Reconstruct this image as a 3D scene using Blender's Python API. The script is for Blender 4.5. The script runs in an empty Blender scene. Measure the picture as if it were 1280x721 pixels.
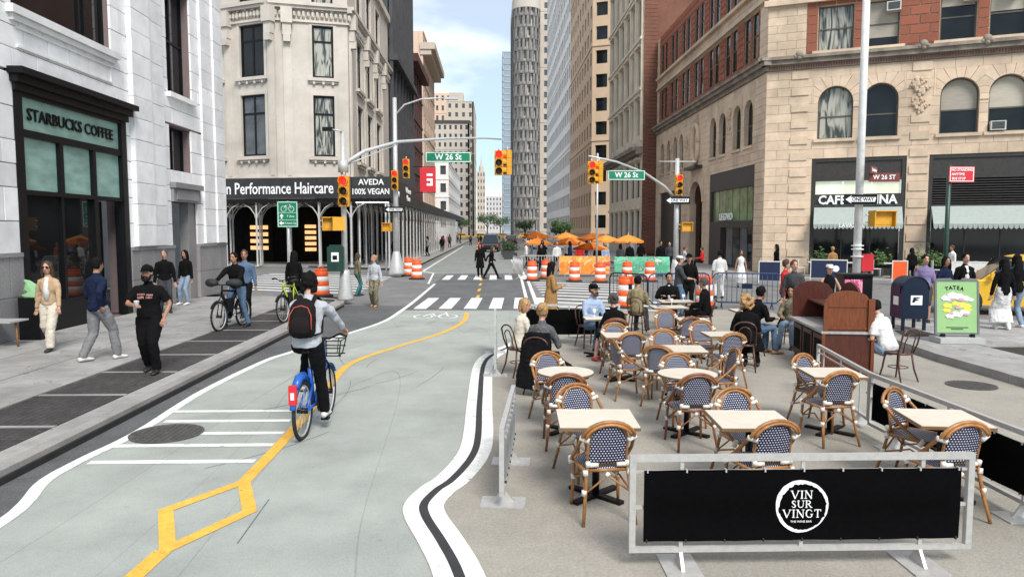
import bpy, bmesh, math, random
from mathutils import Vector, Matrix, noise
random.seed(7)
R = math.radians
SC = bpy.context.scene
C = SC.collection
# ------------------------------------------------------------------ camera
cam = bpy.data.cameras.new('camera'); cam.sensor_width = 36; cam.lens = 36*924/1280
cam.clip_end = 4000
CO = bpy.data.objects.new('camera', cam); C.objects.link(CO)
CO.location = (0, 0, 2.45); CO.rotation_euler = (R(90-4.52), 0, R(-1.55)); SC.camera = CO
# ------------------------------------------------------------------ sky and sun
W = bpy.data.worlds.new("World"); SC.world = W; W.use_nodes = True
wn = W.node_tree; wn.nodes.clear()
N = lambda t: wn.nodes.new(t)
SUN_EL, SUN_ROT = 46, 160
sky = N('ShaderNodeTexSky'); sky.sky_type = 'NISHITA'; sky.sun_disc = False
sky.sun_elevation = R(SUN_EL); sky.sun_rotation = R(SUN_ROT); sky.dust_density = .6; sky.ozone_density = 1.6
tc = N('ShaderNodeTexCoord'); mp = N('ShaderNodeMapping'); mp.inputs['Scale'].default_value = (1, 1, 2.6); mp.inputs['Location'].default_value = (1.5, 8.1, .2)
nz = N('ShaderNodeTexNoise'); nz.inputs['Scale'].default_value = 1.6; nz.inputs['Detail'].default_value = 7; nz.inputs['Roughness'].default_value = .55
sep = N('ShaderNodeSeparateXYZ')
rmp = N('ShaderNodeMapRange'); rmp.inputs['From Min'].default_value = .50; rmp.inputs['From Max'].default_value = .72; rmp.inputs['To Min'].default_value = .26; rmp.inputs['To Max'].default_value = .8
hz = N('ShaderNodeMapRange'); hz.inputs['From Min'].default_value = .17; hz.inputs['From Max'].default_value = .0
hz.inputs['To Min'].default_value = 0.0; hz.inputs['To Max'].default_value = .5
mx = N('ShaderNodeMath'); mx.operation = 'MAXIMUM'
mix = N('ShaderNodeMix'); mix.data_type = 'RGBA'; mix.inputs[7].default_value = (6.5, 6.35, 6.05, 1)
bgd = N('ShaderNodeBackground'); bgd.inputs['Strength'].default_value = .15
out = N('ShaderNodeOutputWorld'); L = wn.links.new
L(tc.outputs['Generated'], mp.inputs['Vector']); L(mp.outputs['Vector'], nz.inputs['Vector']); L(nz.outputs['Fac'], rmp.inputs['Value'])
L(tc.outputs['Generated'], sep.inputs[0]); L(sep.outputs['Z'], hz.inputs['Value'])
L(rmp.outputs[0], mx.inputs[0]); L(hz.outputs[0], mx.inputs[1]); L(mx.outputs[0], mix.inputs[0])
tint = N('ShaderNodeMix'); tint.data_type = 'RGBA'; tint.blend_type = 'MULTIPLY'; tint.inputs[0].default_value = 1; tint.inputs[7].default_value = (.115, .262, .335, 1)
L(sky.outputs['Color'], tint.inputs[6]); L(tint.outputs[2], mix.inputs[6]); L(mix.outputs[2], bgd.inputs['Color']); L(bgd.outputs[0], out.inputs[0])
sl = bpy.data.lights.new('sun', 'SUN'); sl.energy = 1.75; sl.angle = R(22); sl.color = (1, .95, .88)
SO = bpy.data.objects.new('sun', sl); C.objects.link(SO)
SO.rotation_euler = (R(90-SUN_EL), 0, R(180-SUN_ROT))
SC.view_settings.view_transform = 'Standard'; SC.view_settings.look = 'None'
SC.view_settings.exposure = 1.2; SC.view_settings.gamma = 1

# ------------------------------------------------------------------ materials
MATS = {}
def mat(name, col, rough=.7, metal=0, var=.12, scale=6, bump=0, bscale=40, rnd=0, emit=0, spec=.5, stain=0, stain_scale=.6, stretch=None):
    if name in MATS: return MATS[name]
    m = bpy.data.materials.new(name); m.use_nodes = True; MATS[name] = m
    nt = m.node_tree; b = nt.nodes['Principled BSDF']; ln = nt.links.new
    b.inputs['Roughness'].default_value = rough; b.inputs['Metallic'].default_value = metal
    b.inputs['Specular IOR Level'].default_value = spec
    c = (*col, 1)
    if emit:
        b.inputs['Emission Color'].default_value = c; b.inputs['Emission Strength'].default_value = emit
    geo = nt.nodes.new('ShaderNodeNewGeometry')
    vec = geo.outputs['Position']
    if stretch:
        mpp = nt.nodes.new('ShaderNodeMapping'); mpp.inputs['Scale'].default_value = stretch
        ln(vec, mpp.inputs['Vector']); vec = mpp.outputs['Vector']
    n1 = nt.nodes.new('ShaderNodeTexNoise'); n1.inputs['Scale'].default_value = scale; n1.inputs['Detail'].default_value = 6
    ln(vec, n1.inputs['Vector'])
    mr = nt.nodes.new('ShaderNodeMapRange'); mr.inputs['From Min'].default_value = .25; mr.inputs['From Max'].default_value = .75
    mr.inputs['To Min'].default_value = 1-var; mr.inputs['To Max'].default_value = 1+var
    ln(n1.outputs['Fac'], mr.inputs['Value'])
    val = mr.outputs[0]
    if rnd:
        oi = nt.nodes.new('ShaderNodeObjectInfo'); m2 = nt.nodes.new('ShaderNodeMapRange')
        m2.inputs['To Min'].default_value = 1-rnd; m2.inputs['To Max'].default_value = 1+rnd
        ln(oi.outputs['Random'], m2.inputs['Value'])
        mm = nt.nodes.new('ShaderNodeMath'); mm.operation = 'MULTIPLY'; ln(val, mm.inputs[0]); ln(m2.outputs[0], mm.inputs[1]); val = mm.outputs[0]
    if stain:
        n3 = nt.nodes.new('ShaderNodeTexNoise'); n3.inputs['Scale'].default_value = stain_scale; n3.inputs['Detail'].default_value = 8; n3.inputs['Roughness'].default_value = .65
        ln(geo.outputs['Position'], n3.inputs['Vector'])
        m3 = nt.nodes.new('ShaderNodeMapRange'); m3.inputs['From Min'].default_value = .42; m3.inputs['From Max'].default_value = .68
        m3.inputs['To Min'].default_value = 1; m3.inputs['To Max'].default_value = 1-stain
        ln(n3.outputs['Fac'], m3.inputs['Value'])
        mm = nt.nodes.new('ShaderNodeMath'); mm.operation = 'MULTIPLY'; ln(val, mm.inputs[0]); ln(m3.outputs[0], mm.inputs[1]); val = mm.outputs[0]
    vm = nt.nodes.new('ShaderNodeVectorMath'); vm.operation = 'SCALE'; vm.inputs[0].default_value = col
    ln(val, vm.inputs['Scale']); ln(vm.outputs[0], b.inputs['Base Color'])
    if bump:
        n2 = nt.nodes.new('ShaderNodeTexNoise'); n2.inputs['Scale'].default_value = bscale; n2.inputs['Detail'].default_value = 4
        ln(vec, n2.inputs['Vector'])
        bp = nt.nodes.new('ShaderNodeBump'); bp.inputs['Strength'].default_value = bump; bp.inputs['Distance'].default_value = .02
        ln(n2.outputs['Fac'], bp.inputs['Height']); ln(bp.outputs[0], b.inputs['Normal'])
    return m
M_white = mat('glazed_white_stone', (.85, .84, .83), .5, var=.06, scale=3, rnd=.08, bump=.15, bscale=60, stain=.2, stain_scale=.8)
M_joint = mat('mortar', (.20, .15, .15), .95, var=.1)
M_granite = mat('grey_granite', (.27, .26, .26), .6, var=.3, scale=45, rnd=.08, bump=.1, bscale=90, stain=.25)
M_black = mat('black_painted_metal', (.006, .006, .007), .4, var=.2, spec=.25)
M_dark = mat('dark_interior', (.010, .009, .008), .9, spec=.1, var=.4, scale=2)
M_cream = mat('cream_limestone', (.59, .53, .465), .8, var=.08, scale=4, rnd=.05, bump=.25, bscale=30, stain=.22, stain_scale=.5)
M_tan = mat('tan_limestone', (.67, .515, .375), .85, var=.1, scale=3, rnd=.07, bump=.3, bscale=35, stain=.3, stain_scale=.45)
M_tanj = mat('tan_mortar', (.20, .15, .12), .95, var=.1)
M_brick = mat('red_brick', (.29, .092, .052), .85, var=.25, scale=14, rnd=.14, bump=.5, bscale=50, stretch=(1, 1, 4))
M_brown = mat('brown_party_brick', (.20, .085, .055), .9, var=.3, scale=6, bump=.5, bscale=25, stretch=(1, 1, 5), stain=.3)
M_cornice = mat('weathered_stone_cornice', (.30, .25, .20), .9, var=.25, scale=2.2, bump=.4, bscale=14, stain=.5, stain_scale=1.2)
M_beige = mat('beige_brick_tower', (.58, .42, .285), .85, var=.08, scale=.8, bump=.2, bscale=10)
M_tower = mat('white_grid_tower', (.78, .76, .73), .8, var=.08, scale=.5)
M_pink = mat('pink_stone_tower', (.66, .48, .37), .85, var=.06, scale=.3)
M_far = mat('far_grey_stone', (.52, .46, .40), .85, var=.1, scale=.2)
M_redb = mat('dark_red_brick_front', (.10, .04, .034), .85, var=.3, scale=1)
M_charc = mat('charcoal_cast_iron', (.045, .045, .05), .6, var=.3, scale=1)
def glass(name, col, rough=.05):
    m = mat(name, col, rough, var=.5, scale=.9, spec=.35)
    return m
M_glass = glass('dark_window_glass', (.010, .012, .013))
M_glass2 = glass('grey_window_glass', (.09, .10, .11), .12)
M_green = mat('frosted_green_glass', (.27, .42, .36), .18, var=.28, scale=1.6, stretch=(1, 1, 3))
M_blind = mat('window_blind', (.42, .38, .31), .7, var=.12, scale=3, stretch=(1, 1, 8), rnd=.2)
M_sash = mat('bronze_window_sash', (.10, .085, .065), .5, var=.2)
def reflective(name, col1, col2, sc):
    m = mat(name, col1, .1, var=.2)
    nt = m.node_tree; ln = nt.links.new; b = nt.nodes['Principled BSDF']
    g = nt.nodes.new('ShaderNodeNewGeometry'); mp_ = nt.nodes.new('ShaderNodeMapping'); mp_.inputs['Scale'].default_value = sc
    w = nt.nodes.new('ShaderNodeTexNoise'); w.inputs['Scale'].default_value = 1; w.inputs['Detail'].default_value = 1; w.inputs['Distortion'].default_value = 1.6
    cr = nt.nodes.new('ShaderNodeValToRGB'); cr.color_ramp.elements[0].position = .38; cr.color_ramp.elements[0].color = (*col1, 1)
    cr.color_ramp.elements[1].position = .56; cr.color_ramp.elements[1].color = (*col2, 1)
    ln(g.outputs['Position'], mp_.inputs[0]); ln(mp_.outputs[0], w.inputs['Vector']); ln(w.outputs['Fac'], cr.inputs[0]); ln(cr.outputs[0], b.inputs['Base Color'])
    return m
M_curt = reflective('patterned_curtain_behind_glass', (.04, .045, .04), (.40, .39, .33), (3.2, 3.2, .55))

def weather(m, speck=.16, blotch=.10, spots=.35, sscale=150, crack=0):
    """aggregate speckle, large worn blotches, dropped gum spots and hairline cracks on a ground material"""
    nt = m.node_tree; ln = nt.links.new; b = nt.nodes['Principled BSDF']; src = b.inputs['Base Color'].links[0].from_socket
    g = nt.nodes.new('ShaderNodeNewGeometry'); P = g.outputs['Position']
    def mr(sock, a, c, d, e):
        r = nt.nodes.new('ShaderNodeMapRange'); r.inputs['From Min'].default_value = a; r.inputs['From Max'].default_value = c; r.inputs['To Min'].default_value = d; r.inputs['To Max'].default_value = e; ln(sock, r.inputs['Value']); return r.outputs[0]
    def nz_(sc, det, dist=0):
        n = nt.nodes.new('ShaderNodeTexNoise'); n.inputs['Scale'].default_value = sc; n.inputs['Detail'].default_value = det; n.inputs['Distortion'].default_value = dist; ln(P, n.inputs['Vector']); return n.outputs['Fac']
    fs = [mr(nz_(sscale, 2), .3, .7, 1-speck, 1+speck), mr(nz_(.55, 7, .4), .3, .7, 1-blotch, 1+blotch), mr(nz_(4.5, 5), .35, .65, 1-blotch*.5, 1+blotch*.5)]
    if spots:
        v = nt.nodes.new('ShaderNodeTexVoronoi'); v.inputs['Scale'].default_value = 2.2; ln(P, v.inputs['Vector']); fs.append(mr(v.outputs['Distance'], .035, .06, 1-spots, 1))
    if crack:
        v = nt.nodes.new('ShaderNodeTexVoronoi'); v.feature = 'DISTANCE_TO_EDGE'; v.inputs['Scale'].default_value = .22
        n = nt.nodes.new('ShaderNodeTexNoise'); n.inputs['Scale'].default_value = 2.5; n.inputs['Detail'].default_value = 5; ln(P, n.inputs['Vector'])
        va = nt.nodes.new('ShaderNodeVectorMath'); va.operation = 'SCALE'; va.inputs['Scale'].default_value = .9; ln(n.outputs['Color'], va.inputs[0]); vb = nt.nodes.new('ShaderNodeVectorMath'); ln(P, vb.inputs[0]); ln(va.outputs[0], vb.inputs[1]); ln(vb.outputs[0], v.inputs['Vector'])
        fs.append(mr(v.outputs['Distance'], .0008, .0028, 1-crack, 1))
    for f in fs:
        vm = nt.nodes.new('ShaderNodeVectorMath'); vm.operation = 'SCALE'; ln(src, vm.inputs[0]); ln(f, vm.inputs['Scale']); src = vm.outputs[0]
    ln(src, b.inputs['Base Color'])
# ------------------------------------------------------------------ helpers
def O(name, mesh, m=None, parent=None, loc=(0, 0, 0), rot=(0, 0, 0), scale=(1, 1, 1)):
    o = bpy.data.objects.new(name, mesh); C.objects.link(o)
    o.location = loc; o.rotation_euler = rot; o.scale = scale
    if parent: o.parent = parent
    if m and mesh is not None and not mesh.materials: mesh.materials.append(m)
    return o
def tag(o, label=None, cat=None, group=None, kind=None):
    if label: o['label'] = label
    if cat: o['category'] = cat
    if group: o['group'] = group
    if kind: o['kind'] = kind
    return o
def E(name, loc, yaw, label, cat, group=None):
    """yaw: compass angle in degrees, clockwise from +Y"""
    o = bpy.data.objects.new(name, None); C.objects.link(o); o.location = loc; o.rotation_euler = (0, 0, R(-yaw)); o.empty_display_size = .2
    return tag(o, label, cat, group)
def to_mesh(bm, name, smooth=False, bevel=0):
    if bevel:
        bmesh.ops.bevel(bm, geom=[e for e in bm.edges if len(e.link_faces) == 2 and e.calc_face_angle(0) > .6], offset=bevel, segments=1, affect='EDGES')
    bmesh.ops.recalc_face_normals(bm, faces=bm.faces)
    me = bpy.data.meshes.new(name); bm.to_mesh(me); bm.free()
    if smooth:
        for p in me.polygons: p.use_smooth = True
    return me
def box(bm, a, b, M=None):
    x0, y0, z0 = a; x1, y1, z1 = b
    v = [bm.verts.new((M @ Vector(p)) if M else p) for p in ((x0,y0,z0),(x1,y0,z0),(x1,y1,z0),(x0,y1,z0),(x0,y0,z1),(x1,y0,z1),(x1,y1,z1),(x0,y1,z1))]
    for f in ((0,3,2,1),(4,5,6,7),(0,1,5,4),(1,2,6,5),(2,3,7,6),(3,0,4,7)): bm.faces.new([v[i] for i in f])
def boxes(name, lst, m, parent=None, M=None, bevel=0, **k):
    bm = bmesh.new()
    for a, b in lst: box(bm, a, b, M)
    return O(name, to_mesh(bm, name, bevel=bevel), m, parent, **k)
def tube(bm, pts, rad, n=8, flat=None, hint=None, cap=True):
    """swept tube; rad float/list or list of (a,b); hint = side direction for a"""
    pts = [Vector(p) for p in pts]; k = len(pts)
    if not isinstance(rad, (list,)): rad = [rad]*k
    rings = []; prev = None
    for i, p in enumerate(pts):
        t = (pts[min(i+1, k-1)]-pts[max(i-1, 0)])
        if t.length < 1e-9: t = Vector((0, 0, 1))
        t.normalize()
        h = Vector(hint) if hint else (prev if prev else (Vector((0, 0, 1)) if abs(t.z) < .9 else Vector((1, 0, 0))))
        s = h - t*h.dot(t)
        if s.length < 1e-4: s = t.orthogonal()
        s.normalize(); prev = s; u = t.cross(s)
        r = rad[i]; a, b = r if isinstance(r, tuple) else (r, r)
        rings.append([bm.verts.new(p + s*(a*math.cos(2*math.pi*j/n)) + u*(b*math.sin(2*math.pi*j/n))) for j in range(n)])
    for i in range(k-1):
        for j in range(n):
            bm.faces.new((rings[i][j], rings[i][(j+1) % n], rings[i+1][(j+1) % n], rings[i+1][j]))
    if cap:
        bm.faces.new(list(reversed(rings[0]))); bm.faces.new(rings[-1])
    return rings
def tubes(name, lst, m, parent=None, n=8, smooth=True, **k):
    bm = bmesh.new()
    for pts, r in lst: tube(bm, pts, r, n)
    return O(name, to_mesh(bm, name, smooth), m, parent, **k)
def lathe(bm, prof, n=20, M=None, cx=0, cy=0):
    rings = []
    for r, z in prof:
        rings.append([bm.verts.new((M @ Vector((cx+r*math.cos(2*math.pi*j/n), cy+r*math.sin(2*math.pi*j/n), z))) if M else (cx+r*math.cos(2*math.pi*j/n), cy+r*math.sin(2*math.pi*j/n), z)) for j in range(n)])
    for i in range(len(prof)-1):
        for j in range(n): bm.faces.new((rings[i][j], rings[i][(j+1) % n], rings[i+1][(j+1) % n], rings[i+1][j]))
    bm.faces.new(list(reversed(rings[0]))); bm.faces.new(rings[-1])
def prism(bm, poly, z0, z1, M=None):
    """extrude 2D polygon (x,y) between z0 and z1"""
    f = (lambda v: M @ Vector(v)) if M else (lambda v: v)
    a = [bm.verts.new(f((x, y, z0))) for x, y in poly]; b = [bm.verts.new(f((x, y, z1))) for x, y in poly]
    n = len(poly)
    bm.faces.new(list(reversed(a))); bm.faces.new(b)
    for i in range(n): bm.faces.new((a[i], a[(i+1) % n], b[(i+1) % n], b[i]))
def slab(name, poly, z0, z1, m, parent=None, kind=None, **k):
    bm = bmesh.new(); prism(bm, poly, z0, z1); o = O(name, to_mesh(bm, name), m, parent, **k)
    if kind: o['kind'] = kind
    return o
TRASH = []
TMP = bpy.data.scenes.new('workshop')      # a small side scene in which text and cloth meshes are evaluated, removed at the end
def bake(o):
    TMP.collection.objects.link(o); vl = TMP.view_layers[0]; vl.update()
    me = bpy.data.meshes.new_from_object(o.evaluated_get(vl.depsgraph)); TMP.collection.objects.unlink(o); return me
def text(name, s, size, m, parent, M, extrude=.008, bold=0, align='CENTER', sx=1):
    """text in M's local x (right) / z (up) plane, front face towards local -y"""
    cu = bpy.data.curves.new(name, 'FONT'); cu.body = s; cu.size = size; cu.extrude = extrude; cu.offset = bold
    cu.align_x = align; cu.align_y = 'CENTER'; cu.resolution_u = 2
    t = bpy.data.objects.new(name, cu); me = bake(t)
    TRASH.append(t)
    me.transform(M @ Matrix.Rotation(R(90), 4, 'X') @ Matrix.Diagonal((sx, 1, 1, 1)))
    me.materials.clear(); me.materials.append(m)
    return O(name, me, None, parent)
def unit_block(bev=.03):
    bm = bmesh.new(); box(bm, (-.5, 0, -.5), (.5, 1, .5))
    bmesh.ops.bevel(bm, geom=[e for e in bm.edges if all(abs(v.co.y) < .01 for v in e.verts)], offset=bev, segments=1, affect='EDGES')
    return to_mesh(bm, 'block')
UB = {}
def frameM(o, d):
    """local frame: x along the facade, y into the building, z up; x to the right as seen from the street"""
    d = Vector((d[0], d[1], 0)).normalized(); n = Vector((-d.y, d.x, 0))
    M = Matrix.Identity(4)
    for i in range(3): M[i][0] = d[i]; M[i][1] = n[i]; M[i][2] = (0, 0, 1)[i]; M[i][3] = o[i]
    return M
class Fac:
    """one face of a building, in its own frame (u along, w inward, z up)"""
    def __init__(s, root, o, d, W, z1, z0=0):
        s.root = root; s.M = frameM(o, d); s.W = W; s.z0 = z0; s.z1 = z1; s.op = []
    def opening(s, u0, u1, z0, z1): s.op.append((u0, u1, z0, z1)); return (u0, u1, z0, z1)
    def wall(s, m, thick=.5, w0=.05, z0=None, z1=None, name='wall'):
        z0 = s.z0 if z0 is None else z0; z1 = s.z1 if z1 is None else z1
        us = sorted({0, s.W, *[a for o in s.op for a in o[:2] if 0 < a < s.W]}); zs = sorted({z0, z1, *[a for o in s.op for a in o[2:] if z0 < a < z1]})
        L = []
        for i in range(len(zs)-1):
            zc = (zs[i]+zs[i+1])/2; run = None
            for j in range(len(us)-1):
                uc = (us[j]+us[j+1])/2
                hole = any(o[0] < uc < o[1] and o[2] < zc < o[3] for o in s.op)
                if not hole: run = [us[j], us[j+1]] if run is None else [run[0], us[j+1]]
                if (hole or j == len(us)-2) and run: L.append(((run[0], w0, zs[i]), (run[1], thick, zs[i+1]))); run = None
        o = boxes(name, L, m, s.root, s.M); return o
    def clad(s, m, rect, ch, bl, gap=.012, name='block', proud=0, w1=.06, key=None, jit=.004, limit=300, ex=()):
        """courses of separate blocks in rect=(u0,u1,z0,z1), leaving the openings free"""
        u0, u1, z0, z1 = rect; ops = [o for o in list(s.op)+list(ex) if o[1] > u0 and o[0] < u1 and o[3] > z0 and o[2] < z1]
        zc = sorted({z0, z1, *[min(max(a, z0), z1) for o in ops for a in o[2:]]}); out = []
        for i in range(len(zc)-1):
            a, b = zc[i], zc[i+1]
            if b-a < .05: continue
            n = max(1, round((b-a)/ch)); h = (b-a)/n
            for r in range(n):
                za, zb = a+r*h, a+(r+1)*h; zm = (za+zb)/2
                iv = [(u0, u1)]
                for o in ops:
                    if o[2] < zm < o[3]:
                        niv = []
                        for p, q in iv:
                            if o[0] > p: niv.append((p, min(q, o[0])))
                            if o[1] < q: niv.append((max(p, o[1]), q))
                        iv = [(p, q) for p, q in niv if q-p > .03]
                for p, q in iv:
                    k = max(1, round((q-p)/bl)); st = (q-p)/k; cuts = [p+st*t for t in range(k+1)]
                    if (round(zm/ch)) % 2 and k > 1: cuts = [p]+[p+st*(t+.5) for t in range(k)]+[q]
                    for t in range(len(cuts)-1):
                        out.append((cuts[t], cuts[t+1], za, zb))
        s.place(out, m, gap, name, proud, w1, jit, limit)
    def place(s, out, m, gap=.012, name='block', proud=0, w1=.06, jit=.004, limit=300):
        key = (m.name,)
        if key not in UB:
            me = unit_block(); me.materials.append(m); UB[key] = me
        cp = CO.location
        def dist(b): return (s.M @ Vector(((b[0]+b[1])/2, 0, (b[2]+b[3])/2)) - cp).length / max(.02, ((b[1]-b[0])*(b[3]-b[2]))**.5)
        cnt = s.root.get('_n_'+name, 0); out.sort(key=dist)
        near = out[:max(0, limit-cnt)]; rest = out[len(near):]
        s.root['_n_'+name] = cnt+len(near)
        q = s.M.to_3x3().to_4x4()
        for b in near:
            j = random.uniform(-jit, jit); w = -proud+j
            o = O(name, UB[key], None, s.root)
            o.matrix_local = s.M @ Matrix.Translation(((b[0]+b[1])/2, w, (b[2]+b[3])/2)) @ Matrix.Diagonal((b[1]-b[0]-gap, w1-w, b[3]-b[2]-gap, 1))
        if rest:
            bm = bmesh.new()
            for b in rest:
                w = -proud+random.uniform(-jit, jit)
                box(bm, (b[0]+gap/2, w, b[2]+gap/2), (b[1]-gap/2, w1, b[3]-gap/2), s.M)
            o = O(name, to_mesh(bm, name), m, s.root); o['kind'] = 'stuff'
    def bx(s, name, m, *lst, bevel=0, label=None):
        o = boxes(name, lst, m, s.root, s.M, bevel=bevel)
        if label: o['label'] = label
        return o
    def window(s, u0, u1, z0, z1, frame=M_sash, pane=M_glass, nx=1, ny=2, t=.06, w=.28, blind=0, cols=None, parent=None, rows=None, name='window'):
        cols = cols or [i/nx for i in range(nx+1)]; rows = rows or [i/ny for i in range(ny+1)]
        L = [((u0, w, z0), (u0+t, w+.1, z1)), ((u1-t, w, z0), (u1, w+.1, z1)), ((u0+t, w, z0), (u1-t, w+.1, z0+t)), ((u0+t, w, z1-t), (u1-t, w+.1, z1))]
        for c in cols[1:-1]: x = u0+(u1-u0)*c; L.append(((x-t/2, w+.004, z0+t), (x+t/2, w+.095, z1-t)))
        xs = [u0+t]+[u0+(u1-u0)*c for c in cols[1:-1]]+[u1-t]
        for r in rows[1:-1]:
            z = z0+(z1-z0)*r
            for i in range(len(xs)-1):
                L.append(((xs[i]+(t/2 if i else 0), w+.008, z-t/2), (xs[i+1]-(t/2 if i < len(xs)-2 else 0), w+.09, z+t/2)))
        f = boxes(name, L, frame, parent or s.root, s.M)
        zs = [z0+t]+[z0+(z1-z0)*r for r in rows[1:-1]]+[z1-t]
        if parent is None or parent.type == 'EMPTY':
            bm = bmesh.new()
            for i in range(len(xs)-1):
                for k in range(len(zs)-1):
                    bm2 = bmesh.new(); box(bm2, (xs[i], w+.05, zs[k]), (xs[i+1], w+.07, zs[k+1]), s.M)
                    O('pane', to_mesh(bm2, 'pane'), pane, f)
            if blind:
                boxes('blind', [((u0+t, w+.035, z1-t-(z1-z0-2*t)*blind), (u1-t, w+.048, z1-t))], M_blind, f, s.M)
            bm.free()
        return f
    def arch(s, u0, u1, zs, ztop, m, stones=9, top=.45, side=.3, w1=.06, proud=.01, gap=.012, name='voussoir'):
        """round arch of wedge stones filling the rectangle above springing line zs"""
        cu = (u0+u1)/2; r = (u1-u0)/2; U0, U1, Z1 = u0-side, u1+side, ztop+top
        def outer(a):
            c, n = math.cos(a), math.sin(a); ts = []
            if c > 1e-6: ts.append((U1-cu)/c)
            if c < -1e-6: ts.append((U0-cu)/c)
            if n > 1e-6: ts.append((Z1-zs)/n)
            t = min(ts); return (cu+t*c, zs+t*n)
        rz = (ztop-zs)
        inn = lambda a: (cu+r*math.cos(a), zs+rz*math.sin(a))
        corners = [math.atan2(Z1-zs, U1-cu), math.atan2(Z1-zs, U0-cu)]
        for i in range(stones):
            a, b = math.pi*i/stones, math.pi*(i+1)/stones
            g = gap/2/r; a2, b2 = a+(g if i else 0), b-(g if i < stones-1 else 0)
            poly = [inn(b2), inn((a2+b2)/2), inn(a2), outer(a2)]
            for cc in corners:
                if a2 < cc < b2: poly.append((U1 if cc < 1.57 else U0, Z1))
            poly.append(outer(b2))
            bm = bmesh.new()
            F = [bm.verts.new(s.M @ Vector((x, -proud, z))) for x, z in poly]; B = [bm.verts.new(s.M @ Vector((x, .35, z))) for x, z in poly]
            bm.faces.new(F); bm.faces.new(list(reversed(B))); n = len(poly)
            for k in range(n): bm.faces.new((F[k], B[k], B[(k+1) % n], F[(k+1) % n]))
            O(name, to_mesh(bm, name), m, s.root)
        return (U0, U1, zs, Z1)
    def archwin(s, u0, u1, z0, zs, ztop, frame=M_sash, pane=M_glass, w=.25, t=.07, blind=0):
        cu, r = (u0+u1)/2, (u1-u0)/2; n = 12
        bm = bmesh.new()
        def ring(rr, zz): return [(cu+rr*math.cos(math.pi*i/n), zs+(ztop-zs-zz)*math.sin(math.pi*i/n)) for i in range(n+1)]
        a = [(u1, z0)]+ring(r, 0)+[(u0, z0)]; b = [(u1-t, z0)]+ring(r-t, t)+[(u0+t, z0)]
        va = [[bm.verts.new(s.M @ Vector((x, y, z))) for x, z in a] for y in (w, w+.1)]; vb = [[bm.verts.new(s.M @ Vector((x, y, z))) for x, z in b] for y in (w, w+.1)]
        for i in range(len(a)-1):
            bm.faces.new((va[0][i], va[0][i+1], vb[0][i+1], vb[0][i])); bm.faces.new((vb[0][i], vb[0][i+1], vb[1][i+1], vb[1][i])); bm.faces.new((va[0][i], va[1][i], va[1][i+1], va[0][i+1]))
        zm = z0+(zs-z0)*.62
        box(bm, (u0+t, w+.01, z0), (u1-t, w+.09, z0+t), s.M); box(bm, (u0+t, w+.01, zm-t/2), (u1-t, w+.09, zm+t/2), s.M)
        f = O('window', to_mesh(bm, 'window'), frame, s.root)
        bm = bmesh.new(); box(bm, (u0+t, w+.05, z0+t), (u1-t, w+.07, zm-t/2), s.M); O('pane', to_mesh(bm, 'pane'), pane, f)
        bm = bmesh.new(); p = [bm.verts.new(s.M @ Vector((x, w+.05, z))) for x, z in [(u1-t, zm)]+ring(r-t, t)+[(u0+t, zm)]]; bm.faces.new(p)
        O('pane', to_mesh(bm, 'pane'), M_blind if blind > .5 else pane, f)
        return f
def copy_tree(o, parent=None):
    c = o.copy(); C.objects.link(c)
    if parent: c.parent = parent
    for ch in list(o.children): copy_tree(ch, c)
    return c
# ================================================================== GROUND
M_asph = mat('worn_asphalt', (.19, .19, .185), .9, var=.18, scale=30, bump=.5, bscale=120, stain=.25, stain_scale=.8)
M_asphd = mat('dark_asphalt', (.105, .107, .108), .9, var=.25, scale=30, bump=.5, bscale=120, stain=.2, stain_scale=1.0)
M_asphm = mat('mid_asphalt', (.125, .128, .128), .9, var=.2, scale=30, bump=.5, bscale=120, stain=.25, stain_scale=1.0)
M_lane = mat('pale_green_lane_paint', (.355, .375, .345), .85, var=.10, scale=1.3, bump=.45, bscale=150, stain=.16, stain_scale=.7)
M_plaza = mat('tan_gravel_plaza_coating', (.33, .305, .262), .95, var=.13, scale=38, bump=.5, bscale=90, stain=.15, stain_scale=.8)
M_paintw = mat('white_road_paint', (.78, .78, .76), .7, var=.10, scale=25, stain=.22, stain_scale=5)
M_painty = mat('yellow_road_paint', (.78, .43, .06), .7, var=.1, scale=20, stain=.18, stain_scale=4)
M_paintk = mat('black_road_paint', (.03, .03, .032), .8, var=.2)
M_conc = mat('pale_concrete_flag', (.33, .32, .31), .9, var=.1, scale=5, rnd=.06, bump=.3, bscale=120, stain=.28, stain_scale=.9)
M_paver = mat('dark_paver', (.06, .055, .053), .8, var=.35, scale=18, rnd=.12, bump=.8, bscale=70, stain=.3, stain_scale=1.4)
M_kerb = mat('granite_kerb', (.30, .285, .27), .8, var=.2, scale=60, rnd=.08, bump=.3, bscale=90, stain=.3, stain_scale=1.5)
M_soil = mat('dark_soil', (.035, .028, .022), 1, var=.4, scale=20, bump=1, bscale=30)
def cobbled(m):
    nt = m.node_tree; ln = nt.links.new; b = nt.nodes['Principled BSDF']; src = b.inputs['Base Color'].links[0].from_socket
    g = nt.nodes.new('ShaderNodeNewGeometry'); br = nt.nodes.new('ShaderNodeTexBrick'); br.inputs['Scale'].default_value = 1; br.inputs['Brick Width'].default_value = .10; br.inputs['Row Height'].default_value = .10; br.inputs['Mortar Size'].default_value = .008; br.offset = 0
    br.inputs['Color1'].default_value = (1.25, 1.22, 1.2, 1); br.inputs['Color2'].default_value = (.8, .8, .8, 1); br.inputs['Mortar'].default_value = (.35, .35, .35, 1)
    mu = nt.nodes.new('ShaderNodeVectorMath'); mu.operation = 'MULTIPLY'; ln(g.outputs['Position'], br.inputs['Vector']); ln(src, mu.inputs[0]); ln(br.outputs['Color'], mu.inputs[1]); ln(mu.outputs[0], b.inputs['Base Color'])
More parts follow.
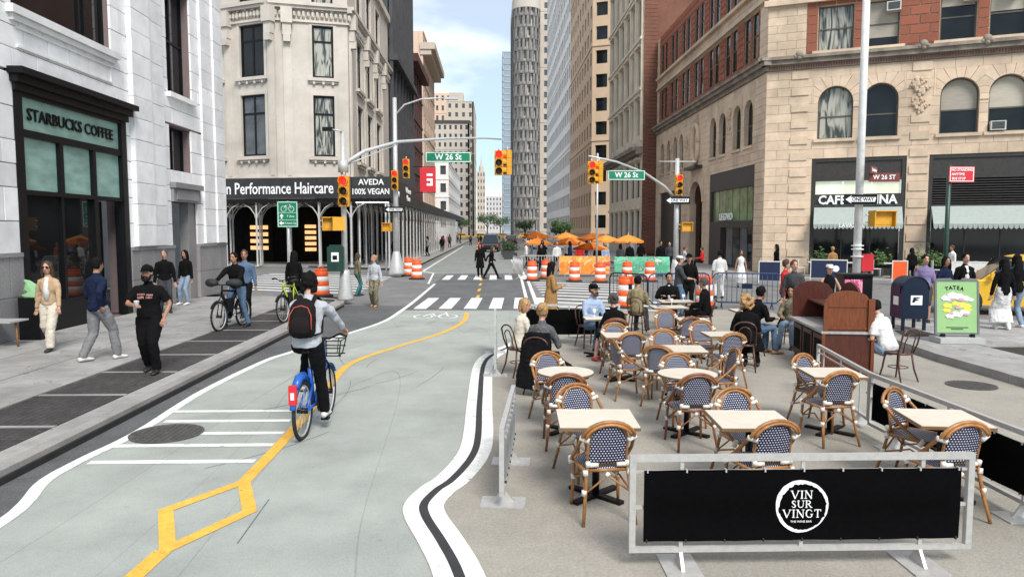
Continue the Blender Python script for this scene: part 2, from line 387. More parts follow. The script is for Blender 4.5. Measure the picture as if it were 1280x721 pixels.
cobbled(M_paver)
# brushed wheel scuffs on the lane
def scuffs(m):
    nt = m.node_tree; ln = nt.links.new; b = nt.nodes['Principled BSDF']; src = b.inputs['Base Color'].links[0].from_socket
    g = nt.nodes.new('ShaderNodeNewGeometry'); mp_ = nt.nodes.new('ShaderNodeMapping'); mp_.inputs['Rotation'].default_value = (0, 0, .5); mp_.inputs['Scale'].default_value = (.8, .07, 1)
    w = nt.nodes.new('ShaderNodeTexNoise'); w.inputs['Scale'].default_value = 1.1; w.inputs['Detail'].default_value = 0; w.inputs['Distortion'].default_value = .15
    a = nt.nodes.new('ShaderNodeMath'); a.operation = 'SUBTRACT'; a.inputs[1].default_value = .5
    ab = nt.nodes.new('ShaderNodeMath'); ab.operation = 'ABSOLUTE'
    mr = nt.nodes.new('ShaderNodeMapRange'); mr.inputs['From Min'].default_value = 0; mr.inputs['From Max'].default_value = .0035; mr.inputs['To Min'].default_value = .74; mr.inputs['To Max'].default_value = 1
    vm = nt.nodes.new('ShaderNodeVectorMath'); vm.operation = 'SCALE'
    ln(g.outputs['Position'], mp_.inputs[0]); ln(mp_.outputs[0], w.inputs['Vector']); ln(w.outputs['Fac'], a.inputs[0]); ln(a.outputs[0], ab.inputs[0]); ln(ab.outputs[0], mr.inputs[0])
    ln(src, vm.inputs[0]); ln(mr.outputs[0], vm.inputs['Scale']); ln(vm.outputs[0], b.inputs['Base Color'])
scuffs(M_lane)
weather(M_lane, .13, .05, .15, 120, 0); weather(M_plaza, .12, .07, .25, 110); weather(M_asph, .2, .14, .3, 120, .6); weather(M_asphm, .3, .16, .3, 120, .6); weather(M_asphd, .3, .16, .3, 120, .6); weather(M_conc, .08, .10, .45, 150, .5); weather(M_paver, .35, .2, .3, 60)
for q in (M_paintw, M_painty):
    weather(q, .10, .07, .30, 60)
    nt = q.node_tree; g = nt.nodes.new('ShaderNodeNewGeometry'); n = nt.nodes.new('ShaderNodeTexNoise'); n.inputs['Scale'].default_value = 11; n.inputs['Detail'].default_value = 12; n.inputs['Roughness'].default_value = .75
    r = nt.nodes.new('ShaderNodeMapRange'); r.inputs['From Min'].default_value = .615; r.inputs['From Max'].default_value = .63; r.inputs['To Min'].default_value = 1; r.inputs['To Max'].default_value = .15
    nt.links.new(g.outputs['Position'], n.inputs['Vector']); nt.links.new(n.outputs['Fac'], r.inputs['Value']); nt.links.new(r.outputs[0], nt.nodes['Principled BSDF'].inputs['Alpha'])
def sheet(name, poly, z, m, kind='structure', parent=None):
    bm = bmesh.new(); bm.faces.new([bm.verts.new((x, y, z)) for x, y in poly])
    bmesh.ops.triangulate(bm, faces=bm.faces)
    for f in bm.faces:
        if f.normal.z < 0: f.normal_flip()
    me = bpy.data.meshes.new(name); bm.to_mesh(me); bm.free()
    o = O(name, me, m, parent)
    if kind: o['kind'] = kind
    return o
def band(bm, pts, w, z, off=0):
    """painted line of width w along pts (mitred)"""
    P = [Vector((x, y, 0)) for x, y in pts]; a = []; b = []
    for i, p in enumerate(P):
        d1 = (P[i]-P[i-1]).normalized() if i else (P[1]-P[0]).normalized(); d2 = (P[i+1]-P[i]).normalized() if i < len(P)-1 else d1
        n1 = Vector((-d1.y, d1.x, 0)); n2 = Vector((-d2.y, d2.x, 0)); n = (n1+n2).normalized(); k = 1/max(.4, n.dot(n1))
        a.append(bm.verts.new((p+n*k*(off-w/2)) + Vector((0, 0, z)))); b.append(bm.verts.new((p+n*k*(off+w/2))+Vector((0, 0, z))))
    for i in range(len(P)-1): bm.faces.new((a[i+1], a[i], b[i], b[i+1])).normal_update()
def smoothline(pts, n=6):
    P = [Vector((x, y)) for x, y in pts]; out = []
    for i in range(len(P)-1):
        p0, p1, p2, p3 = P[max(i-1, 0)], P[i], P[i+1], P[min(i+2, len(P)-1)]
        for j in range(n):
            t = j/n; out.append(tuple(.5*((2*p1)+(-p0+p2)*t+(2*p0-5*p1+4*p2-p3)*t*t+(-p0+3*p1-3*p2+p3)*t**3)))
    out.append(tuple(P[-1])); return out
def line(name, pts, w, z, m, off=0, smooth=False, kind='structure'):
    bm = bmesh.new(); band(bm, smoothline(pts) if smooth else pts, w, z, off); me = bpy.data.meshes.new(name); bm.to_mesh(me); bm.free()
    o = O(name, me, m); o['kind'] = kind; return o
sheet('road', [(-900, -60), (900, -60), (900, 2500), (-900, 2500)], 0, M_asph)
DBL = [(-.05, 1.5), (-.12, 3.0), (-.27, 4.2), (-.43, 5.07), (-.58, 5.6), (-.76, 6.15), (-.80, 6.5), (-.70, 6.9), (-.57, 7.2), (-.41, 7.88), (-.36, 8.66), (-.37, 10.5), (-.34, 13.4), (-.08, 14.75), (.44, 16.24), (.68, 19.2), (.80, 22.4)]
WL = [(-3.95, 1.5), (-4.0, 3.0), (-4.06, 4.7), (-4.12, 6.12), (-4.2, 6.6), (-4.38, 7.2), (-4.38, 7.9), (-4.3, 8.95), (-4.4, 11.2), (-4.26, 13.77), (-4.03, 14.85), (-3.4, 17.5), (-2.9, 19.8), (-2.75, 22.6), (-2.67, 25.9), (-2.6, 33.6)]
SD, SW = smoothline(DBL, 4), smoothline(WL, 4)
sheet('bike_lane', [(-3.9, -3)]+[p for p in SW if p[1] < 22.7]+[(-2.75, 22.6)]+list(reversed([p for p in SD if p[1] < 22.5]))+[(-.05, -3)], .004, M_lane)
sheet('plaza_surface', [(-.05, -3)]+[p for p in SD]+[(8.3, 22.4), (8.3, -3)], .005, M_plaza)
sheet('intersection_patch', [(-2.75, 22.62), (1.35, 22.62), (1.75, 41.5), (-2.6, 41.5)], .004, M_asphm)
sheet('far_bike_lane', [(-4.4, 41.6), (1.7, 41.6), (.9, 120), (-4.6, 120)], .004, mat('faded_lane_asphalt', (.25, .265, .25), .9, var=.15, scale=2, bump=.4, bscale=100, stain=.2))
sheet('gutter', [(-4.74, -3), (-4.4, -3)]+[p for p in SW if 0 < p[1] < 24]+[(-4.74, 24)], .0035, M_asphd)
line('white_edge_line', WL, .13, .009, M_paintw, smooth=True)
line('white_edge_line', DBL, .14, .009, M_paintw, off=-.08, smooth=True)
line('white_edge_line', DBL, .14, .009, M_paintw, off=-.30, smooth=True)
line('black_edge_line', DBL, .085, .0086, M_paintk, off=-.19, smooth=True)
for y, a, b in ((7.75, -4.26, -2.52), (8.35, -4.33, -2.5), (8.85, -3.6, -2.52), (9.43, -4.2, -2.6), (9.95, -4.3, -2.68)):
    line('hatch_line', [(a, y), (b, y)], .12, .0083, M_paintw)
for y, a, b in ((10.6, -4.3, -2.6), ): pass
line('yellow_centre_line', [(-2.55, -3), (-2.55, 4.8), (-2.52, 5.55)], .14, .009, M_painty)
line('yellow_centre_line', [(-2.42, 7.12), (-2.44, 8.9), (-2.55, 11.4), (-2.6, 13.5), (-2.05, 15.3), (-1.23, 17.4), (-.78, 19.6), (-.74, 21.8)], .13, .009, M_painty, smooth=True)
def ringpoly(bm, P, w, z):
    n = len(P); A = []; B = []
    for i in range(n):
        p, q, r = Vector(P[i-1]), Vector(P[i]), Vector(P[(i+1) % n]); d1 = (q-p).normalized(); d2 = (r-q).normalized(); m_ = (Vector((-d1.y, d1.x))+Vector((-d2.y, d2.x))).normalized(); k = 1/max(.4, m_.dot(Vector((-d1.y, d1.x))))
        A.append(bm.verts.new((*(q+m_*k*w/2), z))); B.append(bm.verts.new((*(q-m_*k*w/2), z)))
    for i in range(n): bm.faces.new((A[i], B[i], B[(i+1) % n], A[(i+1) % n]))
bm = bmesh.new(); ringpoly(bm, [(-2.50, 5.58), (-2.86, 6.38), (-2.42, 7.10), (-2.12, 6.34)], .12, .0094)
me = bpy.data.meshes.new('yellow_diamond'); bm.to_mesh(me); bm.free(); O('yellow_diamond', me, M_painty)['kind'] = 'structure'
for y in range(0, 6): line('yellow_dash', [(-.55, 23.3+y*3.1), (-.5, 24.6+y*3.1)], .12, .009, M_painty)
for i in range(6):
    line('crosswalk_bar', [(-2.25+i*.78, 22.9), (-2.1+i*.78, 26.6)], .40, .0094, M_paintw)
    line('crosswalk_bar', [(-2.3+i*.78, 36.4), (-2.25+i*.78, 40.0)], .38, .0094, M_paintw)
for j in range(9):
    y0 = 24.2+j*1.35
    line('crosswalk_bar', [(1.9, y0-.86+.3), (5.6, y0-2.54+.3)], .36, .009, M_paintw)
    line('crosswalk_bar', [(-12.5, 31.8+j*1.25), (-5.2, 28.5+j*1.25)], .36, .009, M_paintw)
line('white_edge_line', [(1.45, 23), (1.75, 36), (1.9, 60), (1.6, 110)], .14, .009, M_paintw)
line('white_edge_line', [(1.15, 23), (1.45, 36), (1.6, 60), (1.3, 110)], .12, .009, M_paintw)
line('white_edge_line', [(-3.2, 41.6), (-4.1, 44), (-4.3, 110)], .14, .009, M_paintw)
line('white_edge_line', [(-2.9, 33.6), (-3.3, 41.6)], .10, .009, M_paintw)
M_skid = mat('tyre_skid', (.13, .14, .13), .9, var=.3, scale=20)
rk = random.Random(21)
for k in range(16):
    x0, y0, a, c_ = rk.uniform(-3.6, -1.0), rk.uniform(5.2, 19), rk.uniform(-.5, .9), rk.uniform(-.25, .25); pts = []
    n_ = rk.randint(5, 11); x, y = x0, y0
    for i in range(n_): pts.append((x, y)); x += .24*math.sin(a); y += .24*math.cos(a); a += c_*.35
    if all(-3.9 < p < -.75 for p, _ in pts): line('tyre_mark', pts, rk.uniform(.007, .014), .0062+k*.00004, M_skid)
# bicycle marking on the lane by the crosswalk
bm = bmesh.new()
for cx in (-1.95, -1.25):
    band(bm, [(cx+.26*math.cos(a*.5236), 20.9+.5*math.sin(a*.5236)) for a in range(13)], .06, .0094)
for a, b in (((-1.95, 20.9), (-1.75, 21.7)), ((-1.75, 21.7), (-1.35, 21.7)), ((-1.35, 21.7), (-1.6, 20.9)), ((-1.6, 20.9), (-1.75, 21.7)), ((-1.25, 20.9), (-1.38, 22.0))): band(bm, [a, b], .06, .0096)
me = bpy.data.meshes.new('bicycle_symbol'); bm.to_mesh(me); bm.free(); O('bicycle_symbol', me, M_paintw)['kind'] = 'structure'
# --- left pavement
SB = O('sidewalk', None); SB['kind'] = 'structure'
boxes('sidewalk_base', [((-40, -3, -.05), (-5.0, 26.2, .10))], M_joint, SB)
def pieces(name, parent, lst, m, z0, z1, gap=.012, bev=.006, jit=.002, rot=0, org=(0, 0)):
    """flat rectangular slabs sharing one unit mesh: (x0,y0,x1,y1)"""
    key = ('flat', m.name)
    if key not in UB:
        b = bmesh.new(); box(b, (-.5, -.5, 0), (.5, .5, 1)); bmesh.ops.bevel(b, geom=[e for e in b.edges if all(v.co.z > .9 for v in e.verts)], offset=.01, segments=1, affect='EDGES')
        me = to_mesh(b, name); me.materials.append(m); UB[key] = me
    for x0, y0, x1, y1 in lst:
        cx, cy = (x0+x1)/2, (y0+y1)/2; c, s_ = math.cos(rot), math.sin(rot)
        o = O(name, UB[key], None, parent); o.location = (org[0]+cx*c-cy*s_, org[1]+cx*s_+cy*c, z0); o.rotation_euler = (0, 0, rot)
        o.scale = (x1-x0-gap, y1-y0-gap, z1-z0+random.uniform(-jit, jit))
fl = []
for i, (xa, xb) in enumerate(((-10.1, -8.85), (-8.85, -7.6), (-7.6, -6.42))):
    y = 2.0+(i % 2)*.5
    while y < 26: fl.append((xa, y, xb, min(y+1.5, 26.2))); y += 1.5
pieces('paving_slab', SB, fl, M_conc, .10, .13, gap=.022)
pieces('paving_slab', SB, [(-10.1-1.6*(k+1), 28.2-.0*k-1.9, -10.1-1.6*k, 28.2) for k in range(0)], M_conc, .10, .13)
pv = []; y = 2.0
while y < 24.6: pv.append((-6.40, y, -5.18, y+1.62)); y += 1.70
pieces('paver_panel', SB, pv, M_paver, .10, .128, gap=.02)
pieces('paver_border', SB, [(-6.40, q[1]-.075, -5.18, q[1]) for q in pv], M_conc, .10, .131, gap=.01)
pieces('paving_slab', SB, [(-5.18, 2+1.5*k, -4.92, 3.5+1.5*k) for k in range(15)], M_conc, .10, .13)
kb = [(-4.92, 2+1.8*k, -4.74, 3.8+1.8*k) for k in range(12)]
pieces('kerb_stone', SB, kb, M_kerb, 0, .135, gap=.008)
for k in range(6):   # rounded corner kerb
    a = R(90/6*k); b = R(90/6*(k+1)); cx, cy, r = -6.9, 23.6, 2.16
    slab('kerb_stone', [(cx+(r)*math.cos(a), cy+(r)*math.sin(a)), (cx+r*math.cos(b), cy+r*math.sin(b)), (cx+(r-.2)*math.cos(b), cy+(r-.2)*math.sin(b)), (cx+(r-.2)*math.cos(a), cy+(r-.2)*math.sin(a))], 0, .135, M_kerb, SB)
slab('sidewalk_corner', [(-6.9+1.95*math.cos(R(a)), 23.6+1.95*math.sin(R(a))) for a in range(0, 91, 15)]+[(-12, 25.5), (-16, 29.5), (-40, 39), (-40, 24.7), (-6.4, 24.7), (-5.18, 24.6), (-5.18, 23.6)], 0, .128, M_conc, kind='structure')
boxes('kerb_shade_face', [((-4.742, 2, .004), (-4.715, 23.6, .075))], mat('kerb_shade', (.02, .019, .018), .7, var=.4, scale=6), SB)  # shade on the kerb's road face, painted as a near-black strip
# --- far left pavement under the scaffold, right pavements, plaza island
slab('sidewalk', [(-5.2, 46.5), (-5.0, 50), (-5.0, 170), (-12, 170), (-12, 60), (-60, 82), (-60, 70), (-12, 48.6), (-6.2, 45.2)], 0, .13, M_conc, kind='structure')
line('kerb', [(-12, 48.5), (-6.2, 45.1), (-5.2, 46.5), (-4.95, 50), (-4.95, 170)], .16, .136, M_kerb)
slab('sidewalk', [(9.2, 37.6), (60, 14.5), (60, 22), (14.7, 45), (14.7, 175), (8.9, 175), (8.9, 44)], 0, .13, M_conc, kind='structure')
ISL = [(8.3, -3), (8.3, 13.6), (8.5, 15.2), (9.0, 17.0), (9.8, 19.2), (11, 19.6), (40, 6.5), (40, -3)]
slab('sidewalk_island', ISL, 0, .128, M_conc, kind='structure')
IS = O('island_paving', None); IS['kind'] = 'structure'
fl = []
for i in range(7):
    for j in range(9):
        x0, y0 = 8.62+i*1.25, 5.6+j*1.45
        if y0+1.45 > 19.2-.45*(x0-9)*(1 if x0 > 9.5 else .1) or (x0 < 9.7 and y0 > 14): continue
        if (9.2 < x0+.6 < 11.9 and 12.9 < y0+.7 < 14.4) or (8.9 < x0+.6 < 11.5 and 10.6 < y0+.7 < 12.2): continue
        fl.append((x0, y0, x0+1.25, y0+1.45))
pieces('paving_slab', IS, fl, M_conc, .11, .139)
slab('tree_pit', [(9.87, 12.9), (12.37, 12.9), (12.37, 14.28), (9.87, 14.28)], .11, .1325, M_soil, kind='structure')
slab('tree_pit', [(8.7, 10.0), (12.3, 10.0), (12.3, 11.3), (8.7, 11.3)], .11, .1325, M_soil, kind='structure')
slab('tree_pit', [(9.0, 15.8), (10.6, 15.8), (10.9, 16.8), (9.2, 16.8)], .11, .1325, M_soil, kind='structure')
pieces('kerb_stone', IS, [(8.28, 2.0+1.9*k, 8.6, 3.9+1.9*k) for k in range(6)], M_kerb, 0, .15, gap=.01)
for p, q, r_, s_ in (((8.28, 13.4), (8.5, 15.2), (8.8, 15.1), (8.6, 13.4)), ((8.5, 15.2), (9.0, 17.0), (9.28, 16.9), (8.8, 15.1)), ((9.0, 17.0), (9.8, 19.2), (10.05, 18.95), (9.28, 16.9))):
    slab('kerb_stone', [p, q, r_, s_], 0, .15, M_kerb, IS)
def manhole(x, y, r, label, grp=None):
    bm = bmesh.new(); lathe(bm, [(r, .0), (r, .014), (r*.93, .014), (r*.92, .009)], 28)
    t = E('manhole_cover', (x, y, .006), 0, label, 'manhole cover', grp)
    O('rim', to_mesh(bm, 'rim'), MATS['black_cast'] if 'black_cast' in MATS else mat('black_cast', (.075, .07, .065), .55, var=.4, scale=20, bump=.5, bscale=60), t)
    bm = bmesh.new()
    n = int(r/.07)
    for i in range(-n, n+1):
        for j in range(-n, n+1):
            cx, cy = i*.07, j*.07
            if math.hypot(cx, cy) < r*.86: box(bm, (cx-.024, cy-.024, .009), (cx+.024, cy+.024, .015))
    O('lid_pattern', to_mesh(bm, 'lid_pattern'), MATS['black_cast'], t)
    return t
manhole(-3.92, 8.85, .42, 'round dark manhole cover among the white hatch lines of the green lane', 'manhole covers')
manhole(7.55, 11.3, .36, 'round iron manhole cover in the tan road beside the right kerb', 'manhole covers')

# ================================================================== BUILDINGS
def filled(root, o, size, m, name='wall_core'):
    pass
# --- white stone corner building with the coffee shop (left)
B = E('white_stone_building', (0, 0, 0), 0, 'white glazed stone building with coffee shop window and grey granite base, nearest on the left', 'building')
F = Fac(B, (-10.1, 4.0, .13), (0, 1), 24.35, 14)
y0 = 4.0
def yo(a, b, z0, z1): return F.opening(a-y0, b-y0, z0-.13, z1-.13)
z_ = lambda z: z-.13
yo(16.15, 20.95, .13, 5.80); up = yo(16.25, 20.35, 7.15, 12)
u2 = yo(23.75, 25.62, 6.75, 10.2); u3 = yo(23.75, 25.45, 4.35, 5.75); dr = yo(23.75, 25.75, .13, 3.35)
yo(10.0, 14.3, .13, 5.8); yo(10.2, 14.2, 7.15, 12); u2b = yo(23.75, 25.62, 11.0, 14)
F.wall(M_joint, .6, .06)
F.clad(M_white, (0, 24.35, z_(1.92), 14), .60, .86, gap=.02, name='stone_block', limit=300)
F.clad(M_granite, (0, 24.35, 0, z_(1.92)), .95, 1.1, gap=.01, name='granite_block', proud=.05, limit=60)
# projecting piers and mouldings
F.bx('granite_ledge', M_granite, ((20.95-y0, -.09, z_(1.88)), (23.75-y0, .055, z_(1.97))), ((25.75-y0, -.09, z_(1.88)), (28.34-y0, .055, z_(1.97))), ((5.9-y0+4, -.09, z_(1.88)), (16.1-y0, .055, z_(1.97))))
F.place([(21.2-y0, 22.35-y0, 1.85+i*.6, 2.45+i*.6) for i in range(21)], M_white, name='pier_block', proud=.14, w1=-.002)
F.place([(22.35-y0, 23.3-y0, 1.85+i*.6, 2.45+i*.6) for i in range(21)], M_white, name='pier_block', proud=.08, w1=-.002)
F.place([(26.3-y0, 27.3-y0, 1.85+i*.6, 2.45+i*.6) for i in range(21)], M_white, name='pier_block', proud=.08, w1=-.002)
F.place([(27.3-y0, 28.2-y0, 1.85+i*.6, 2.45+i*.6) for i in range(21)], M_white, name='pier_block', proud=.14, w1=-.002)
F.bx('window_sill', M_white, ((16.05-y0, -.16, z_(6.98)), (20.55-y0, .25, z_(7.15))), ((16.15-y0, -.09, z_(6.85)), (20.45-y0, .05, z_(6.976))), bevel=.01)
F.bx('window_sill', M_white, ((23.65-y0, -.14, z_(6.6)), (25.75-y0, .25, z_(6.75))), bevel=.01)
F.bx('panel_moulding', M_white, ((16.35-y0, -.035, z_(6.32)), (20.3-y0, .05, z_(6.37))), ((16.35-y0, -.035, z_(6.72)), (20.3-y0, .05, z_(6.77))), ((20.25-y0, -.03, z_(6.372)), (20.3-y0, .05, z_(6.718))))
F.bx('door_surround', M_granite, ((23.7-y0, -.1, z_(3.35)), (25.85-y0, .12, z_(3.78))), ((23.65-y0, -.2, z_(3.78)), (25.9-y0, .12, z_(3.95))), ((25.25-y0, .1, 0), (25.745-y0, .4, z_(3.345))), bevel=.015)
F.bx('rusticated_panel', M_granite, ((23.9-y0, -.13, z_(3.42)), (25.6-y0, -.103, z_(3.72))))
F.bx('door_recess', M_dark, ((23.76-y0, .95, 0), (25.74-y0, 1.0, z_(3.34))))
# shop front frame
F.bx('shop_frame', M_black, ((16.152-y0, -.02, 0), (16.42-y0, .25, z_(5.55))), ((20.68-y0, -.02, 0), (20.948-y0, .25, z_(5.55))), ((16.42-y0, -.01, z_(5.32)), (20.68-y0, .25, z_(5.55))),
     ((16.42-y0, .0, z_(4.46)), (20.68-y0, .24, z_(4.62))), ((16.42-y0, .0, z_(3.22)), (20.68-y0, .24, z_(3.32))), ((17.78-y0, .002, z_(3.32)), (17.92-y0, .238, z_(4.46))), ((19.22-y0, .002, z_(3.32)), (19.36-y0, .238, z_(4.46))), ((16.42-y0, .02, 0), (19.2-y0, .24, z_(.82))),
     ((19.2-y0, .0, 0), (19.4-y0, .245, z_(3.22))), ((17.80-y0, .03, z_(.82)), (17.9-y0, .2, z_(3.22))))
F.bx('shop_cornice', M_black, ((16.05-y0, -.18, z_(5.56)), (21.05-y0, .2, z_(5.72))), ((15.98-y0, -.32, z_(5.72)), (21.12-y0, .2, z_(5.86))), ((16.1-y0, -.08, z_(5.40)), (21.0-y0, -.022, z_(5.557))), bevel=.02)
F.bx('sign_panel', M_green, ((16.42-y0, .08, z_(4.62)), (20.68-y0, .12, z_(5.32))))
for a, b in ((16.42, 17.78), (17.92, 19.22), (19.36, 20.68)): F.bx('pane', M_green, ((a-y0, .1, z_(3.32)), (b-y0, .13, z_(4.46))))
for a, b in ((16.42, 17.80), (17.9, 19.2)): F.bx('pane', glass('shop_glass', (.012, .013, .013), .02), ((a-y0, .1, z_(.82)), (b-y0, .13, z_(3.22))))
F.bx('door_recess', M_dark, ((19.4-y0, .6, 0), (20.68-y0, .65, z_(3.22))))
text('sign_lettering', 'STARBUCKS COFFEE', .38, M_black, B, F.M @ Matrix.Translation((18.52-y0, .05, z_(4.96))), .012, .004, sx=1.06)
# upstairs windows
for (a, b, c, d) in (up,):
    F.window(a, b, c, d, M_black, M_glass, cols=[0, .06, .72, .78, 1], ny=1, t=.09, w=.18)
F.window(*u2, M_black, M_glass, cols=[0, .5, 1], ny=2, t=.07); F.window(*u3, M_black, M_glass, nx=2, ny=1, t=.05); F.window(*u2b, M_black, M_glass, cols=[0, .5, 1], ny=2, t=.07)
F.window(10.2-y0, 14.2-y0, z_(7.15), z_(12), M_black, M_glass, nx=3, ny=1); F.window(10.0-y0, 14.3-y0, z_(.13), z_(5.8), M_black, M_glass, nx=3, ny=2)
boxes('roof_slab', [((-25, 4.0, 14.0), (-10.16, 28.3, 14.4))], M_cornice, B)
slab('side_wall', [(-10.17, 28.352), (-10.17, 27.9), (-24.8, 34.5), (-24.8, 35.0)], .13, 14, M_white, B)
slab('rear_wall', [(-25, 4), (-24.8, 4), (-24.8, 35), (-25, 35)], .13, 14, M_joint, B)

# --- cream chamfered corner building (left, beyond 26th)
B = E('cream_corner_building', (0, 0, 0), 0, 'cream limestone corner building with carved cornice above the black scaffold hoarding', 'building')
cA = Vector((-15.96, 54.66)); cB = cA+Vector((.97, .242))*5.53; H1 = 24
Ff = Fac(B, (cA.x-.911*9, cA.y+.413*9, 0), (.911, -.413), 9, H1)   # front; u=9 at the chamfer
Fc = Fac(B, (cA.x, cA.y, 0), (.97, .242), 5.53, H1)
Fs = Fac(B, (-10.6, cB.y, 0), (0, 1), 77.5-cB.y, H1)
wz = ((4.2, 5.9), (7.85, 12.25), (13.55, 17.25), (18.7, 22.5))
for a, b in wz:
    Ff.opening(9-2.65, 9+.5-.0-.0 if False else 9-.0-.45+.0, a, b) if False else Ff.opening(6.3, 8.55, a, b); Ff.opening(1.5, 4.5, a, b)
    Fc.opening(3.0, 4.5, a, b)
    for u in (3.6, 8.3, 13.3): Fs.opening(u, u+2.4, a, b)
for f in (Ff, Fc, Fs):
    f.wall(M_cream, .5, .0, z0=0, z1=H1)
    for (u0, u1, a, b) in f.op:
        f.window(u0, u1, a, b, M_black, (M_curt if (f is Fc and a > 6) else M_glass2 if a == 7.85 and f is Ff else M_glass), nx=2 if f is Ff else 1, rows=[0, .70, 1], t=.14, w=.16)
        if a > 6:
            f.bx('sill', M_cream, ((u0-.35, -.28, a-.28), (u1+.35, .02, a-.05)), ((u0-.2, -.16, a-.42), (u1+.2, -.003, a-.283)), bevel=.02)
            nb = max(3, int((u1-u0)/.55))
            for k in range(nb): f.bx('bracket', M_cream, ((u0+.0+k*(u1-u0-.16)/(nb-1), -.22, a-.52), (u0+.16+k*(u1-u0-.16)/(nb-1), -.162, a-.285)))
            f.bx('architrave', M_cream, ((u0-.22, -.05, a), (u0-.004, .0-.001, b+.2)), ((u1+.004, -.05, a), (u1+.22, -.001, b+.2)), ((u0-.004, -.05, b+.004), (u1+.004, -.001, b+.2)))
# cornices with carved leaf band between floors
def cornice(f, W, z, m, ends=(0, 0)):
    f.bx('cornice', m, ((-ends[0], -.35, z+.95), (W+ends[1], -.002, z+1.15)), ((-ends[0]*.8, -.5, z+1.15), (W+ends[1], -.002, z+1.4)), ((-.1, -.15, z+.05), (W+.1, -.003, z+.2)), bevel=.03)
    bm = bmesh.new(); n = int(W/.32)
    for i in range(n):
        u = (i+.5)*W/n; h = .30+.05*math.sin(i*2.1)
        M2 = f.M @ Matrix.Translation((u, -.12, z+.57)) @ Matrix.Diagonal((.14, .16, h, 1))
        bmesh.ops.create_icosphere(bm, subdivisions=1, radius=1, matrix=M2)
    me = to_mesh(bm, 'carved_leaf_band'); o = O('carved_leaf_band', me, m, f.root); o['kind'] = 'stuff'
for f, w in ((Ff, 9), (Fc, 5.53), (Fs, 77.5-cB.y)): cornice(f, w, 17.35, M_cornice if False else M_cream)
for f, us in ((Ff, (4.9, 8.85)), (Fc, (.9,)), (Fs, (.5, 6.6, 11.4, 16.4))):
    for u in us:
        f.bx('scroll_console', M_cream, ((u-.05, -.55, 17.2), (u+.75, -.001, 18.3)), ((u+.05, -.42, 16.4), (u+.65, -.001, 17.2)), ((u+.1, -.5, 15.9), (u+.6, -.001, 16.4)), bevel=.08)
        f.bx('pilaster', M_cream, ((u+.05, -.12, 6.2), (u+.65, -.001, 15.9)), ((u+.2, -.16, 6.4), (u+.5, -.122, 15.7)), bevel=.02)
for f, w in ((Ff, 9), (Fc, 5.53), (Fs, 77.5-cB.y)): f.bx('string_course', M_cream, ((0, -.18, 6.0), (w, -.001, 6.35)), ((0, -.3, 23.4), (w, -.001, 24)))
slab('roof', [(-26, 58), (-15.9, 55), (-10.9, 56.3), (-10.9, 77.4), (-30, 77.4)], 23.6, 24, M_cornice, B)
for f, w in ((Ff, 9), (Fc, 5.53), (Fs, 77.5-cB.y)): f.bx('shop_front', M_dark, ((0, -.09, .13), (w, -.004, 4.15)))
F = Ff
F.bx('shop_shelves', mat('lit_shelf', (1, .52, .22), .6, var=.6, scale=2.5, emit=.55), *[((7.0, -.2, 1.0+i*.5), (8.6, -.12, 1.28+i*.5)) for i in range(4)])
Fc.bx('shop_shelves', MATS['lit_shelf'], *[((2.2, -.3, .9+i*.42), (3.0, -.25, 1.15+i*.42)) for i in range(5)])

# --- scaffold shed (sidewalk bridge) wrapping the corner
M_post = mat('pale_steel_post', (.50, .49, .47), .5, var=.15, scale=8)
M_hoard = mat('black_hoarding', (.028, .028, .030), .55, var=.3, scale=3)
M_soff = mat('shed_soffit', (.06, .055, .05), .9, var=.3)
M_white_p = mat('white_lettering', (.85, .85, .84), .5, var=.02)
T = E('sidewalk_shed', (0, 0, 0), 0, 'black hoarding sidewalk shed on pale steel posts wrapping the far left corner', 'scaffolding')
S1 = Fac(T, (-24.5, 49.9, 0), (.976, -.218), 16.2, 6)       # front panel
e1 = Vector((-24.5, 49.9))+Vector((.976, -.218))*16.2
S2 = Fac(T, (e1.x, e1.y, 0), (.99, -.10), 2.45, 6)
e2 = e1+Vector((.99, -.10)).normalized()*2.45
S3 = Fac(T, (e2.x, e2.y, 0), (.0, 1), 110, 6)
S3.M = frameM((e2.x, e2.y, 0), (.004, 1))
for f, w in ((S1, 16.2), (S2, 2.45), (S3, 14.5)):
    n = max(1, round(w/2.4))
    for i in range(n): f.bx('hoarding_panel', M_hoard, ((i*w/n+.01, 0, 4.42), ((i+1)*w/n-.01, .05, 5.72)))
    f.bx('fascia_beam', M_black, ((0, -.03, 4.2), (w, .12, 4.41)))
for i in range(12): S3.bx('hoarding_panel', M_hoard, ((14.5+i*8, 0, 4.42), (14.5+i*8+7.95, .05, 4.95)))
S3.bx('fascia_beam', M_black, ((14.5, -.03, 4.2), (110, .12, 4.41)))
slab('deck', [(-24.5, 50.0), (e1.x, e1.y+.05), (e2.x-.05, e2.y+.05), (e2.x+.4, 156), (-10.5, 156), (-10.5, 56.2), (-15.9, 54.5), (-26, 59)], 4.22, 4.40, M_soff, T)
pm = None; am = None
def post(x, y, dirx, diry):
    global pm, am
    if pm is None:
        bm = bmesh.new(); tube(bm, [(0, 0, .13), (0, 0, 4.2)], .06, 8); box(bm, (-.12, -.12, .12), (.12, .12, .16)); pm = to_mesh(bm, 'post')
        bm = bmesh.new()
        for s in (-1, 1): tube(bm, [(0, 0, 3.0), (s*.12, 0, 3.45), (s*.42, 0, 3.85), (s*.95, 0, 4.15)], .035, 6)
        am = to_mesh(bm, 'curved_brace', True)
    a = math.atan2(diry, dirx)
    o = O('post', pm, M_post, T, (x, y, 0)); O('curved_brace', am, M_post, o, (0, 0, 0), (0, 0, a))
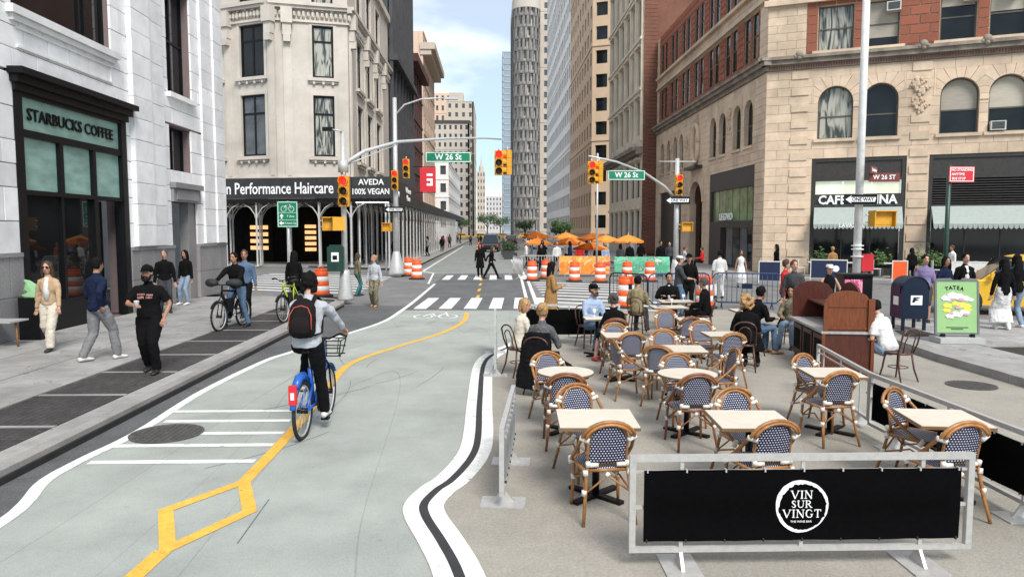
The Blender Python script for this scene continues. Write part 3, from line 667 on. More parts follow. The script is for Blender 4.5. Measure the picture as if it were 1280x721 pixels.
for i in range(8):
    p = Vector((-24.5, 49.9))+Vector((.976, -.218))*(16.1-i*2.15); post(p.x, p.y+.2, .976, -.218); post(p.x-.6, p.y+3.2, .976, -.218)
    post(p.x-.3, p.y+1.8, .976, -.218)
for i in range(34):
    p = Vector((e2.x-.15+i*.011, e2.y+.2+i*2.3)); post(p.x, p.y, 0, 1)
    if i < 22: post(p.x-2.0, p.y+1, 0, 1)
    if 2 < i < 16: post(p.x-3.6, p.y, 0, 1)
text('lettering', 'n Performance Haircare', 1.02, M_white_p, T, S1.M @ Matrix.Translation((11.35, -.035, 5.03)), .015, .012, sx=.74)
text('lettering', 'AVEDA', .5, M_white_p, T, S2.M @ Matrix.Translation((1.25, -.035, 5.38)), .012, .008)
text('lettering', '100% VEGAN', .5, M_white_p, T, S2.M @ Matrix.Translation((1.2, -.035, 4.80)), .012, .008, sx=.84)
text('lettering', 'AVEDA', .5, M_white_p, T, S3.M @ Matrix.Translation((2.4, -.035, 5.38)), .012, .008)
text('lettering', '100% VEGAN', .5, M_white_p, T, S3.M @ Matrix.Translation((2.6, -.035, 4.80)), .012, .008)
text('lettering', 'Performance', .6, M_white_p, T, S3.M @ Matrix.Translation((9.3, -.035, 5.3)), .012, .006)
text('lettering', 'Haircare', .6, M_white_p, T, S3.M @ Matrix.Translation((9.3, -.035, 4.75)), .012, .006)
S2.bx('floodlight', mat('lamp_glow', (1, .95, .85), .5, emit=3, var=0), ((.3, -.1, 4.12), (2.3, -.02, 4.17)))

# --- tan corner building, right
B = E('tan_corner_building', (0, 0, 0), 0, 'tan limestone and red brick corner building with arched windows above the cafe, right', 'building')
D26 = (.911, -.413)
F = Fac(B, (14.6, 39.6, 0), D26, 26, 19)
WZ = 7.15; arcs = []
for u0, u1 in ((2.55, 4.22), (4.66, 6.28), (8.1, 9.75), (10.14, 11.78), (13.5, 15.1), (15.6, 17.2)):
    F.opening(u0, u1, WZ, 9.0); arcs.append((u0, u1))
F.opening(2.35, 6.75, 0, 6.15); F.opening(7.75, 12.6, 0, 6.15); F.opening(13.4, 17.6, 0, 6.15)
UP = [(2.45, 4.13), (4.62, 6.2), (7.95, 9.5), (10.02, 11.6), (13.6, 15.2), (15.7, 17.2)]
for u0, u1 in UP: F.opening(u0, u1, 11.62, 13.9); F.opening(u0, u1, 15.2, 17.6)
ex = [(2.25, 6.58, 9.0, 10.3), (7.8, 12.08, 9.0, 10.3), (13.2, 17.5, 9.0, 10.3)]
F.op += ex
F.clad(M_tan, (0, 18.5, .13, 10.78), .42, 1.15, gap=.014, name='stone_block', limit=240)
F.clad(M_tan, (0, 1.9, 11.45, 19), .42, .8, gap=.014, name='stone_block', limit=300)
# red brick bands between the upper windows, split by pale string stones
F.clad(M_brick, (1.9, 18.5, 11.55, 19), .43, .9, gap=.05, name='brick_band', w1=.05, limit=120)
F.op = F.op[:-3]
F.op += ex
F.wall(M_tan, .5, .062)
for u0, u1 in ((2.25, 6.58), (7.8, 12.08), (13.2, 17.5)): pass
F.op = F.op[:-3]
for a, b in ((0, 1), (2, 3), (4, 5)):
    (a0, a1), (b0, b1) = arcs[a], arcs[b]; mid = (a1+b0)/2
    for (u0, u1), s0, s1 in ((arcs[a], .30, mid-a1), (arcs[b], b0-mid, .30)):
        # asymmetric surround: build with equal sides then fill
        sd = min(s0, s1); F.arch(u0, u1, 9.0, 9.83, M_tan, 9, top=.47, side=sd)
        if s0 > sd: F.bx('spandrel_stone', M_tan, ((u0-s0, -.01, 9.0), (u0-sd-.006, .35, 10.3)))
        if s1 > sd: F.bx('spandrel_stone', M_tan, ((u1+sd+.006, -.01, 9.0), (u1+s1, .35, 10.3)))
    F.bx('impost', M_tan, ((a1, -.05, 8.72), (b0, .06, 8.92)), bevel=.01)
bl = [.0, .3, 1, .9, 0, .5]
for i, (u0, u1) in enumerate(arcs):
    F.archwin(u0, u1, WZ, 9.0, 9.83, M_sash, M_curt if i == 0 else M_glass, blind=bl[i])
    F.bx('sill', M_tan, ((u0-.15, -.12, WZ-.16), (u1+.15, .2, WZ-.005)), bevel=.01)
for i, (u0, u1) in enumerate(UP):
    F.window(u0, u1, 11.62, 13.9, M_sash, M_curt if i in (0,) else M_glass, ny=2, t=.07, blind=(0, .8, .25, .45, .3, .6)[i]); F.window(u0, u1, 15.2, 17.6, M_sash, M_glass, ny=2, t=.07, blind=.4)
    F.bx('sill', M_tan, ((u0-.25, -.18, 11.45), (u1+.25, .1, 11.62)), bevel=.01); F.bx('sill', M_tan, ((u0-.25, -.18, 15.0), (u1+.25, .1, 15.19)), bevel=.01)
F.bx('cornice', M_cornice, ((-.3, -.32, 11.05), (26, .062, 11.28)), ((-.42, -.45, 11.28), (26, .062, 11.44)), ((-.1, -.12, 10.79), (26, .062, 11.05)), bevel=.02)
F.bx('upper_cornice', M_tan, ((-.2, -.22, 14.1), (26, .062, 14.4)), bevel=.02)
M_redcarve = mat('red_carved_frieze', (.20, .09, .065), .9, var=.5, scale=12)
bm = bmesh.new()
for i in range(150): box(bm, (.1+i*.12, -.14, 10.82), (.17+i*.12, -.121, 11.0), F.M)
o = O('frieze_teeth', to_mesh(bm, 'frieze_teeth'), M_redcarve, B); o['kind'] = 'stuff'
def cartouche(f, u, z, s=1.0):
    bm = bmesh.new(); rnd = random.Random(int(u*10))
    for k in range(26):
        a = rnd.uniform(0, 6.28); r = rnd.uniform(.1, .42)*s; sz = rnd.uniform(.05, .13)*s
        M2 = f.M @ Matrix.Translation((u+abs(math.cos(a))*r*(1 if k % 2 else -1), -.05, z+math.sin(a)*r*1.15)) @ Matrix.Diagonal((sz, .09, sz*1.3, 1))
        bmesh.ops.create_icosphere(bm, subdivisions=1, radius=1, matrix=M2)
    return O('carved_cartouche', to_mesh(bm, 'carved_cartouche'), M_tan, f.root)
cartouche(F, 7.2, 9.45); cartouche(F, 7.2, 8.55, .85)
for u in (1.6, 7.25, 9.9): 
    bm = bmesh.new()
    for q in ((0, -.4, .15, .2), (-.18, -.35, .05, .12), (.18, -.35, .05, .12), (0, -.42, -.05, .12)):
        bmesh.ops.create_icosphere(bm, subdivisions=2, radius=1, matrix=F.M @ Matrix.Translation((u+q[0], q[1], 11.33+q[2])) @ Matrix.Diagonal((q[3], .15, q[3], 1)))
    O('lion_head', to_mesh(bm, 'lion_head'), M_cornice, B)
M_ac = mat('air_conditioner_grey', (.50, .49, .46), .6, var=.1)
for u, z in ((5.9, 13.5), (9.2, 13.6), (10.9, 13.72), (10.55, 7.42)):
    o = F.bx('air_conditioner', M_ac, ((u-.32, -.2, z-.22), (u+.32, .27, z+.22)), bevel=.015)
    boxes('grille', [((u-.26, -.212, z-.16+i*.05), (u+.26, -.204, z-.13+i*.05)) for i in range(7)], M_black, o, F.M)
# quoins: proud alternating blocks beside the shop fronts
for u in (1.25, 6.85): F.place([(u, u+.85, .2+i*.84, .2+i*.84+.42) for i in range(13)], M_tan, name='quoin', proud=.05, w1=-.006)
# shop fronts
M_awn = mat('pale_green_awning', (.33, .37, .345), .8, var=.08, scale=6)
M_brz = mat('dark_bronze', (.035, .030, .026), .45, var=.3)
lit = mat('lit_cafe_window', (.62, .66, .50), .5, var=.35, scale=1.2, emit=.25)
for u0, u1, k in ((2.35, 6.75, 0), (7.75, 12.6, 1), (13.4, 17.6, 1)):
    F.bx('shop_frame', M_brz, ((u0, .05, .13), (u0+.18, .3, 6.15)), ((u1-.18, .05, .13), (u1, .3, 6.15)), ((u0+.18, .05, 5.98), (u1-.18, .3, 6.15)), ((u0+.18, .03, 4.98), (u1-.18, .3, 5.12)), ((u0+.18, .05, 3.62), (u1-.18, .3, 3.72)), ((u0+.18, .05, .13), (u1-.18, .3, .5)))
    F.bx('transom_panel', M_brz, ((u0+.18, .12, 5.12), (u1-.18, .2, 5.98)))
    if k:
        for i in range(10): F.bx('louvre_slat', M_brz, ((u0+.18, .06, 3.78+i*.12), (u1-.18, .2, 3.83+i*.12)))
        F.bx('louvre_back', M_dark, ((u0+.18, .22, 3.72), (u1-.18, .25, 4.98)))
    else:
        w3 = (u1-u0-.36)/3
        for i in range(3): F.bx('pane', lit, ((u0+.18+i*w3+.03, .18, 3.72), (u0+.18+(i+1)*w3-.03, .2, 4.98)))
    for i in range(3):
        w3 = (u1-u0-.36)/3; f_ = F.bx('pane', M_glass, ((u0+.18+i*w3+.03, .25, .5), (u0+.18+(i+1)*w3-.03, .27, 3.62)))
    F.bx('mullion', M_brz, *[((u0+.18+i*w3-.03, .2, .5), (u0+.18+i*w3+.03, .3, 3.62)) for i in (1, 2)])
    # awning
    bm = bmesh.new(); a0, a1 = u0+.18, u1-.12
    P = [(a0, 0, 3.62), (a1, 0, 3.62), (a1, -.95, 2.75), (a0, -.95, 2.75)]
    v = [bm.verts.new(F.M @ Vector(p)) for p in P]; v2 = [bm.verts.new(F.M @ (Vector(p)-Vector((0, 0, .03)))) for p in P]
    for q in ((0, 1, 2, 3),): bm.faces.new([v[i] for i in q]); bm.faces.new([v2[i] for i in reversed(q)])
    for i in range(4): bm.faces.new((v[i], v2[i], v2[(i+1) % 4], v[(i+1) % 4]))
    n = 22
    for i in range(n):
        a, b = a0+(a1-a0)*i/n, a0+(a1-a0)*(i+1)/n
        prism(bm, [(a, 2.74), (a+.02, 2.55), ((a+b)/2, 2.49), (b-.02, 2.55), (b, 2.74)], -.965, -.95, F.M @ Matrix(((1, 0, 0, 0), (0, 0, 1, 0), (0, 1, 0, 0), (0, 0, 0, 1))))
    O('awning', to_mesh(bm, 'awning'), M_awn, B)
F.bx('sign_band', M_brz, ((2.53, .06, 3.73), (6.57, .16, 4.30)))
text('lettering', 'CAFE CUCINA', .62, M_white_p, B, F.M @ Matrix.Translation((4.55, -.02, 3.98)), .03, .02, sx=.92)
text('lettering', 'LAVAZZA', .26, M_white_p, B, F.M @ Matrix.Translation((4.3, -.975, 2.66)), .005, .006)
# Broadway side of the same building
G2 = Fac(B, (14.6, 66, 0), (0, -1), 26.4, 19)
yb = lambda y: 66-y
BA = [(43.2, 42.1), (45.4, 44.3), (48.0, 46.9), (50.2, 49.1), (57.6, 56.6), (59.8, 58.8), (62.4, 61.4), (64.6, 63.6)]
BA = [(43.0, 41.6), (45.0, 43.6), (47.8, 46.4), (49.8, 48.4), (57.9, 56.7), (59.8, 58.6), (62.0, 60.8), (64.2, 63.0)]
G2.opening(yb(49.6), yb(41.1), 0, 6.1); G2.opening(yb(54.6), yb(51.3), 0, 4.4); G2.opening(yb(64.5), yb(57), 0, 5.6)
exs = []
for a, b in BA: G2.opening(yb(a), yb(b), 7.2, 9.1); exs.append((yb(a)-.25, yb(b)+.25, 9.1, 10.2))
br = []
y = 64.6
while y > 41.6:
    for z in (11.9, 15.6): G2.opening(yb(y), yb(y)+.95, z, z+2.5); G2.opening(yb(y)+1.3, yb(y)+2.25, z, z+2.5)
    br.append(y); y -= 3.55
G2.op += exs+[(yb(54.9), yb(51.0), 4.4, 6.3)]
G2.clad(M_tan, (0, 26.4, .13, 10.78), .42, 1.15, gap=.016, name='stone_block', limit=299)
G2.clad(M_tan, (0, .9, 11.45, 19), .42, .9, gap=.016, name='quoin', limit=120); G2.clad(M_tan, (25.2, 26.4, 11.45, 19), .42, 1.2, gap=.016, name='quoin', limit=150)
G2.clad(M_tan, (.9, 25.2, 14.45, 15.55), .5, 1.0, gap=.02, name='quoin', limit=170)
G2.clad(M_brick, (.9, 25.2, 11.45, 14.45), .43, .8, gap=.05, name='brick_band', w1=.05, limit=300)
G2.clad(M_brick, (.9, 25.2, 15.55, 19), .43, .8, gap=.05, name='brick_band', w1=.05, limit=300)
G2.wall(M_tan, .5, .062)
G2.op = G2.op[:-9]
for a, b in BA:
    u0, u1 = yb(a), yb(b); G2.arch(u0, u1, 9.1, 9.8, M_tan, 5, top=.4, side=.25)
    G2.archwin(u0, u1, 7.2, 9.1, 9.8, M_sash, M_glass); G2.bx('sill', M_tan, ((u0-.1, -.1, 7.05), (u1+.1, .2, 7.195)))
for y in br:
    for z in (11.9, 15.6):
        for q in (0, 1.3): G2.window(yb(y)+q, yb(y)+q+.95, z, z+2.5, M_sash, M_glass, ny=2, t=.05, w=.07)
G2.arch(yb(54.6), yb(51.3), 4.4, 5.9, M_tan, 11, top=.4, side=.3, proud=.06)
G2.bx('doorway_back', M_dark, ((yb(54.6), .8, .13), (yb(51.3), .85, 6)))
G2.bx('cornice', M_cornice, ((0, -.32, 11.05), (26.85, .062, 11.28)), ((0, -.45, 11.28), (26.9, .062, 11.44)), ((0, -.12, 10.79), (26.5, .062, 11.05)), bevel=.02)
G2.bx('string_course', M_tan, ((.5, -.2, 14.5), (26.6, -.01, 14.7)), ((.5, -.25, 15.35), (26.6, -.01, 15.55)), bevel=.02)
bm = bmesh.new(); tube(bm, [G2.M @ Vector((yb(52.9)+.75*math.cos(a*.3927), -.1, 8.55+1.35*math.sin(a*.3927))) for a in range(17)], .16, 8); O('oval_window_frame', to_mesh(bm, 'oval_window_frame', True), M_tan, B)
G2.bx('oval_window', M_tan, ((yb(52.9)-.5, -.01, 7.5), (yb(52.9)+.5, -.005, 9.6)))
cartouche(G2, yb(52.9), 10.2, .9); cartouche(G2, yb(45.7), 9.5, .8); cartouche(G2, yb(45.7), 8.6, .7); cartouche(G2, yb(55.6), 8.9, .9); cartouche(G2, yb(60.3), 9.2, .8)
G2.bx('balcony_ledge', M_brz, ((yb(54.3), -.55, 6.75), (yb(51.4), -.0, 6.95)), bevel=.03)
u0, u1 = yb(49.6), yb(41.1)
G2.bx('shop_frame', M_brz, ((u0, .05, .13), (u0+.3, .3, 6.1)), ((u1-.3, .05, .13), (u1, .3, 6.1)), ((u0+.3, .05, 4.95), (u1-.3, .25, 6.1)), ((u0+.3, .05, 2.6), (u1-.3, .3, 3.0)), ((u0+.3, .05, .13), (u0+2.4, .3, 2.6)))
lit2 = mat('green_reflecting_glass', (.16, .24, .11), .15, var=.7, scale=1.4)
for i in range(6):
    w6 = (u1-u0-.6)/6; G2.bx('pane', lit2, ((u0+.3+i*w6+.05, .2, 3.0), (u0+.3+(i+1)*w6-.05, .22, 4.95)))
    if i > 1: G2.bx('pane', M_glass2 if i in (2, 4) else M_glass, ((u0+.3+i*w6+.08, .25, .3), (u0+.3+(i+1)*w6-.08, .27, 2.6)))
text('lettering', 'LEGNO', .6, M_white_p, B, G2.M @ Matrix.Translation(((u0+u1)/2-.6, -.02, 3.25)), .03, .01, sx=1.3)
G2.bx('shop_frame', M_brz, ((yb(64.5), .15, .13), (yb(57), .2, 5.6)))
slab('roof', [(14.9, 65.9), (14.9, 39.8), (38, 29.4), (60, 60)], 18.7, 19, M_cornice, B)
M_orn = mat('warm_cream_stone', (.76, .66, .52), .8, var=.08, scale=4, bump=.2, bscale=20, stain=.22, stain_scale=.5)
# --- cream ornate building with brown party wall
B = E('ornate_cream_building', (0, 0, 0), 0, 'ornate cream building with bracketed window bays and a brown brick side wall', 'building')
F = Fac(B, (13.4, 84.5, 0), (0, -1), 18.3, 34)
zs = [(1, 4.2), (5.4, 8.6), (11.0, 14.2), (15.4, 18.6), (19.8, 23), (24.2, 27.4), (28.6, 31.8)]
for u in (1.0, 4.0, 7.0, 10.0, 13.0, 15.6):
    for a, b in zs: F.opening(u, u+1.6, a, b)
F.wall(M_orn, .5, 0)
for (u0, u1, a, b) in list(F.op):
    F.window(u0, u1, a, b, M_sash, M_glass2, ny=2, t=.08, w=.18); F.bx('window_hood', M_orn, ((u0-.2, -.28, b+.15), (u1+.2, 0-.001, b+.38)), bevel=.02)
for u in (.3, 3.2, 6.2, 9.2, 12.2, 14.8, 17.6): F.bx('pilaster', M_orn, ((u, -.16, 10.4), (u+.45, -.001, 33)), bevel=.03)
F.bx('cornice', M_cornice, ((-.2, -.9, 9.5), (18.3, -.001, 9.85)), ((-.2, -.6, 9.2), (18.3, -.001, 9.498)), bevel=.02)
F.bx('string_course', M_orn, *[((0, -.3, z-.6), (18.3, -.162, z-.35)) for z in (15.4, 19.8, 24.2, 28.6)])
F2 = Fac(B, (13.4, 66.15, 0), (1, 0), 1.25, 34); 
F2.place([(0, 1.25, .3+i*.33, .3+i*.33+.33) for i in range(100)], M_brown, name='brick_course', gap=.02, w1=.2)
boxes('side_wall', [((13.45, 66.3, 0), (30, 66.6, 34))], M_brown, B)
# distant buildings, each face a grid of real windows
def tower(label, name, faces, m, pane, cat='building', roof=None):
    B = E(name, (0, 0, 0), 0, label, cat)
    for (o, d, W_, z0, z1, nu, nz, fu, fz, zs0) in faces:
        f = Fac(B, (*o, 0), d, W_, z1, z0); du = W_/nu; dz = (z1-zs0)/nz
        for i in range(nu):
            for j in range(nz): f.opening(du*(i+(1-fu)/2), du*(i+(1+fu)/2), zs0+dz*(j+(1-fz)/2), zs0+dz*(j+(1+fz)/2))
        f.wall(m, .6, 0)
        wm = bmesh.new(); uw, hw = du*fu, dz*fz
        box(wm, (0, .25, 0), (uw, .3, hw)); me = to_mesh(wm, 'window'); me.materials.append(pane)
        fr = bmesh.new(); box(fr, (0, .2, hw*.48), (uw, .26, hw*.54)); fe = to_mesh(fr, 'sash'); fe.materials.append(M_sash)
        for i, (u0, u1, a, b) in enumerate(f.op):
            if i < 300:
                w = O('window', me, None, B); w.matrix_local = f.M @ Matrix.Translation((u0, 0, a))
                if len(f.op) < 80: O('sash', fe, None, w)
            else: break
        if len(f.op) > 300:
            bmm = bmesh.new()
            for (u0, u1, a, b) in f.op[300:]: box(bmm, (u0, .25, a), (u1, .3, b), f.M)
            O('window', to_mesh(bmm, 'window'), pane, B)['kind'] = 'stuff'
        f.bx('floor_band', m, *[((0, -.12, zs0+dz*j-.15), (W_, -.001, zs0+dz*j+.12)) for j in range(0, nz+1, max(1, nz//4))])
    return B
B = tower('beige brick office tower with paired sash windows, right of the avenue', 'beige_office_tower', [((14.6, 109), D26, 22, 0, 56, 8, 16, .62, .56, 2), ((14.6, 139), (0, -1), 30, 0, 56, 9, 16, .45, .56, 2)], M_beige, M_glass)
B = tower('tall white gridded office block with dark windows beside the beige tower', 'white_office_tower', [((14.6, 198), (0, -1), 58.5, 0, 66, 17, 16, .62, .62, 2)], M_tower, M_charc)
boxes('side_wall', [((14.7, 139.5, 0), (40, 140, 66))], M_tower, B)
B = tower('beige stone building at the far end of the right side, before the wrapped tower', 'far_beige_building', [((15.2, 270), (1, 0), 14, 0, 88, 5, 22, .4, .5, 2), ((15.2, 300), (0, -1), 30, 0, 88, 8, 22, .4, .5, 2)], mat('pale_beige_stone', (.50, .43, .36), .85, var=.08, scale=.4), M_glass2)
# wedge tower wrapped in scaffold
B = E('wrapped_wedge_tower', (0, 0, 0), 0, 'tall rounded wedge tower wrapped in dark scaffold netting in the distance', 'building')
M_net = mat('scaffold_netting', (.26, .25, .245), .9, var=.35, scale=.5, stain=.3, stain_scale=.3)
bm = bmesh.new(); n = 20; cx, cy, r = 11.6, 252, 3.7
prof = lambda rr: [(cx+rr*math.cos(R(180+a*180/n)), cy+rr*math.sin(R(180+a*180/n))) for a in range(n+1)]+[(cx+rr, 275), (cx-rr, 275)]
prism(bm, prof(r), 0, 76); O('wall', to_mesh(bm, 'wall'), M_far, B)
bm = bmesh.new()
for i in range(20): prism(bm, prof(r+.9), 2+i*3.7, 2.35+i*3.7)
O('scaffold_deck', to_mesh(bm, 'scaffold_deck'), mat('scaffold_boards', (.17, .16, .15), .9), B)
bm = bmesh.new()
for a in range(0, 181, 15):
    x, y = cx+(r+.85)*math.cos(R(180+a)), cy+(r+.85)*math.sin(R(180+a)); box(bm, (x-.09, y-.09, 0), (x+.09, y+.09, 77))
for yy in range(255, 276, 4): box(bm, (cx-r-.95, yy, 0), (cx-r-.75, yy+.2, 77))
O('scaffold_tube', to_mesh(bm, 'scaffold_tube'), MATS['scaffold_boards'], B)
wm = bmesh.new(); box(wm, (-.32, -.12, -.95), (.32, .12, .95)); wme = to_mesh(wm, 'window')
for i in range(20):
    for a in range(15, 180, 22):
        o = O('window', wme, M_glass2, B, (cx+(r-.02)*math.cos(R(180+a)), cy+(r-.02)*math.sin(R(180+a)), 4.3+i*3.7), (0, 0, R(90+180+a)))
bm = bmesh.new(); prism(bm, prof(r+1.0), 75, 78); prism(bm, prof(r+.4), 78.01, 78.6); O('cornice', to_mesh(bm, 'cornice'), M_far, B)
bm = bmesh.new()
for i in range(20):
    q = prof(r+.95)
    for k in range(n+2):
        if (i*7+k*3) % 5 < 2:
            a, b = q[k], q[(k+1) % len(q)]
            v = [bm.verts.new((*a, 2.4+i*3.7)), bm.verts.new((*b, 2.4+i*3.7)), bm.verts.new((*b, 5.6+i*3.7)), bm.verts.new((*a, 5.6+i*3.7))]; bm.faces.new(v)
O('netting', to_mesh(bm, 'netting'), M_net, B)
tower('slim blue glass skyscraper far behind the wrapped tower', 'blue_glass_tower', [((7.2, 500), (1, 0), 6, 0, 120, 4, 30, .9, .85, 2), ((7.2, 520), (0, -1), 20, 0, 120, 6, 30, .9, .85, 2)], mat('blue_mullion', (.38, .41, .44), .4), mat('blue_glass', (.28, .34, .40), .15, var=.2, scale=.05))
# left side beyond the cream building
B = tower('dark cast iron fronted building directly beyond the cream corner building', 'dark_iron_building', [((-10.6, 77.6), (0, 1), 20, 0, 38, 7, 9, .62, .68, 4)], M_charc, M_glass2)
boxes('bay_column', [((-10.45, 77.7+i*2.86, 4), (-10.1, 78.0+i*2.86, 38)) for i in range(8)], M_charc, B); boxes('cornice', [((-10.5, 77.6, 19.8), (-9.6, 97.6, 20.4)), ((-10.5, 77.6, 37.2), (-9.3, 97.6, 38))], M_charc, B)
B = tower('low dark red brick building past the dark iron fronted one', 'dark_red_building', [((-10.6, 97.8), (0, 1), 17, 0, 25, 6, 6, .5, .6, 3)], M_redb, M_glass)
boxes('cornice', [((-10.5, 97.8, 24.2), (-9.5, 114.8, 25.2))], M_redb, B)
B = tower('pinkish stone tower with heavy projecting cornice on the left of the avenue', 'pink_cornice_tower', [((-10.6, 117), (0, 1), 22, 0, 33, 7, 8, .4, .5, 2)], M_pink, M_glass2)
boxes('side_wall', [((-30, 117.1, 0), (-10.65, 117.5, 33))], M_pink, B); boxes('cornice', [((-11, 116.6, 30.2), (-8.7, 139, 31.2)), ((-11, 116.8, 29.4), (-9.3, 139, 30.199))], mat('cornice_stone', (.5, .42, .34), .85), B)
boxes('side_wall', [((-30, 139.2, 0), (-10.6, 139.6, 30))], M_pink, B)
tower('grey stone block with rows of small windows and dark roof line, mid distance left', 'grey_stone_block', [((-24, 300), (1, 0), 15, 0, 45, 7, 12, .42, .5, 4), ((-9, 300), (0, 1), 60, 0, 45, 14, 12, .42, .5, 4)], M_far, M_charc)
B = tower('taller pale block with stepped roof rising behind the grey stone block', 'pale_stepped_block', [((-19, 315), (1, 0), 11.5, 0, 56, 4, 15, .4, .5, 2), ((-7.6, 315), (0, 1), 50, 0, 56, 10, 15, .4, .5, 2)], mat('warm_pale_stone', (.52, .46, .38), .85), M_glass2)
boxes('roof_block', [((-18, 317, 56), (-12, 325, 60))], M_far, B)
boxes('dark_roof_line', [((-24.2, 299.5, 45), (-8.7, 301, 46))], M_charc, B)
tower('pinkish building just left behind the grey stone block', 'pink_background_block', [((-28, 335), (1, 0), 10, 0, 63, 4, 14, .4, .5, 2)], M_pink, M_glass2)
tower('salmon stone building further down the left side of the avenue', 'salmon_building', [((-18, 450), (1, 0), 7, 0, 44, 3, 10, .4, .5, 2), ((-11, 450), (0, 1), 60, 0, 44, 9, 10, .4, .5, 2)], M_pink, M_glass2)
B = tower('pale far tower with a small pointed spire near the end of the avenue', 'spire_tower', [((-9.6, 480), (1, 0), 5.4, 0, 40, 3, 9, .4, .5, 2)], M_far, M_glass2)
bm = bmesh.new(); lathe(bm, [(1.6, 40), (1.4, 43), (.5, 45), (.08, 50)], 8, cx=-6.8, cy=482); O('spire', to_mesh(bm, 'spire'), M_far, B)
tower('faint low pale building closing the far end of the avenue', 'far_end_building', [((-5, 620), (1, 0), 16, 0, 30, 6, 7, .4, .5, 2)], mat('pale_far_stone', (.55, .52, .5), .9), M_glass2)
B = tower('white low building on the left above the far end of the scaffold', 'white_low_building', [((-9.8, 170), (0, 1), 60, 0, 18, 12, 4, .5, .5, 2), ((-20, 169.9), (1, 0), 10.2, 0, 18, 4, 4, .5, .5, 2)], M_tower, M_charc)
# ================================================================== STREET FURNITURE
M_galv = mat('galvanised_steel', (.52, .52, .51), .45, .3, var=.12, scale=10)
M_whpole = mat('white_pole_paint', (.80, .79, .77), .5, var=.08, scale=9, stain=.2, stain_scale=3)
M_sigy = mat('signal_yellow', (.62, .30, .02), .5, var=.12, scale=8)
M_sigo = mat('pedestrian_signal_orange', (.68, .33, .02), .5, var=.12, scale=8)
M_red_on = mat('lit_red_lens', (1, .012, .008), .3, emit=1.3, var=.02)
M_off = mat('dark_lens', (.03, .02, .015), .25)
M_sgreen = mat('sign_green', (.0, .19, .09), .45, var=.05)
M_sred = mat('sign_red', (.62, .02, .03), .45, var=.05)
M_sbrown = mat('sign_brown', (.18, .035, .03), .45, var=.08)
M_orange = mat('drum_orange', (.85, .115, .02), .5, var=.08, scale=8)
M_reflw = mat('reflective_white_band', (.80, .78, .75), .5, var=.05)
M_rubber = mat('black_rubber', (.02, .02, .02), .8, var=.3)
M_greenp = mat('dark_green_paint', (.012, .045, .032), .4, var=.2)
M_mailb = mat('mailbox_blue', (.007, .015, .035), .4, var=.15, spec=.3)
M_taxi = mat('taxi_yellow', (.80, .46, .03), .25, var=.04)
I3 = Matrix.Identity(4)
def rx(yaw, loc): return Matrix.Translation(loc) @ Matrix.Rotation(R(-yaw), 4, 'Z')
def signal(x, y, z, yaw, label, group='three-section traffic signals', back=True):
    t = E('traffic_signal', (x, y, z), yaw, label, 'traffic light', group)
    for k, nm in enumerate(('red', 'amber', 'green')):
        zz = .33-k*.33
        h = boxes('housing', [((-.17, -.1, zz-.16), (.17, .12, zz+.16))], M_sigy, t, bevel=.025)
        bm = bmesh.new(); lathe(bm, [(.12, 0), (.115, .03), (.06, .05)], 14, Matrix.Translation((0, -.1, zz)) @ Matrix.Rotation(R(90), 4, 'X'))
        O('lens', to_mesh(bm, 'lens', True), M_red_on if k == 0 else M_off, h)
        bm = bmesh.new(); r = []
        for yy in (-.1, -.32):
            r.append([bm.verts.new((.135*math.cos(R(a)), yy, zz+.135*math.sin(R(a)))) for a in range(-30, 211, 20)])
        r.append([bm.verts.new((v.co.x*1.08, v.co.y, zz+(v.co.z-zz)*1.08)) for v in r[1]]); r.append([bm.verts.new((v.co.x*1.08, v.co.y, zz+(v.co.z-zz)*1.08)) for v in r[0]])
        for a, b in ((0, 1), (1, 2), (2, 3)):
            for i in range(len(r[0])-1): bm.faces.new((r[a][i], r[a][i+1], r[b][i+1], r[b][i]))
        O('visor', to_mesh(bm, 'visor'), M_sigy, h)
    tubes('bracket', [([(0, .02, .48), (0, .02, .62)], .03)], M_galv, t)
    return t
def side_signal(x, y, z, yaw, label):
    return signal(x, y, z, yaw, label)
def ped_signal(x, y, z, yaw, label, wd=.42, lit=False):
    t = E('pedestrian_signal', (x, y, z), yaw, label, 'pedestrian signal', 'pedestrian signals')
    boxes('housing', [((-wd/2, -.1, -.22), (wd/2, .16, .22))], M_sigo, t, bevel=.03)
    boxes('screen', [((-wd/2+.05, -.112, -.17), (wd/2-.05, -.104, .17))], M_off if lit else M_sigo, t)
    boxes('hood', [((-wd/2-.01, -.26, .19), (wd/2+.01, -.1, .222)), ((-wd/2-.01, -.24, -.22), (-wd/2+.015, -.1, .188)), ((wd/2-.015, -.24, -.22), (wd/2+.01, -.1, .188))], M_sigo, t)
    tubes('bracket', [([(-wd/2-.02, .05, .1), (-wd/2-.12, .05, .1)], .02), ([(-wd/2-.02, .05, -.1), (-wd/2-.12, .05, -.1)], .02)], M_galv, t)
    return t
def sign(name, x, y, z, yaw, w, h, m, label, cat, lines=(), tm=None, border=True, group=None, parent=None, two=False):
    t = E(name, (x, y, z), yaw, label, cat, group)
    boxes('plate', [((-w/2, -.012, -h/2), (w/2, .012, h/2))], m, t)
    tm = tm or M_white_p
    if border:
        b = .018*max(1, w/1.2)
        boxes('border', [((-w/2+.02, -.017, h/2-.02-b), (w/2-.02, -.0125, h/2-.02)), ((-w/2+.02, -.017, -h/2+.02), (w/2-.02, -.0125, -h/2+.02+b)), ((-w/2+.02, -.017, -h/2+.02+b+.001), (-w/2+.02+b, -.0125, h/2-.021-b)), ((w/2-.02-b, -.017, -h/2+.021+b), (w/2-.02, -.0125, h/2-.021-b))], tm, t)
    for s, sz, px, pz, sx in lines: text('lettering', s, sz, tm, t, Matrix.Translation((px, -.018, pz)), .003, .004*sz/.2, sx=sx)
    return t
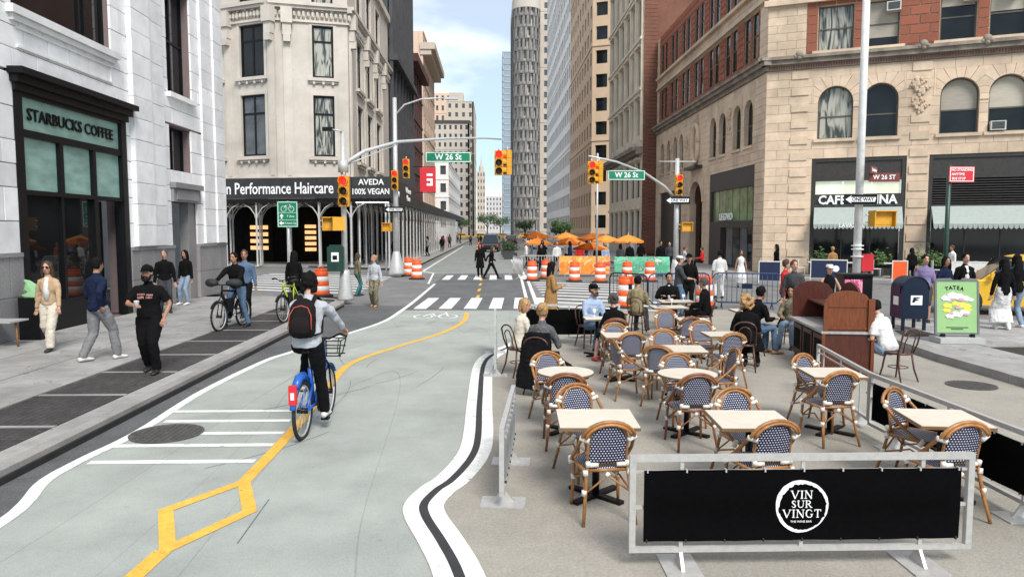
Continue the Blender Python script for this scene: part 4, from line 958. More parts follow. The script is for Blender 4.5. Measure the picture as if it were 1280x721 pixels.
def one_way(x, y, z, yaw, label, w=1.0, h=.33):
    t = E('one_way_sign', (x, y, z), yaw, label, 'sign', 'one way signs')
    boxes('plate', [((-w/2, -.012, -h/2), (w/2, .012, h/2))], M_black, t)
    bm = bmesh.new(); MM = Matrix(((1, 0, 0, 0), (0, 0, 1, 0), (0, 1, 0, 0), (0, 0, 0, 1)))
    a = w*.46; k = h*.42
    prism(bm, [(-a, 0), (-a+k*1.5, k), (-a+k*1.25, k*.55), (a, k*.55), (a-.03, -k*.55), (-a+k*1.25, -k*.55), (-a+k*1.5, -k)], -.017, -.0125, MM)
    O('arrow', to_mesh(bm, 'arrow'), M_white_p, t); text('lettering', 'ONE WAY', h*.5, M_black, t, Matrix.Translation((w*.06, -.019, 0)), .002, .004, sx=.95)
    return t
def pole(name, x, y, z0, h, r, m, label, extra=(), base=None, group=None, r2=None):
    t = E(name, (x, y, z0), 0, label, 'pole', group)
    tubes('shaft', [([(0, 0, 0), (0, 0, h)], [r, r2 or r*.75])], m, t, n=14)
    if base:
        bm = bmesh.new(); lathe(bm, base, 16); O('base', to_mesh(bm, 'base', True), m, t)
    for nm, pts, rr in extra: tubes(nm, [(pts, rr)], m, t)
    return t
# near left corner pole with long mast arm
pole('mast_arm_pole', -4.87, 24.6, .13, 5.5, .105, M_galv, 'grey mast arm pole on the near left corner, its long arm reaching over the crossing', base=[(.26, 0), (.26, .08), (.2, .5), (.17, .9), (.14, 1.0)],
     extra=[('mast_arm', [(0, 0, 4.45), (.6, .6, 4.95), (1.6, 1.6, 5.38), (3.2, 3.4, 5.72), (4.6, 4.85, 5.92), (5.25, 5.5, 5.95)], [.075, .065, .055, .045, .038, .032]), ('tie_rod', [(0, 0, 4.4), (1.6, 1.6, 5.30)], .02), ('collar', [(0, 0, 4.2), (0, 0, 4.6)], .17)])
t = E('surveillance_camera', (-4.87, 24.5, 5.65), 0, 'small camera on top of the near left mast arm pole', 'camera')
tubes('arm', [([(0, 0, 0), (-.35, 0, .05)], .03)], M_galv, t); boxes('body', [((-.62, -.08, -.0), (-.3, .08, .12))], M_black, t, bevel=.02)
signal(-4.80, 24.35, 3.7, 0, 'yellow traffic signal showing red on the near left mast arm pole')
ped_signal(-5.32, 24.5, 2.65, -10, 'orange pedestrian signal housing below the signal on the near left pole', .44); ped_signal(-4.95+.0, 24.25, 2.65, 70, 'orange pedestrian signal seen from its side on the near left pole', .3)
t = E('green_collection_box', (-5.12, 24.45, 1.5), 0, 'dark green metal box with white notice strapped to the near left pole', 'box')
boxes('body', [((-.26, -.18, -.4), (.26, .1, .4))], M_greenp, t, bevel=.03); boxes('notice', [((-.12, -.186, -.08), (.12, -.182, .22))], M_white_p, t); boxes('notice_print', [((-.08, -.19, -.02), (.07, -.187, .12))], M_black, t); boxes('cap', [((-.2, -.14, .4), (.2, .08, .46))], M_greenp, t)
signal(.28, 30.0, 5.13, 0, 'traffic signal showing red hanging at the tip of the long left mast arm'); signal(.62, 30.15, 5.16, 62, 'second signal head turned aside at the tip of the left mast arm')
sign('street_name_sign', -1.64, 28.2, 5.18, 0, 1.72, .40, M_sgreen, 'green W 26 St name sign hanging from the left mast arm', 'sign', [('W 26 St', .31, 0, 0, .95)])
# far left corner lamp post
pole('lamp_post', -5.0, 38.9, .13, 9.1, .15, M_galv, 'tall grey lamp post with flared base on the far left corner by the scaffold', base=[(.42, 0), (.42, .1), (.34, .5), (.2, 1.1), (.16, 1.2)], r2=.10,
     extra=[('lamp_arm', [(0, 0, 8.2), (.5, 0, 8.75), (1.4, 0, 9.05), (2.9, 0, 9.12)], [.05, .045, .04, .03]), ('side_post', [(-.55, .1, 0), (-.55, .1, 3.7)], .045)])
t = E('street_light', (-2.1, 38.9, 9.2), 0, 'small street lamp head at the end of the far left lamp arm', 'lamp'); boxes('body', [((-.3, -.13, -.05), (.35, .13, .06))], M_galv, t, bevel=.03)
signal(-5.0, 38.6, 5.0, 0, 'signal showing red fixed to the front of the far left lamp post'); signal(-4.42, 38.7, 5.6, 0, 'higher signal showing red just right of the far left lamp post')
one_way(-5.05, 38.55, 3.5, 0, 'one way sign on the far left lamp post below the signals', .95, .3); ped_signal(-5.4, 38.5, 2.6, 10, 'orange pedestrian signal on the far left lamp post', .42); 
# green bicycle route sign
pole('sign_post', -6.94, 25.5, .13, 3.3, .035, M_galv, 'thin grey post carrying the green bicycle route sign behind the rider', r2=.035)
t = E('bicycle_route_sign', (-6.94, 25.44, 2.98), 0, 'green bicycle route sign with arrows on a thin post', 'sign')
boxes('plate', [((-.35, -.012, -.44), (.35, .012, .44))], M_sgreen, t); boxes('border', [((-.33, -.017, .40), (.33, -.0125, .42)), ((-.33, -.017, -.42), (.33, -.0125, -.40)), ((-.33, -.017, -.41), (-.31, -.0125, .41)), ((.31, -.017, -.41), (.33, -.0125, .41)), ((-.31, -.017, .05), (.31, -.0125, .06)), ((-.31, -.017, -.2), (.31, -.0125, -.19))], M_white_p, t)
tubes('bicycle_symbol', [([(cx+.09*math.cos(a*.5236), -.015, .18+.09*math.sin(a*.5236)) for a in range(13)], .008) for cx in (-.13, .13)]+[([(-.13, -.015, .18), (-.06, -.015, .3), (.08, -.015, .3), (0, -.015, .18), (-.06, -.015, .3)], .008), ([(.13, -.015, .18), (.07, -.015, .34)], .008)], M_white_p, t, n=5)
for zz, sx in ((-.07, 0), (-.3, 90)):
    bm = bmesh.new(); MM = Matrix.Translation((-.2, 0, zz)) @ Matrix.Rotation(R(-sx), 4, 'Y') @ Matrix(((1, 0, 0, 0), (0, 0, 1, 0), (0, 1, 0, 0), (0, 0, 0, 1)))
    prism(bm, [(0, .09), (.07, 0), (.025, 0), (.025, -.08), (-.025, -.08), (-.025, 0), (-.07, 0)], -.017, -.013, MM); O('arrow', to_mesh(bm, 'arrow'), M_white_p, t)
text('lettering', '7 Ave', .11, M_white_p, t, Matrix.Translation((.1, -.018, -.07)), .002); text('lettering', 'Union Sq', .1, M_white_p, t, Matrix.Translation((.1, -.018, -.3)), .002)
# right far corner mast arm
pole('mast_arm_pole', 9.0, 36.0, .0, 5.9, .14, M_galv, 'grey mast arm pole on the far right corner, its arm above the umbrellas', base=[(.3, 0), (.3, .1), (.2, .8), (.15, 1.0)],
     extra=[('mast_arm', [(0, 0, 3.9), (-.7, -.3, 4.55), (-1.8, -.9, 5.15), (-3.3, -2.0, 5.55), (-4.7, -2.9, 5.72)], [.08, .075, .06, .05, .04]), ('cross_arm', [(-.9, 0, 5.75), (.9, 0, 5.75)], .03)])
signal(4.42, 33.0, 4.98, 0, 'signal showing red at the tip of the right mast arm above the umbrellas'); signal(4.75, 33.1, 5.0, 60, 'second signal head turned aside at the tip of the right mast arm')
signal(9.02, 35.75, 4.6, 0, 'signal fixed to the far right mast arm pole above the one way sign')
sign('street_name_sign', 6.2, 34.2, 4.96, 0, 1.72, .46, M_sgreen, 'green W 26 St name sign hanging from the right mast arm', 'sign', [('W 26 St', .33, 0, 0, .95)])
one_way(8.97, 35.7, 3.87, 0, 'one way sign on the far right mast arm pole below its signal', 1.2, .36); ped_signal(9.45, 35.8, 2.6, 0, 'orange pedestrian signal on the far right mast arm pole', .5)
pole('thin_pole', 5.2, 36.6, 0, 6.2, .05, M_galv, 'thin grey pole behind the umbrellas left of the right mast arm', r2=.05)
# foreground white pole and its signs
pole('white_lamp_post', 10.15, 20.3, .0, 13, .11, M_whpole, 'tall white lamp post behind the wooden service station, in front of the cafe', base=[(.28, 0), (.28, .1), (.2, .9), (.16, 1.0)], r2=.09, extra=[('band', [(0, 0, 1.9), (0, 0, 1.93)], .17), ('band', [(0, 0, 2.0), (0, 0, 2.03)], .17), ('band', [(0, 0, 1.7), (0, 0, 1.73)], .17)])
sign('street_name_sign', 10.72, 20.1, 3.88, 8, .80, .24, M_sbrown, 'brown W 26 ST name plate on the tall white lamp post', 'sign', [('W 26 ST', .17, 0, 0, .95)], border=False)
sign('street_name_sign', 10.40, 20.05, 4.07, -50, .7, .2, M_sbrown, 'upper brown name plate turned sideways on the tall white lamp post', 'sign', [('Broadway', .14, 0, 0, .9)], border=False)
one_way(10.08, 20.08, 3.28, 0, 'one way sign on the tall white lamp post facing the seating', .92, .27)
ped_signal(10.74, 20.2, 2.76, 0, 'orange pedestrian signal on the right side of the tall white lamp post', .58)
t = E('fire_alarm_box', (10.72, 20.9, .0), 0, 'red box on a post just right of the tall white lamp post', 'call box'); boxes('box', [((-.17, -.1, 1.28), (.17, .1, 1.76))], M_sred, t, bevel=.03); tubes('post', [([(0, 0, 0), (0, 0, 1.28)], .05)], M_galv, t)
t = E('post_with_red_sign', (11.78, 18.9, .13), 0, 'dark green post holding a red no standing sign behind the green poster board', 'pole'); tubes('post', [([(0, 0, 0), (0, 0, 4.0)], .055)], M_greenp, t, n=10)
sign('no_standing_sign', 12.05, 18.82, 3.87, 0, .66, .40, M_sred, 'red and white sign on top of the dark green post', 'sign', [('NO STANDING', .09, 0, .11, .9), ('ANYTIME', .09, -.1, 0, .9), ('BUS STOP', .09, -.08, -.11, .9)])
# red banner
t = E('red_banner', (-5.3, 62, 6.6), 0, 'red banner with white emblem hanging over the left pavement above the scaffold', 'banner')
boxes('cloth', [((-.65, -.02, -1.0), (.65, .02, 1.0))], M_sred, t, bevel=0); boxes('emblem', [((-.1, -.03, .3), (.4, -.021, .5)), ((-.1, -.03, -.1), (.4, -.021, .1)), ((-.1, -.03, -.5), (.4, -.021, -.3)), ((.2, -.03, -.3), (.4, -.0212, -.1))], M_white_p, t); tubes('rod', [([(-1.2, 0, 1.05), (.65, 0, 1.05)], .03), ([(-1.2, 0, -1.05), (.65, 0, -1.05)], .03)], M_black, t)

# --- traffic drums
def drum_proto():
    t = E('traffic_drum', (0, 0, 0), 0, 'x', 'traffic drum', 'orange and white traffic drums'); r = .27
    prof = [(.27, .08, .22, 'o'), (.26, .22, .38, 'w'), (.25, .38, .55, 'o'), (.24, .55, .71, 'w'), (.23, .71, .90, 'o'), (.21, .90, .97, 'o')]
    for i, (rr, a, b, c) in enumerate(prof):
        bm = bmesh.new(); lathe(bm, [(rr, a), (rr+.006, a+.01), (rr+.004, b-.01), (rr-.008, b)], 20); O('orange_body' if c == 'o' else 'white_band', to_mesh(bm, 'band', True), M_orange if c == 'o' else M_reflw, t)
    bm = bmesh.new(); lathe(bm, [(.40, 0), (.40, .05), (.30, .09)], 20); O('rubber_base', to_mesh(bm, 'rubber_base'), M_rubber, t)
    tubes('handle', [([(-.08, 0, .96), (-.07, 0, 1.04), (.07, 0, 1.04), (.08, 0, .96)], .018)], M_orange, t)
    return t
D0 = None
for x, y, s, lb in ((-4.44, 39.5, 1, 'orange drum left of the pair at the far left kerb'), (-3.75, 36.9, 1, 'orange drum right and nearer of the pair at the far left kerb'), (1.93, 35.6, .97, 'leftmost orange drum of the row before the umbrellas'), (2.7, 37.0, .97, 'orange drum half hidden behind the woman in the camel coat'),
                    (3.92, 35.0, .97, 'orange drum in front of the left end of the orange banner barrier'), (5.06, 34.4, .97, 'orange drum in front of the right end of the orange banner barrier'), (4.2, 23.0, 1.04, 'near orange drum behind the man in the khaki jacket'), (6.43, 35.0, .97, 'orange drum in front of the left end of the green banner barrier'),
                    (7.5, 34.9, .97, 'orange drum in front of the right end of the green banner barrier'), (6.67, 23.0, 1.04, 'near orange drum to the right of the man in the dark jacket'), (-5.95, 25.9, 1.0, 'orange drum beside the near left pole behind the cyclist'), (-1.6, 88, .95, 'distant orange drum in the lane next to the black van')):
    if D0 is None: D0 = drum_proto(); t = D0
    else: t = copy_tree(D0)
    t.location = (x, y, .13 if x < -5 else 0); t.scale = (s,)*3; t.rotation_euler = (0, 0, random.random()*6); t['label'] = lb
# --- crowd barriers
def crowd_barrier(x0, y0, x1, y1, m, label, h=1.08, banner=None):
    L_ = math.hypot(x1-x0, y1-y0); yaw = math.degrees(math.atan2(x1-x0, y1-y0))-90
    t = E('crowd_barrier', (x0, y0, 0), yaw, label, 'barrier', 'steel crowd barriers')
    c = .18
    loop = [(c, 0, .18), (L_-c, 0, .18), (L_, 0, .18+c), (L_, 0, h-c), (L_-c*.3, 0, h-c*.3), (L_-c, 0, h), (c, 0, h), (c*.3, 0, h-c*.3), (0, 0, h-c), (0, 0, .18+c), (c, 0, .18)]
    tubes('frame', [(loop, .022)], m, t, n=7)
    bm = bmesh.new(); tube(bm, [(0, 0, .19), (0, 0, h-.01)], .009, 6); me = to_mesh(bm, 'upright_bar', True); me.materials.append(m)
    n = int(L_/.15)
    for i in range(1, n): O('upright_bar', me, None, t, (i*L_/n, 0, 0))
    for u in (.3, L_-.3): tubes('foot', [([(u, -.3, .015), (u, -.25, .03), (u, 0, .18), (u, .25, .03), (u, .3, .015)], .018)], m, t)
    if banner:
        bm = bmesh.new(); nn = 16
        f = [[bm.verts.new((-.0+L_*i/nn, -.03-.015*math.sin(i*1.3), z)) for i in range(nn+1)] for z in (.12, .6, h+.03)]
        b = [[bm.verts.new((v.co.x, .03, v.co.z)) for v in r] for r in f]
        for k in range(2):
            for i in range(nn): bm.faces.new((f[k][i], f[k][i+1], f[k+1][i+1], f[k+1][i])); bm.faces.new((b[k][i+1], b[k][i], b[k+1][i], b[k+1][i+1]))
        for i in range(nn): bm.faces.new((f[2][i], f[2][i+1], b[2][i+1], b[2][i]))
        O('banner', to_mesh(bm, 'banner', True), banner, t)
    else: boxes('plate', [((L_/2-.16, -.03, .62), (L_/2+.16, -.02, .78))], MATS['mailbox_blue'], t)
    return t
def painted(name, cols, sc):
    m = mat(name, cols[0], .6); nt = m.node_tree; ln = nt.links.new; b = nt.nodes['Principled BSDF']
    g = nt.nodes.new('ShaderNodeTexCoord'); w = nt.nodes.new('ShaderNodeTexNoise'); w.inputs['Scale'].default_value = sc; w.inputs['Detail'].default_value = 2; w.inputs['Distortion'].default_value = 2
    cr = nt.nodes.new('ShaderNodeValToRGB'); cr.color_ramp.interpolation = 'CONSTANT'
    e = cr.color_ramp.elements; e[0].color = (*cols[0], 1); e[0].position = 0; e[1].color = (*cols[1], 1); e[1].position = .42
    for i, c in enumerate(cols[2:]): q = e.new(.52+.09*i); q.color = (*c, 1)
    ln(g.outputs['Object'], w.inputs['Vector']); ln(w.outputs['Fac'], cr.inputs[0]); ln(cr.outputs[0], b.inputs['Base Color']); return m
M_bluem = mat('blue_barrier_paint', (.02, .05, .14), .45, .2)
P_or = painted('orange_painted_banner', [(.85, .33, .04), (.9, .22, .03), (.85, .5, .15), (.7, .06, .05)], 1.6)
P_gr = painted('green_painted_banner', [(.10, .42, .24), (.16, .5, .32), (.06, .30, .18), (.5, .6, .45)], 2.2)
crowd_barrier(6.95, 23.1, 9.0, 22.6, M_bluem, 'blue steel crowd barrier behind the curly haired woman', 1.1)
crowd_barrier(4.75, 22.3, 6.75, 22.7, M_bluem, 'blue steel crowd barrier behind the seated man in black and white', 1.12)
crowd_barrier(3.75, 23.4, 4.7, 22.2, M_black, 'dark steel crowd barrier next to the near orange drum', 1.1)
crowd_barrier(1.5, 36.6, 1.15, 40.5, M_galv, 'grey crowd barrier running away along the bike lane', 1.05); crowd_barrier(1.5, 40.4, 3.6, 40.2, M_galv, 'grey crowd barrier behind the leftmost drum', 1.05)
crowd_barrier(3.55, 39.0, 6.2, 38.8, M_galv, 'barrier covered by a painted orange banner in front of the umbrellas', 1.05, P_or)
crowd_barrier(6.45, 38.8, 9.3, 38.5, M_galv, 'barrier covered by a painted green banner in front of the umbrellas', 1.02, P_gr)
# --- umbrellas
M_umb = mat('orange_umbrella_canvas', (.90, .34, .05), .75, var=.08, scale=2)
def umbrella_proto():
    t = E('patio_umbrella', (0, 0, 0), 0, 'x', 'umbrella', 'orange patio umbrellas across the street'); r, n = 1.1, 8
    for k in range(n):
        a0, a1 = 2*math.pi*k/n, 2*math.pi*(k+1)/n; bm = bmesh.new(); rows = []
        for f in (0, .35, .7, 1):
            z = 2.3-.42*f**1.15; row = []
            for s in (0, .5, 1):
                a = a0+(a1-a0)*s; rr = r*f*(1-.05*math.sin(math.pi*s)*(f > 0)); row.append(bm.verts.new((rr*math.cos(a), rr*math.sin(a), z+.03*math.sin(math.pi*s)*-f)))
            rows.append(row)
        for i in range(3):
            for j in range(2):
                if i == 0: bm.faces.new((rows[0][1], rows[1][j], rows[1][j+1])) if True else None
                else: bm.faces.new((rows[i][j], rows[i+1][j], rows[i+1][j+1], rows[i][j+1]))
        for j in range(2):
            a = rows[3][j]; b = rows[3][j+1]; c_ = bm.verts.new(a.co-Vector((0, 0, .12))); d_ = bm.verts.new(b.co-Vector((0, 0, .12))); bm.faces.new((a, c_, d_, b))
        bmesh.ops.solidify(bm, geom=bm.faces, thickness=.008); O('canopy_panel', to_mesh(bm, 'canopy_panel'), M_umb, t)
        tubes('rib', [([(0, 0, 2.27), (r*math.cos(a0)*.98, r*math.sin(a0)*.98, 1.85)], .012)], M_black, t, n=5)
    tubes('pole', [([(0, 0, 0), (0, 0, 2.42)], .025)], M_galv, t); bm = bmesh.new(); lathe(bm, [(.25, 0), (.25, .08), (.05, .12)], 12); O('base', to_mesh(bm, 'base'), M_black, t)
    return t
U0 = None
for i, (x, y, ht, w, lb) in enumerate(((3.6, 60, 2.45, 2.3, 'orange umbrella at the back left, highest of the cluster'), (3.1, 50, 2.02, 1.95, 'orange umbrella at the front left of the cluster'), (5.8, 58, 2.4, 2.1, 'orange umbrella behind the wide one in the middle'), (4.85, 46, 2.1, 2.15, 'wide orange umbrella in the middle of the front row'),
                                   (7.55, 55, 2.36, 2.3, 'orange umbrella at the back, right of the middle'), (8.0, 52, 2.22, 2.2, 'orange umbrella behind the lowest one'), (5.6, 42, 1.84, 2.0, 'lowest and nearest orange umbrella of the cluster'), (8.5, 46, 2.28, 1.95, 'rightmost orange umbrella above the green banner barrier'))):
    if U0 is None: U0 = umbrella_proto(); t = U0
    else: t = copy_tree(U0)
    t.location = (x, y, 0); t.rotation_euler = (0, 0, i*.4); t.scale = (w/2.2, w/2.2, ht/2.42); t['label'] = lb

# ================================================================== CAFE CHAIRS AND TABLES
M_rattan = mat('varnished_rattan', (.33, .145, .045), .35, var=.35, scale=16, bump=.2, bscale=60, rnd=.14)
M_rattand = mat('dark_rattan', (.20, .075, .028), .35, var=.3, scale=16)
M_bind = mat('white_binding', (.74, .70, .63), .6, var=.15, scale=40, bump=.4, bscale=120)
def weave(name, sx, sy):
    m = bpy.data.materials.new(name); m.use_nodes = True; MATS[name] = m; nt = m.node_tree; ln = nt.links.new; b = nt.nodes['Principled BSDF']; b.inputs['Roughness'].default_value = .45
    u = nt.nodes.new('ShaderNodeUVMap'); br = nt.nodes.new('ShaderNodeTexBrick'); br.inputs['Color1'].default_value = (.80, .80, .80, 1); br.inputs['Color2'].default_value = (.72, .73, .75, 1); br.inputs['Mortar'].default_value = (.007, .010, .055, 1)
    br.inputs['Scale'].default_value = 1; br.inputs['Brick Width'].default_value = sx; br.inputs['Row Height'].default_value = sy; br.inputs['Mortar Size'].default_value = .0072; br.inputs['Mortar Smooth'].default_value = .15; br.offset = .5
    ln(u.outputs[0], br.inputs['Vector']); ln(br.outputs['Color'], b.inputs['Base Color'])
    bp = nt.nodes.new('ShaderNodeBump'); bp.inputs['Strength'].default_value = .6; bp.inputs['Distance'].default_value = .004; bp.invert = True; ln(br.outputs['Fac'], bp.inputs['Height']); ln(bp.outputs[0], b.inputs['Normal'])
    return m
M_weave = weave('navy_white_weave', .026, .0215); M_weave2 = weave('navy_white_seat_weave', .020, .024)
def sheet_uv(name, fn, nu, nv, th, m, parent):
    """thin woven sheet from fn(i/nu, j/nv)->(pos, uv)"""
    bm = bmesh.new(); uvl = bm.loops.layers.uv.new('UVMap'); F_, B_ = [], []; UV = {}
    for j in range(nv+1):
        rf, rb = [], []
        for i in range(nu+1):
            p, uv, n = fn(i/nu, j/nv); a = bm.verts.new(p); c = bm.verts.new(Vector(p)-Vector(n)*th); UV[a] = uv; UV[c] = uv; rf.append(a); rb.append(c)
        F_.append(rf); B_.append(rb)
    def q(*v):
        f = bm.faces.new(v); f.smooth = True
        for l in f.loops: l[uvl].uv = UV[l.vert]
    for j in range(nv):
        for i in range(nu): q(F_[j][i], F_[j][i+1], F_[j+1][i+1], F_[j+1][i]); q(B_[j][i+1], B_[j][i], B_[j+1][i], B_[j+1][i+1])
    for i in range(nu): q(F_[0][i+1], F_[0][i], B_[0][i], B_[0][i+1]); q(F_[nv][i], F_[nv][i+1], B_[nv][i+1], B_[nv][i])
    for j in range(nv): q(F_[j][0], F_[j+1][0], B_[j+1][0], B_[j][0]); q(F_[j+1][nu], F_[j][nu], B_[j][nu], B_[j+1][nu])
    me = bpy.data.meshes.new(name); bm.to_mesh(me); bm.free(); return O(name, me, m, parent)
def backy(z, x): return -.205-.17*(z-.45)-.0+ .10*(x/.2)**2*.35*1.0   # reclined, slightly wrapped
def chair_proto(rattan):
    t = E('bistro_chair', (0, 0, 0), 0, 'x', 'chair', 'navy and white woven rattan bistro chairs')
    def sf(u, v):   # rounded seat
        y = -.20+.42*v; hw = .215*(1-.14*(1-v))*math.sqrt(max(.0, 1-max(0, (v-.75)/.25*.55)**2)); x = (u*2-1)*hw
        return (x, y, .455+.012*math.cos(math.pi*u*2)*-.5), (x+3, y+3), (0, 0, 1)
    sheet_uv('seat', sf, 8, 8, .02, M_weave2, t)
    def bf(u, v):
        z = .50+.325*v; top = .155*math.sqrt(max(0.02, 1-(max(0, v-.55)/.48)**2)); x = (u*2-1)*(top if v > .55 else .155+.0*v)
        return (x, backy(z, x), z), (x+3, z), (0, 1, .2)
    sheet_uv('back_panel', bf, 8, 12, .008, M_weave, t)
    P = lambda x, z, o=0: (x, backy(z, x)+o, z)
    inner = [P(-.165, .46), P(-.168, .60), P(-.168, .69)]+[P(-.168*math.cos(R(a)), .69+.15*math.sin(R(a))) for a in range(18, 180, 18)]+[P(.168, .69), P(.168, .60), P(.165, .46)]
    tubes('back_frame', [(inner, .012), ([P(-.16, .485), P(.16, .485)], .012)], rattan, t, n=8)
    hoop = [(-.235, .15, .43), (-.245, .03, .50), (-.24, -.10, .60), (-.225, -.215, .715)]+[(-.225*math.cos(R(a)), -.25-.03*math.sin(R(a)), .715+.15*math.sin(R(a))) for a in range(15, 180, 15)]+[(.225, -.215, .715), (.24, -.10, .60), (.245, .03, .50), (.235, .15, .43)]
    tubes('outer_hoop', [(hoop, .0165)], rattan, t, n=8)
    arch2 = [(-.20*math.cos(R(a)), -.262-.028*math.sin(R(a)), .705+.138*math.sin(R(a))) for a in range(8, 176, 14)]
    tubes('top_rail', [(arch2, .014)], rattan, t, n=8)
    ringp = [(-.19, -.2, .44), (-.215, 0, .44), (-.215, .14, .44), (-.16, .215, .44), (0, .235, .44), (.16, .215, .44), (.215, .14, .44), (.215, 0, .44), (.19, -.2, .44), (0, -.215, .44), (-.19, -.2, .44)]
    tubes('seat_frame', [(ringp, .015)], rattan, t, n=8)
    for s in (-1, 1):
        tubes('leg', [([(s*.2, .17, .44), (s*.205, .19, .2), (s*.215, .21, 0)], [.016, .016, .014])], rattan, t); tubes('leg', [([(s*.165, -.205, .50), (s*.18, -.215, .40), (s*.2, -.255, .2), (s*.225, -.31, 0)], [.015, .016, .016, .014])], rattan, t)
    tubes('stretcher', [([(-.2, .19, .26), (-.1, .2, .33), (0, .2, .40), (.1, .2, .33), (.2, .19, .26)], .009), ([(-.19, -.24, .26), (-.09, -.23, .33), (0, -.22, .40), (.09, -.23, .33), (.19, -.24, .26)], .009)]+[([(s*.2, -.23, .26), (s*.16, 0, .33), (s*.2, .19, .26)], .009) for s in (-1, 1)], rattan, t, n=6)
    def bd(p, q, r): tubes('binding', [([p, q], r)], M_bind, t, n=7)
    for s in (-1, 1):
        bd((s*.165, -.245, .70), (s*.240, -.217, .725), .023); bd((s*.172, -.232, .745), (s*.205, -.238, .76), .019); bd((s*.165, -.215, .475), (s*.17, -.222, .52), .022); bd((s*.08, -.212, .487), (s*.165, -.214, .487), .020)
        bd((s*.237, .12, .405), (s*.237, .155, .46), .024); bd((s*.203, -.238, .24), (s*.205, -.245, .285), .023); bd((s*.203, .185, .24), (s*.205, .192, .285), .023); bd((s*.185, -.215, .40), (s*.19, -.21, .445), .024)
    bd((-.012, .2, .395), (.012, .2, .42), .02); bd((-.012, -.222, .39), (.012, -.222, .42), .02)
    return t
CH = {}
def chair(x, y, yaw, label, dark=False, tilt=0):
    k = dark
    if k not in CH: CH[k] = chair_proto(M_rattand if dark else M_rattan); t = CH[k]
    else: t = copy_tree(CH[k])
    t.location = (x, y, .006); t.rotation_euler = (0, 0, R(-yaw)); t['label'] = label; return t
def backchair(bx_, by_, yaw, label, dark=False):
    a = R(yaw); return chair(bx_+.27*math.sin(a), by_+.27*math.cos(a), yaw, label, dark)
backchair(.85, 7.48, 158, 'bistro chair behind the front left square table, facing the camera')
backchair(.97, 5.98, -6, 'bistro chair nearest on the left, its back to us at the square table')
backchair(2.42, 7.25, 165, 'bistro chair behind the front middle square table, facing the camera')
backchair(2.37, 5.98, -12, 'bistro chair with its back to us behind the black banner, at the front middle table')
backchair(4.02, 7.22, 145, 'bistro chair at the far left side of the front right square table, facing the camera')
backchair(3.93, 5.90, -8, 'bistro chair with its back to us at the right end of the banner')
backchair(.70, 9.5, 160, 'bistro chair at the left round table, below the woman in tweed')
backchair(.82, 8.05, 0, 'dark bistro chair with its back to us in front of the left round table', True)
backchair(3.96, 9.25, 150, 'bistro chair left of the table by the wooden service station, facing right')
backchair(3.93, 8.1, -8, 'bistro chair with its back to us at the table by the wooden service station')
backchair(2.36, 9.35, 172, 'bistro chair behind the middle round table, facing the camera')
backchair(2.27, 7.98, -4, 'dark bistro chair with its back to us at the middle round table', True)
backchair(2.72, 11.6, 178, 'bistro chair behind the square table in the centre of the seating, facing the camera')
backchair(2.28, 10.0, 28, 'bistro chair with its back to us, turned half right, at the centre square table')
backchair(3.25, 9.7, -92, 'bistro chair seen from its side, tilted back edge pointing right, beside the round table')
backchair(3.66, 12.75, 178, 'bistro chair behind the small table near the curly haired woman, facing the camera')
backchair(3.72, 11.2, -10, 'bistro chair with its back to us near the curly haired woman')
backchair(2.22, 13.1, 4, 'bistro chair in which the woman in black sits, its rounded back towards us', True)
backchair(2.07, 12.45, 172, 'bistro chair facing the camera directly in front of the seated woman in black')
backchair(2.17, 11.3, -8, 'bistro chair with its back to us in front of the seated woman in black')
backchair(1.75, 10.6, 78, 'bistro chair seen from its side at the left edge of the centre group, facing right')
backchair(3.46, 14.6, 176, 'pale framed bistro chair farthest back in the middle, facing the camera')
backchair(3.62, 13.3, -14, 'dark bistro chair with its back to us, right of the farthest bistro chair', True)
M_top = mat('cream_table_top', (.70, .64, .54), .35, var=.04, scale=8, stain=.08, stain_scale=6); M_edge = mat('table_edge_metal', (.20, .12, .06), .4)
def table(x, y, yaw, w, d, label, rnd=False, h=.735):
    t = E('round_bistro_table' if rnd else 'square_bistro_table', (x, y, .006), yaw, label, 'table', 'cream topped bistro tables')
    bm = bmesh.new()
    if rnd: lathe(bm, [(w/2-.005, h-.022), (w/2, h-.018), (w/2, h-.002), (w/2-.004, h)], 36); O('table_top', to_mesh(bm, 'table_top'), M_top, t); bm = bmesh.new(); lathe(bm, [(w/2+.004, h-.03), (w/2+.006, h-.026), (w/2+.006, h-.008), (w/2+.004, h-.006)], 36)
    else: box(bm, (-w/2, -d/2, h-.02), (w/2, d/2, h)); O('table_top', to_mesh(bm, 'table_top', bevel=.004), M_top, t); bm = bmesh.new(); box(bm, (-w/2-.004, -d/2-.004, h-.034), (w/2+.004, d/2+.004, h-.006))
    O('edge_band', to_mesh(bm, 'edge_band'), M_edge, t)
    tubes('column', [([(0, 0, .03), (0, 0, h-.03)], .034)], M_black, t, n=12)
    for k in range(2): boxes('foot_bar', [((-.30, -.035, 0), (.30, .035, .03))], M_black, t, bevel=.008, rot=(0, 0, R(45+90*k)), loc=(0, 0, .001*k))
    return t
table(.95, 6.62, 2, .70, .66, 'square table nearest the camera on the left, by the grey barrier frame')
table(2.34, 6.55, 3, .66, .64, 'square table behind the middle of the black banner')
table(4.12, 6.55, 8, .62, .64, 'square table at the front right beside the side barrier')
table(.89, 8.85, 0, .68, .68, 'round table below the two seated women on the left', True)
table(2.34, 8.7, 0, .70, .70, 'round table in the middle of the front half of the seating', True)
table(4.10, 8.72, 4, .62, .6, 'square table beside the wooden service station')
table(2.78, 10.55, 5, .58, .62, 'square table in the centre of the seating with a chair turned half right')
table(3.80, 12.05, 0, .56, .56, 'square table near the curly haired woman in black')
table(2.10, 11.95, 0, .56, .56, 'small square table in front of the woman in black')
table(3.85, 14.0, 5, .56, .56, 'small square table behind the centre chairs')
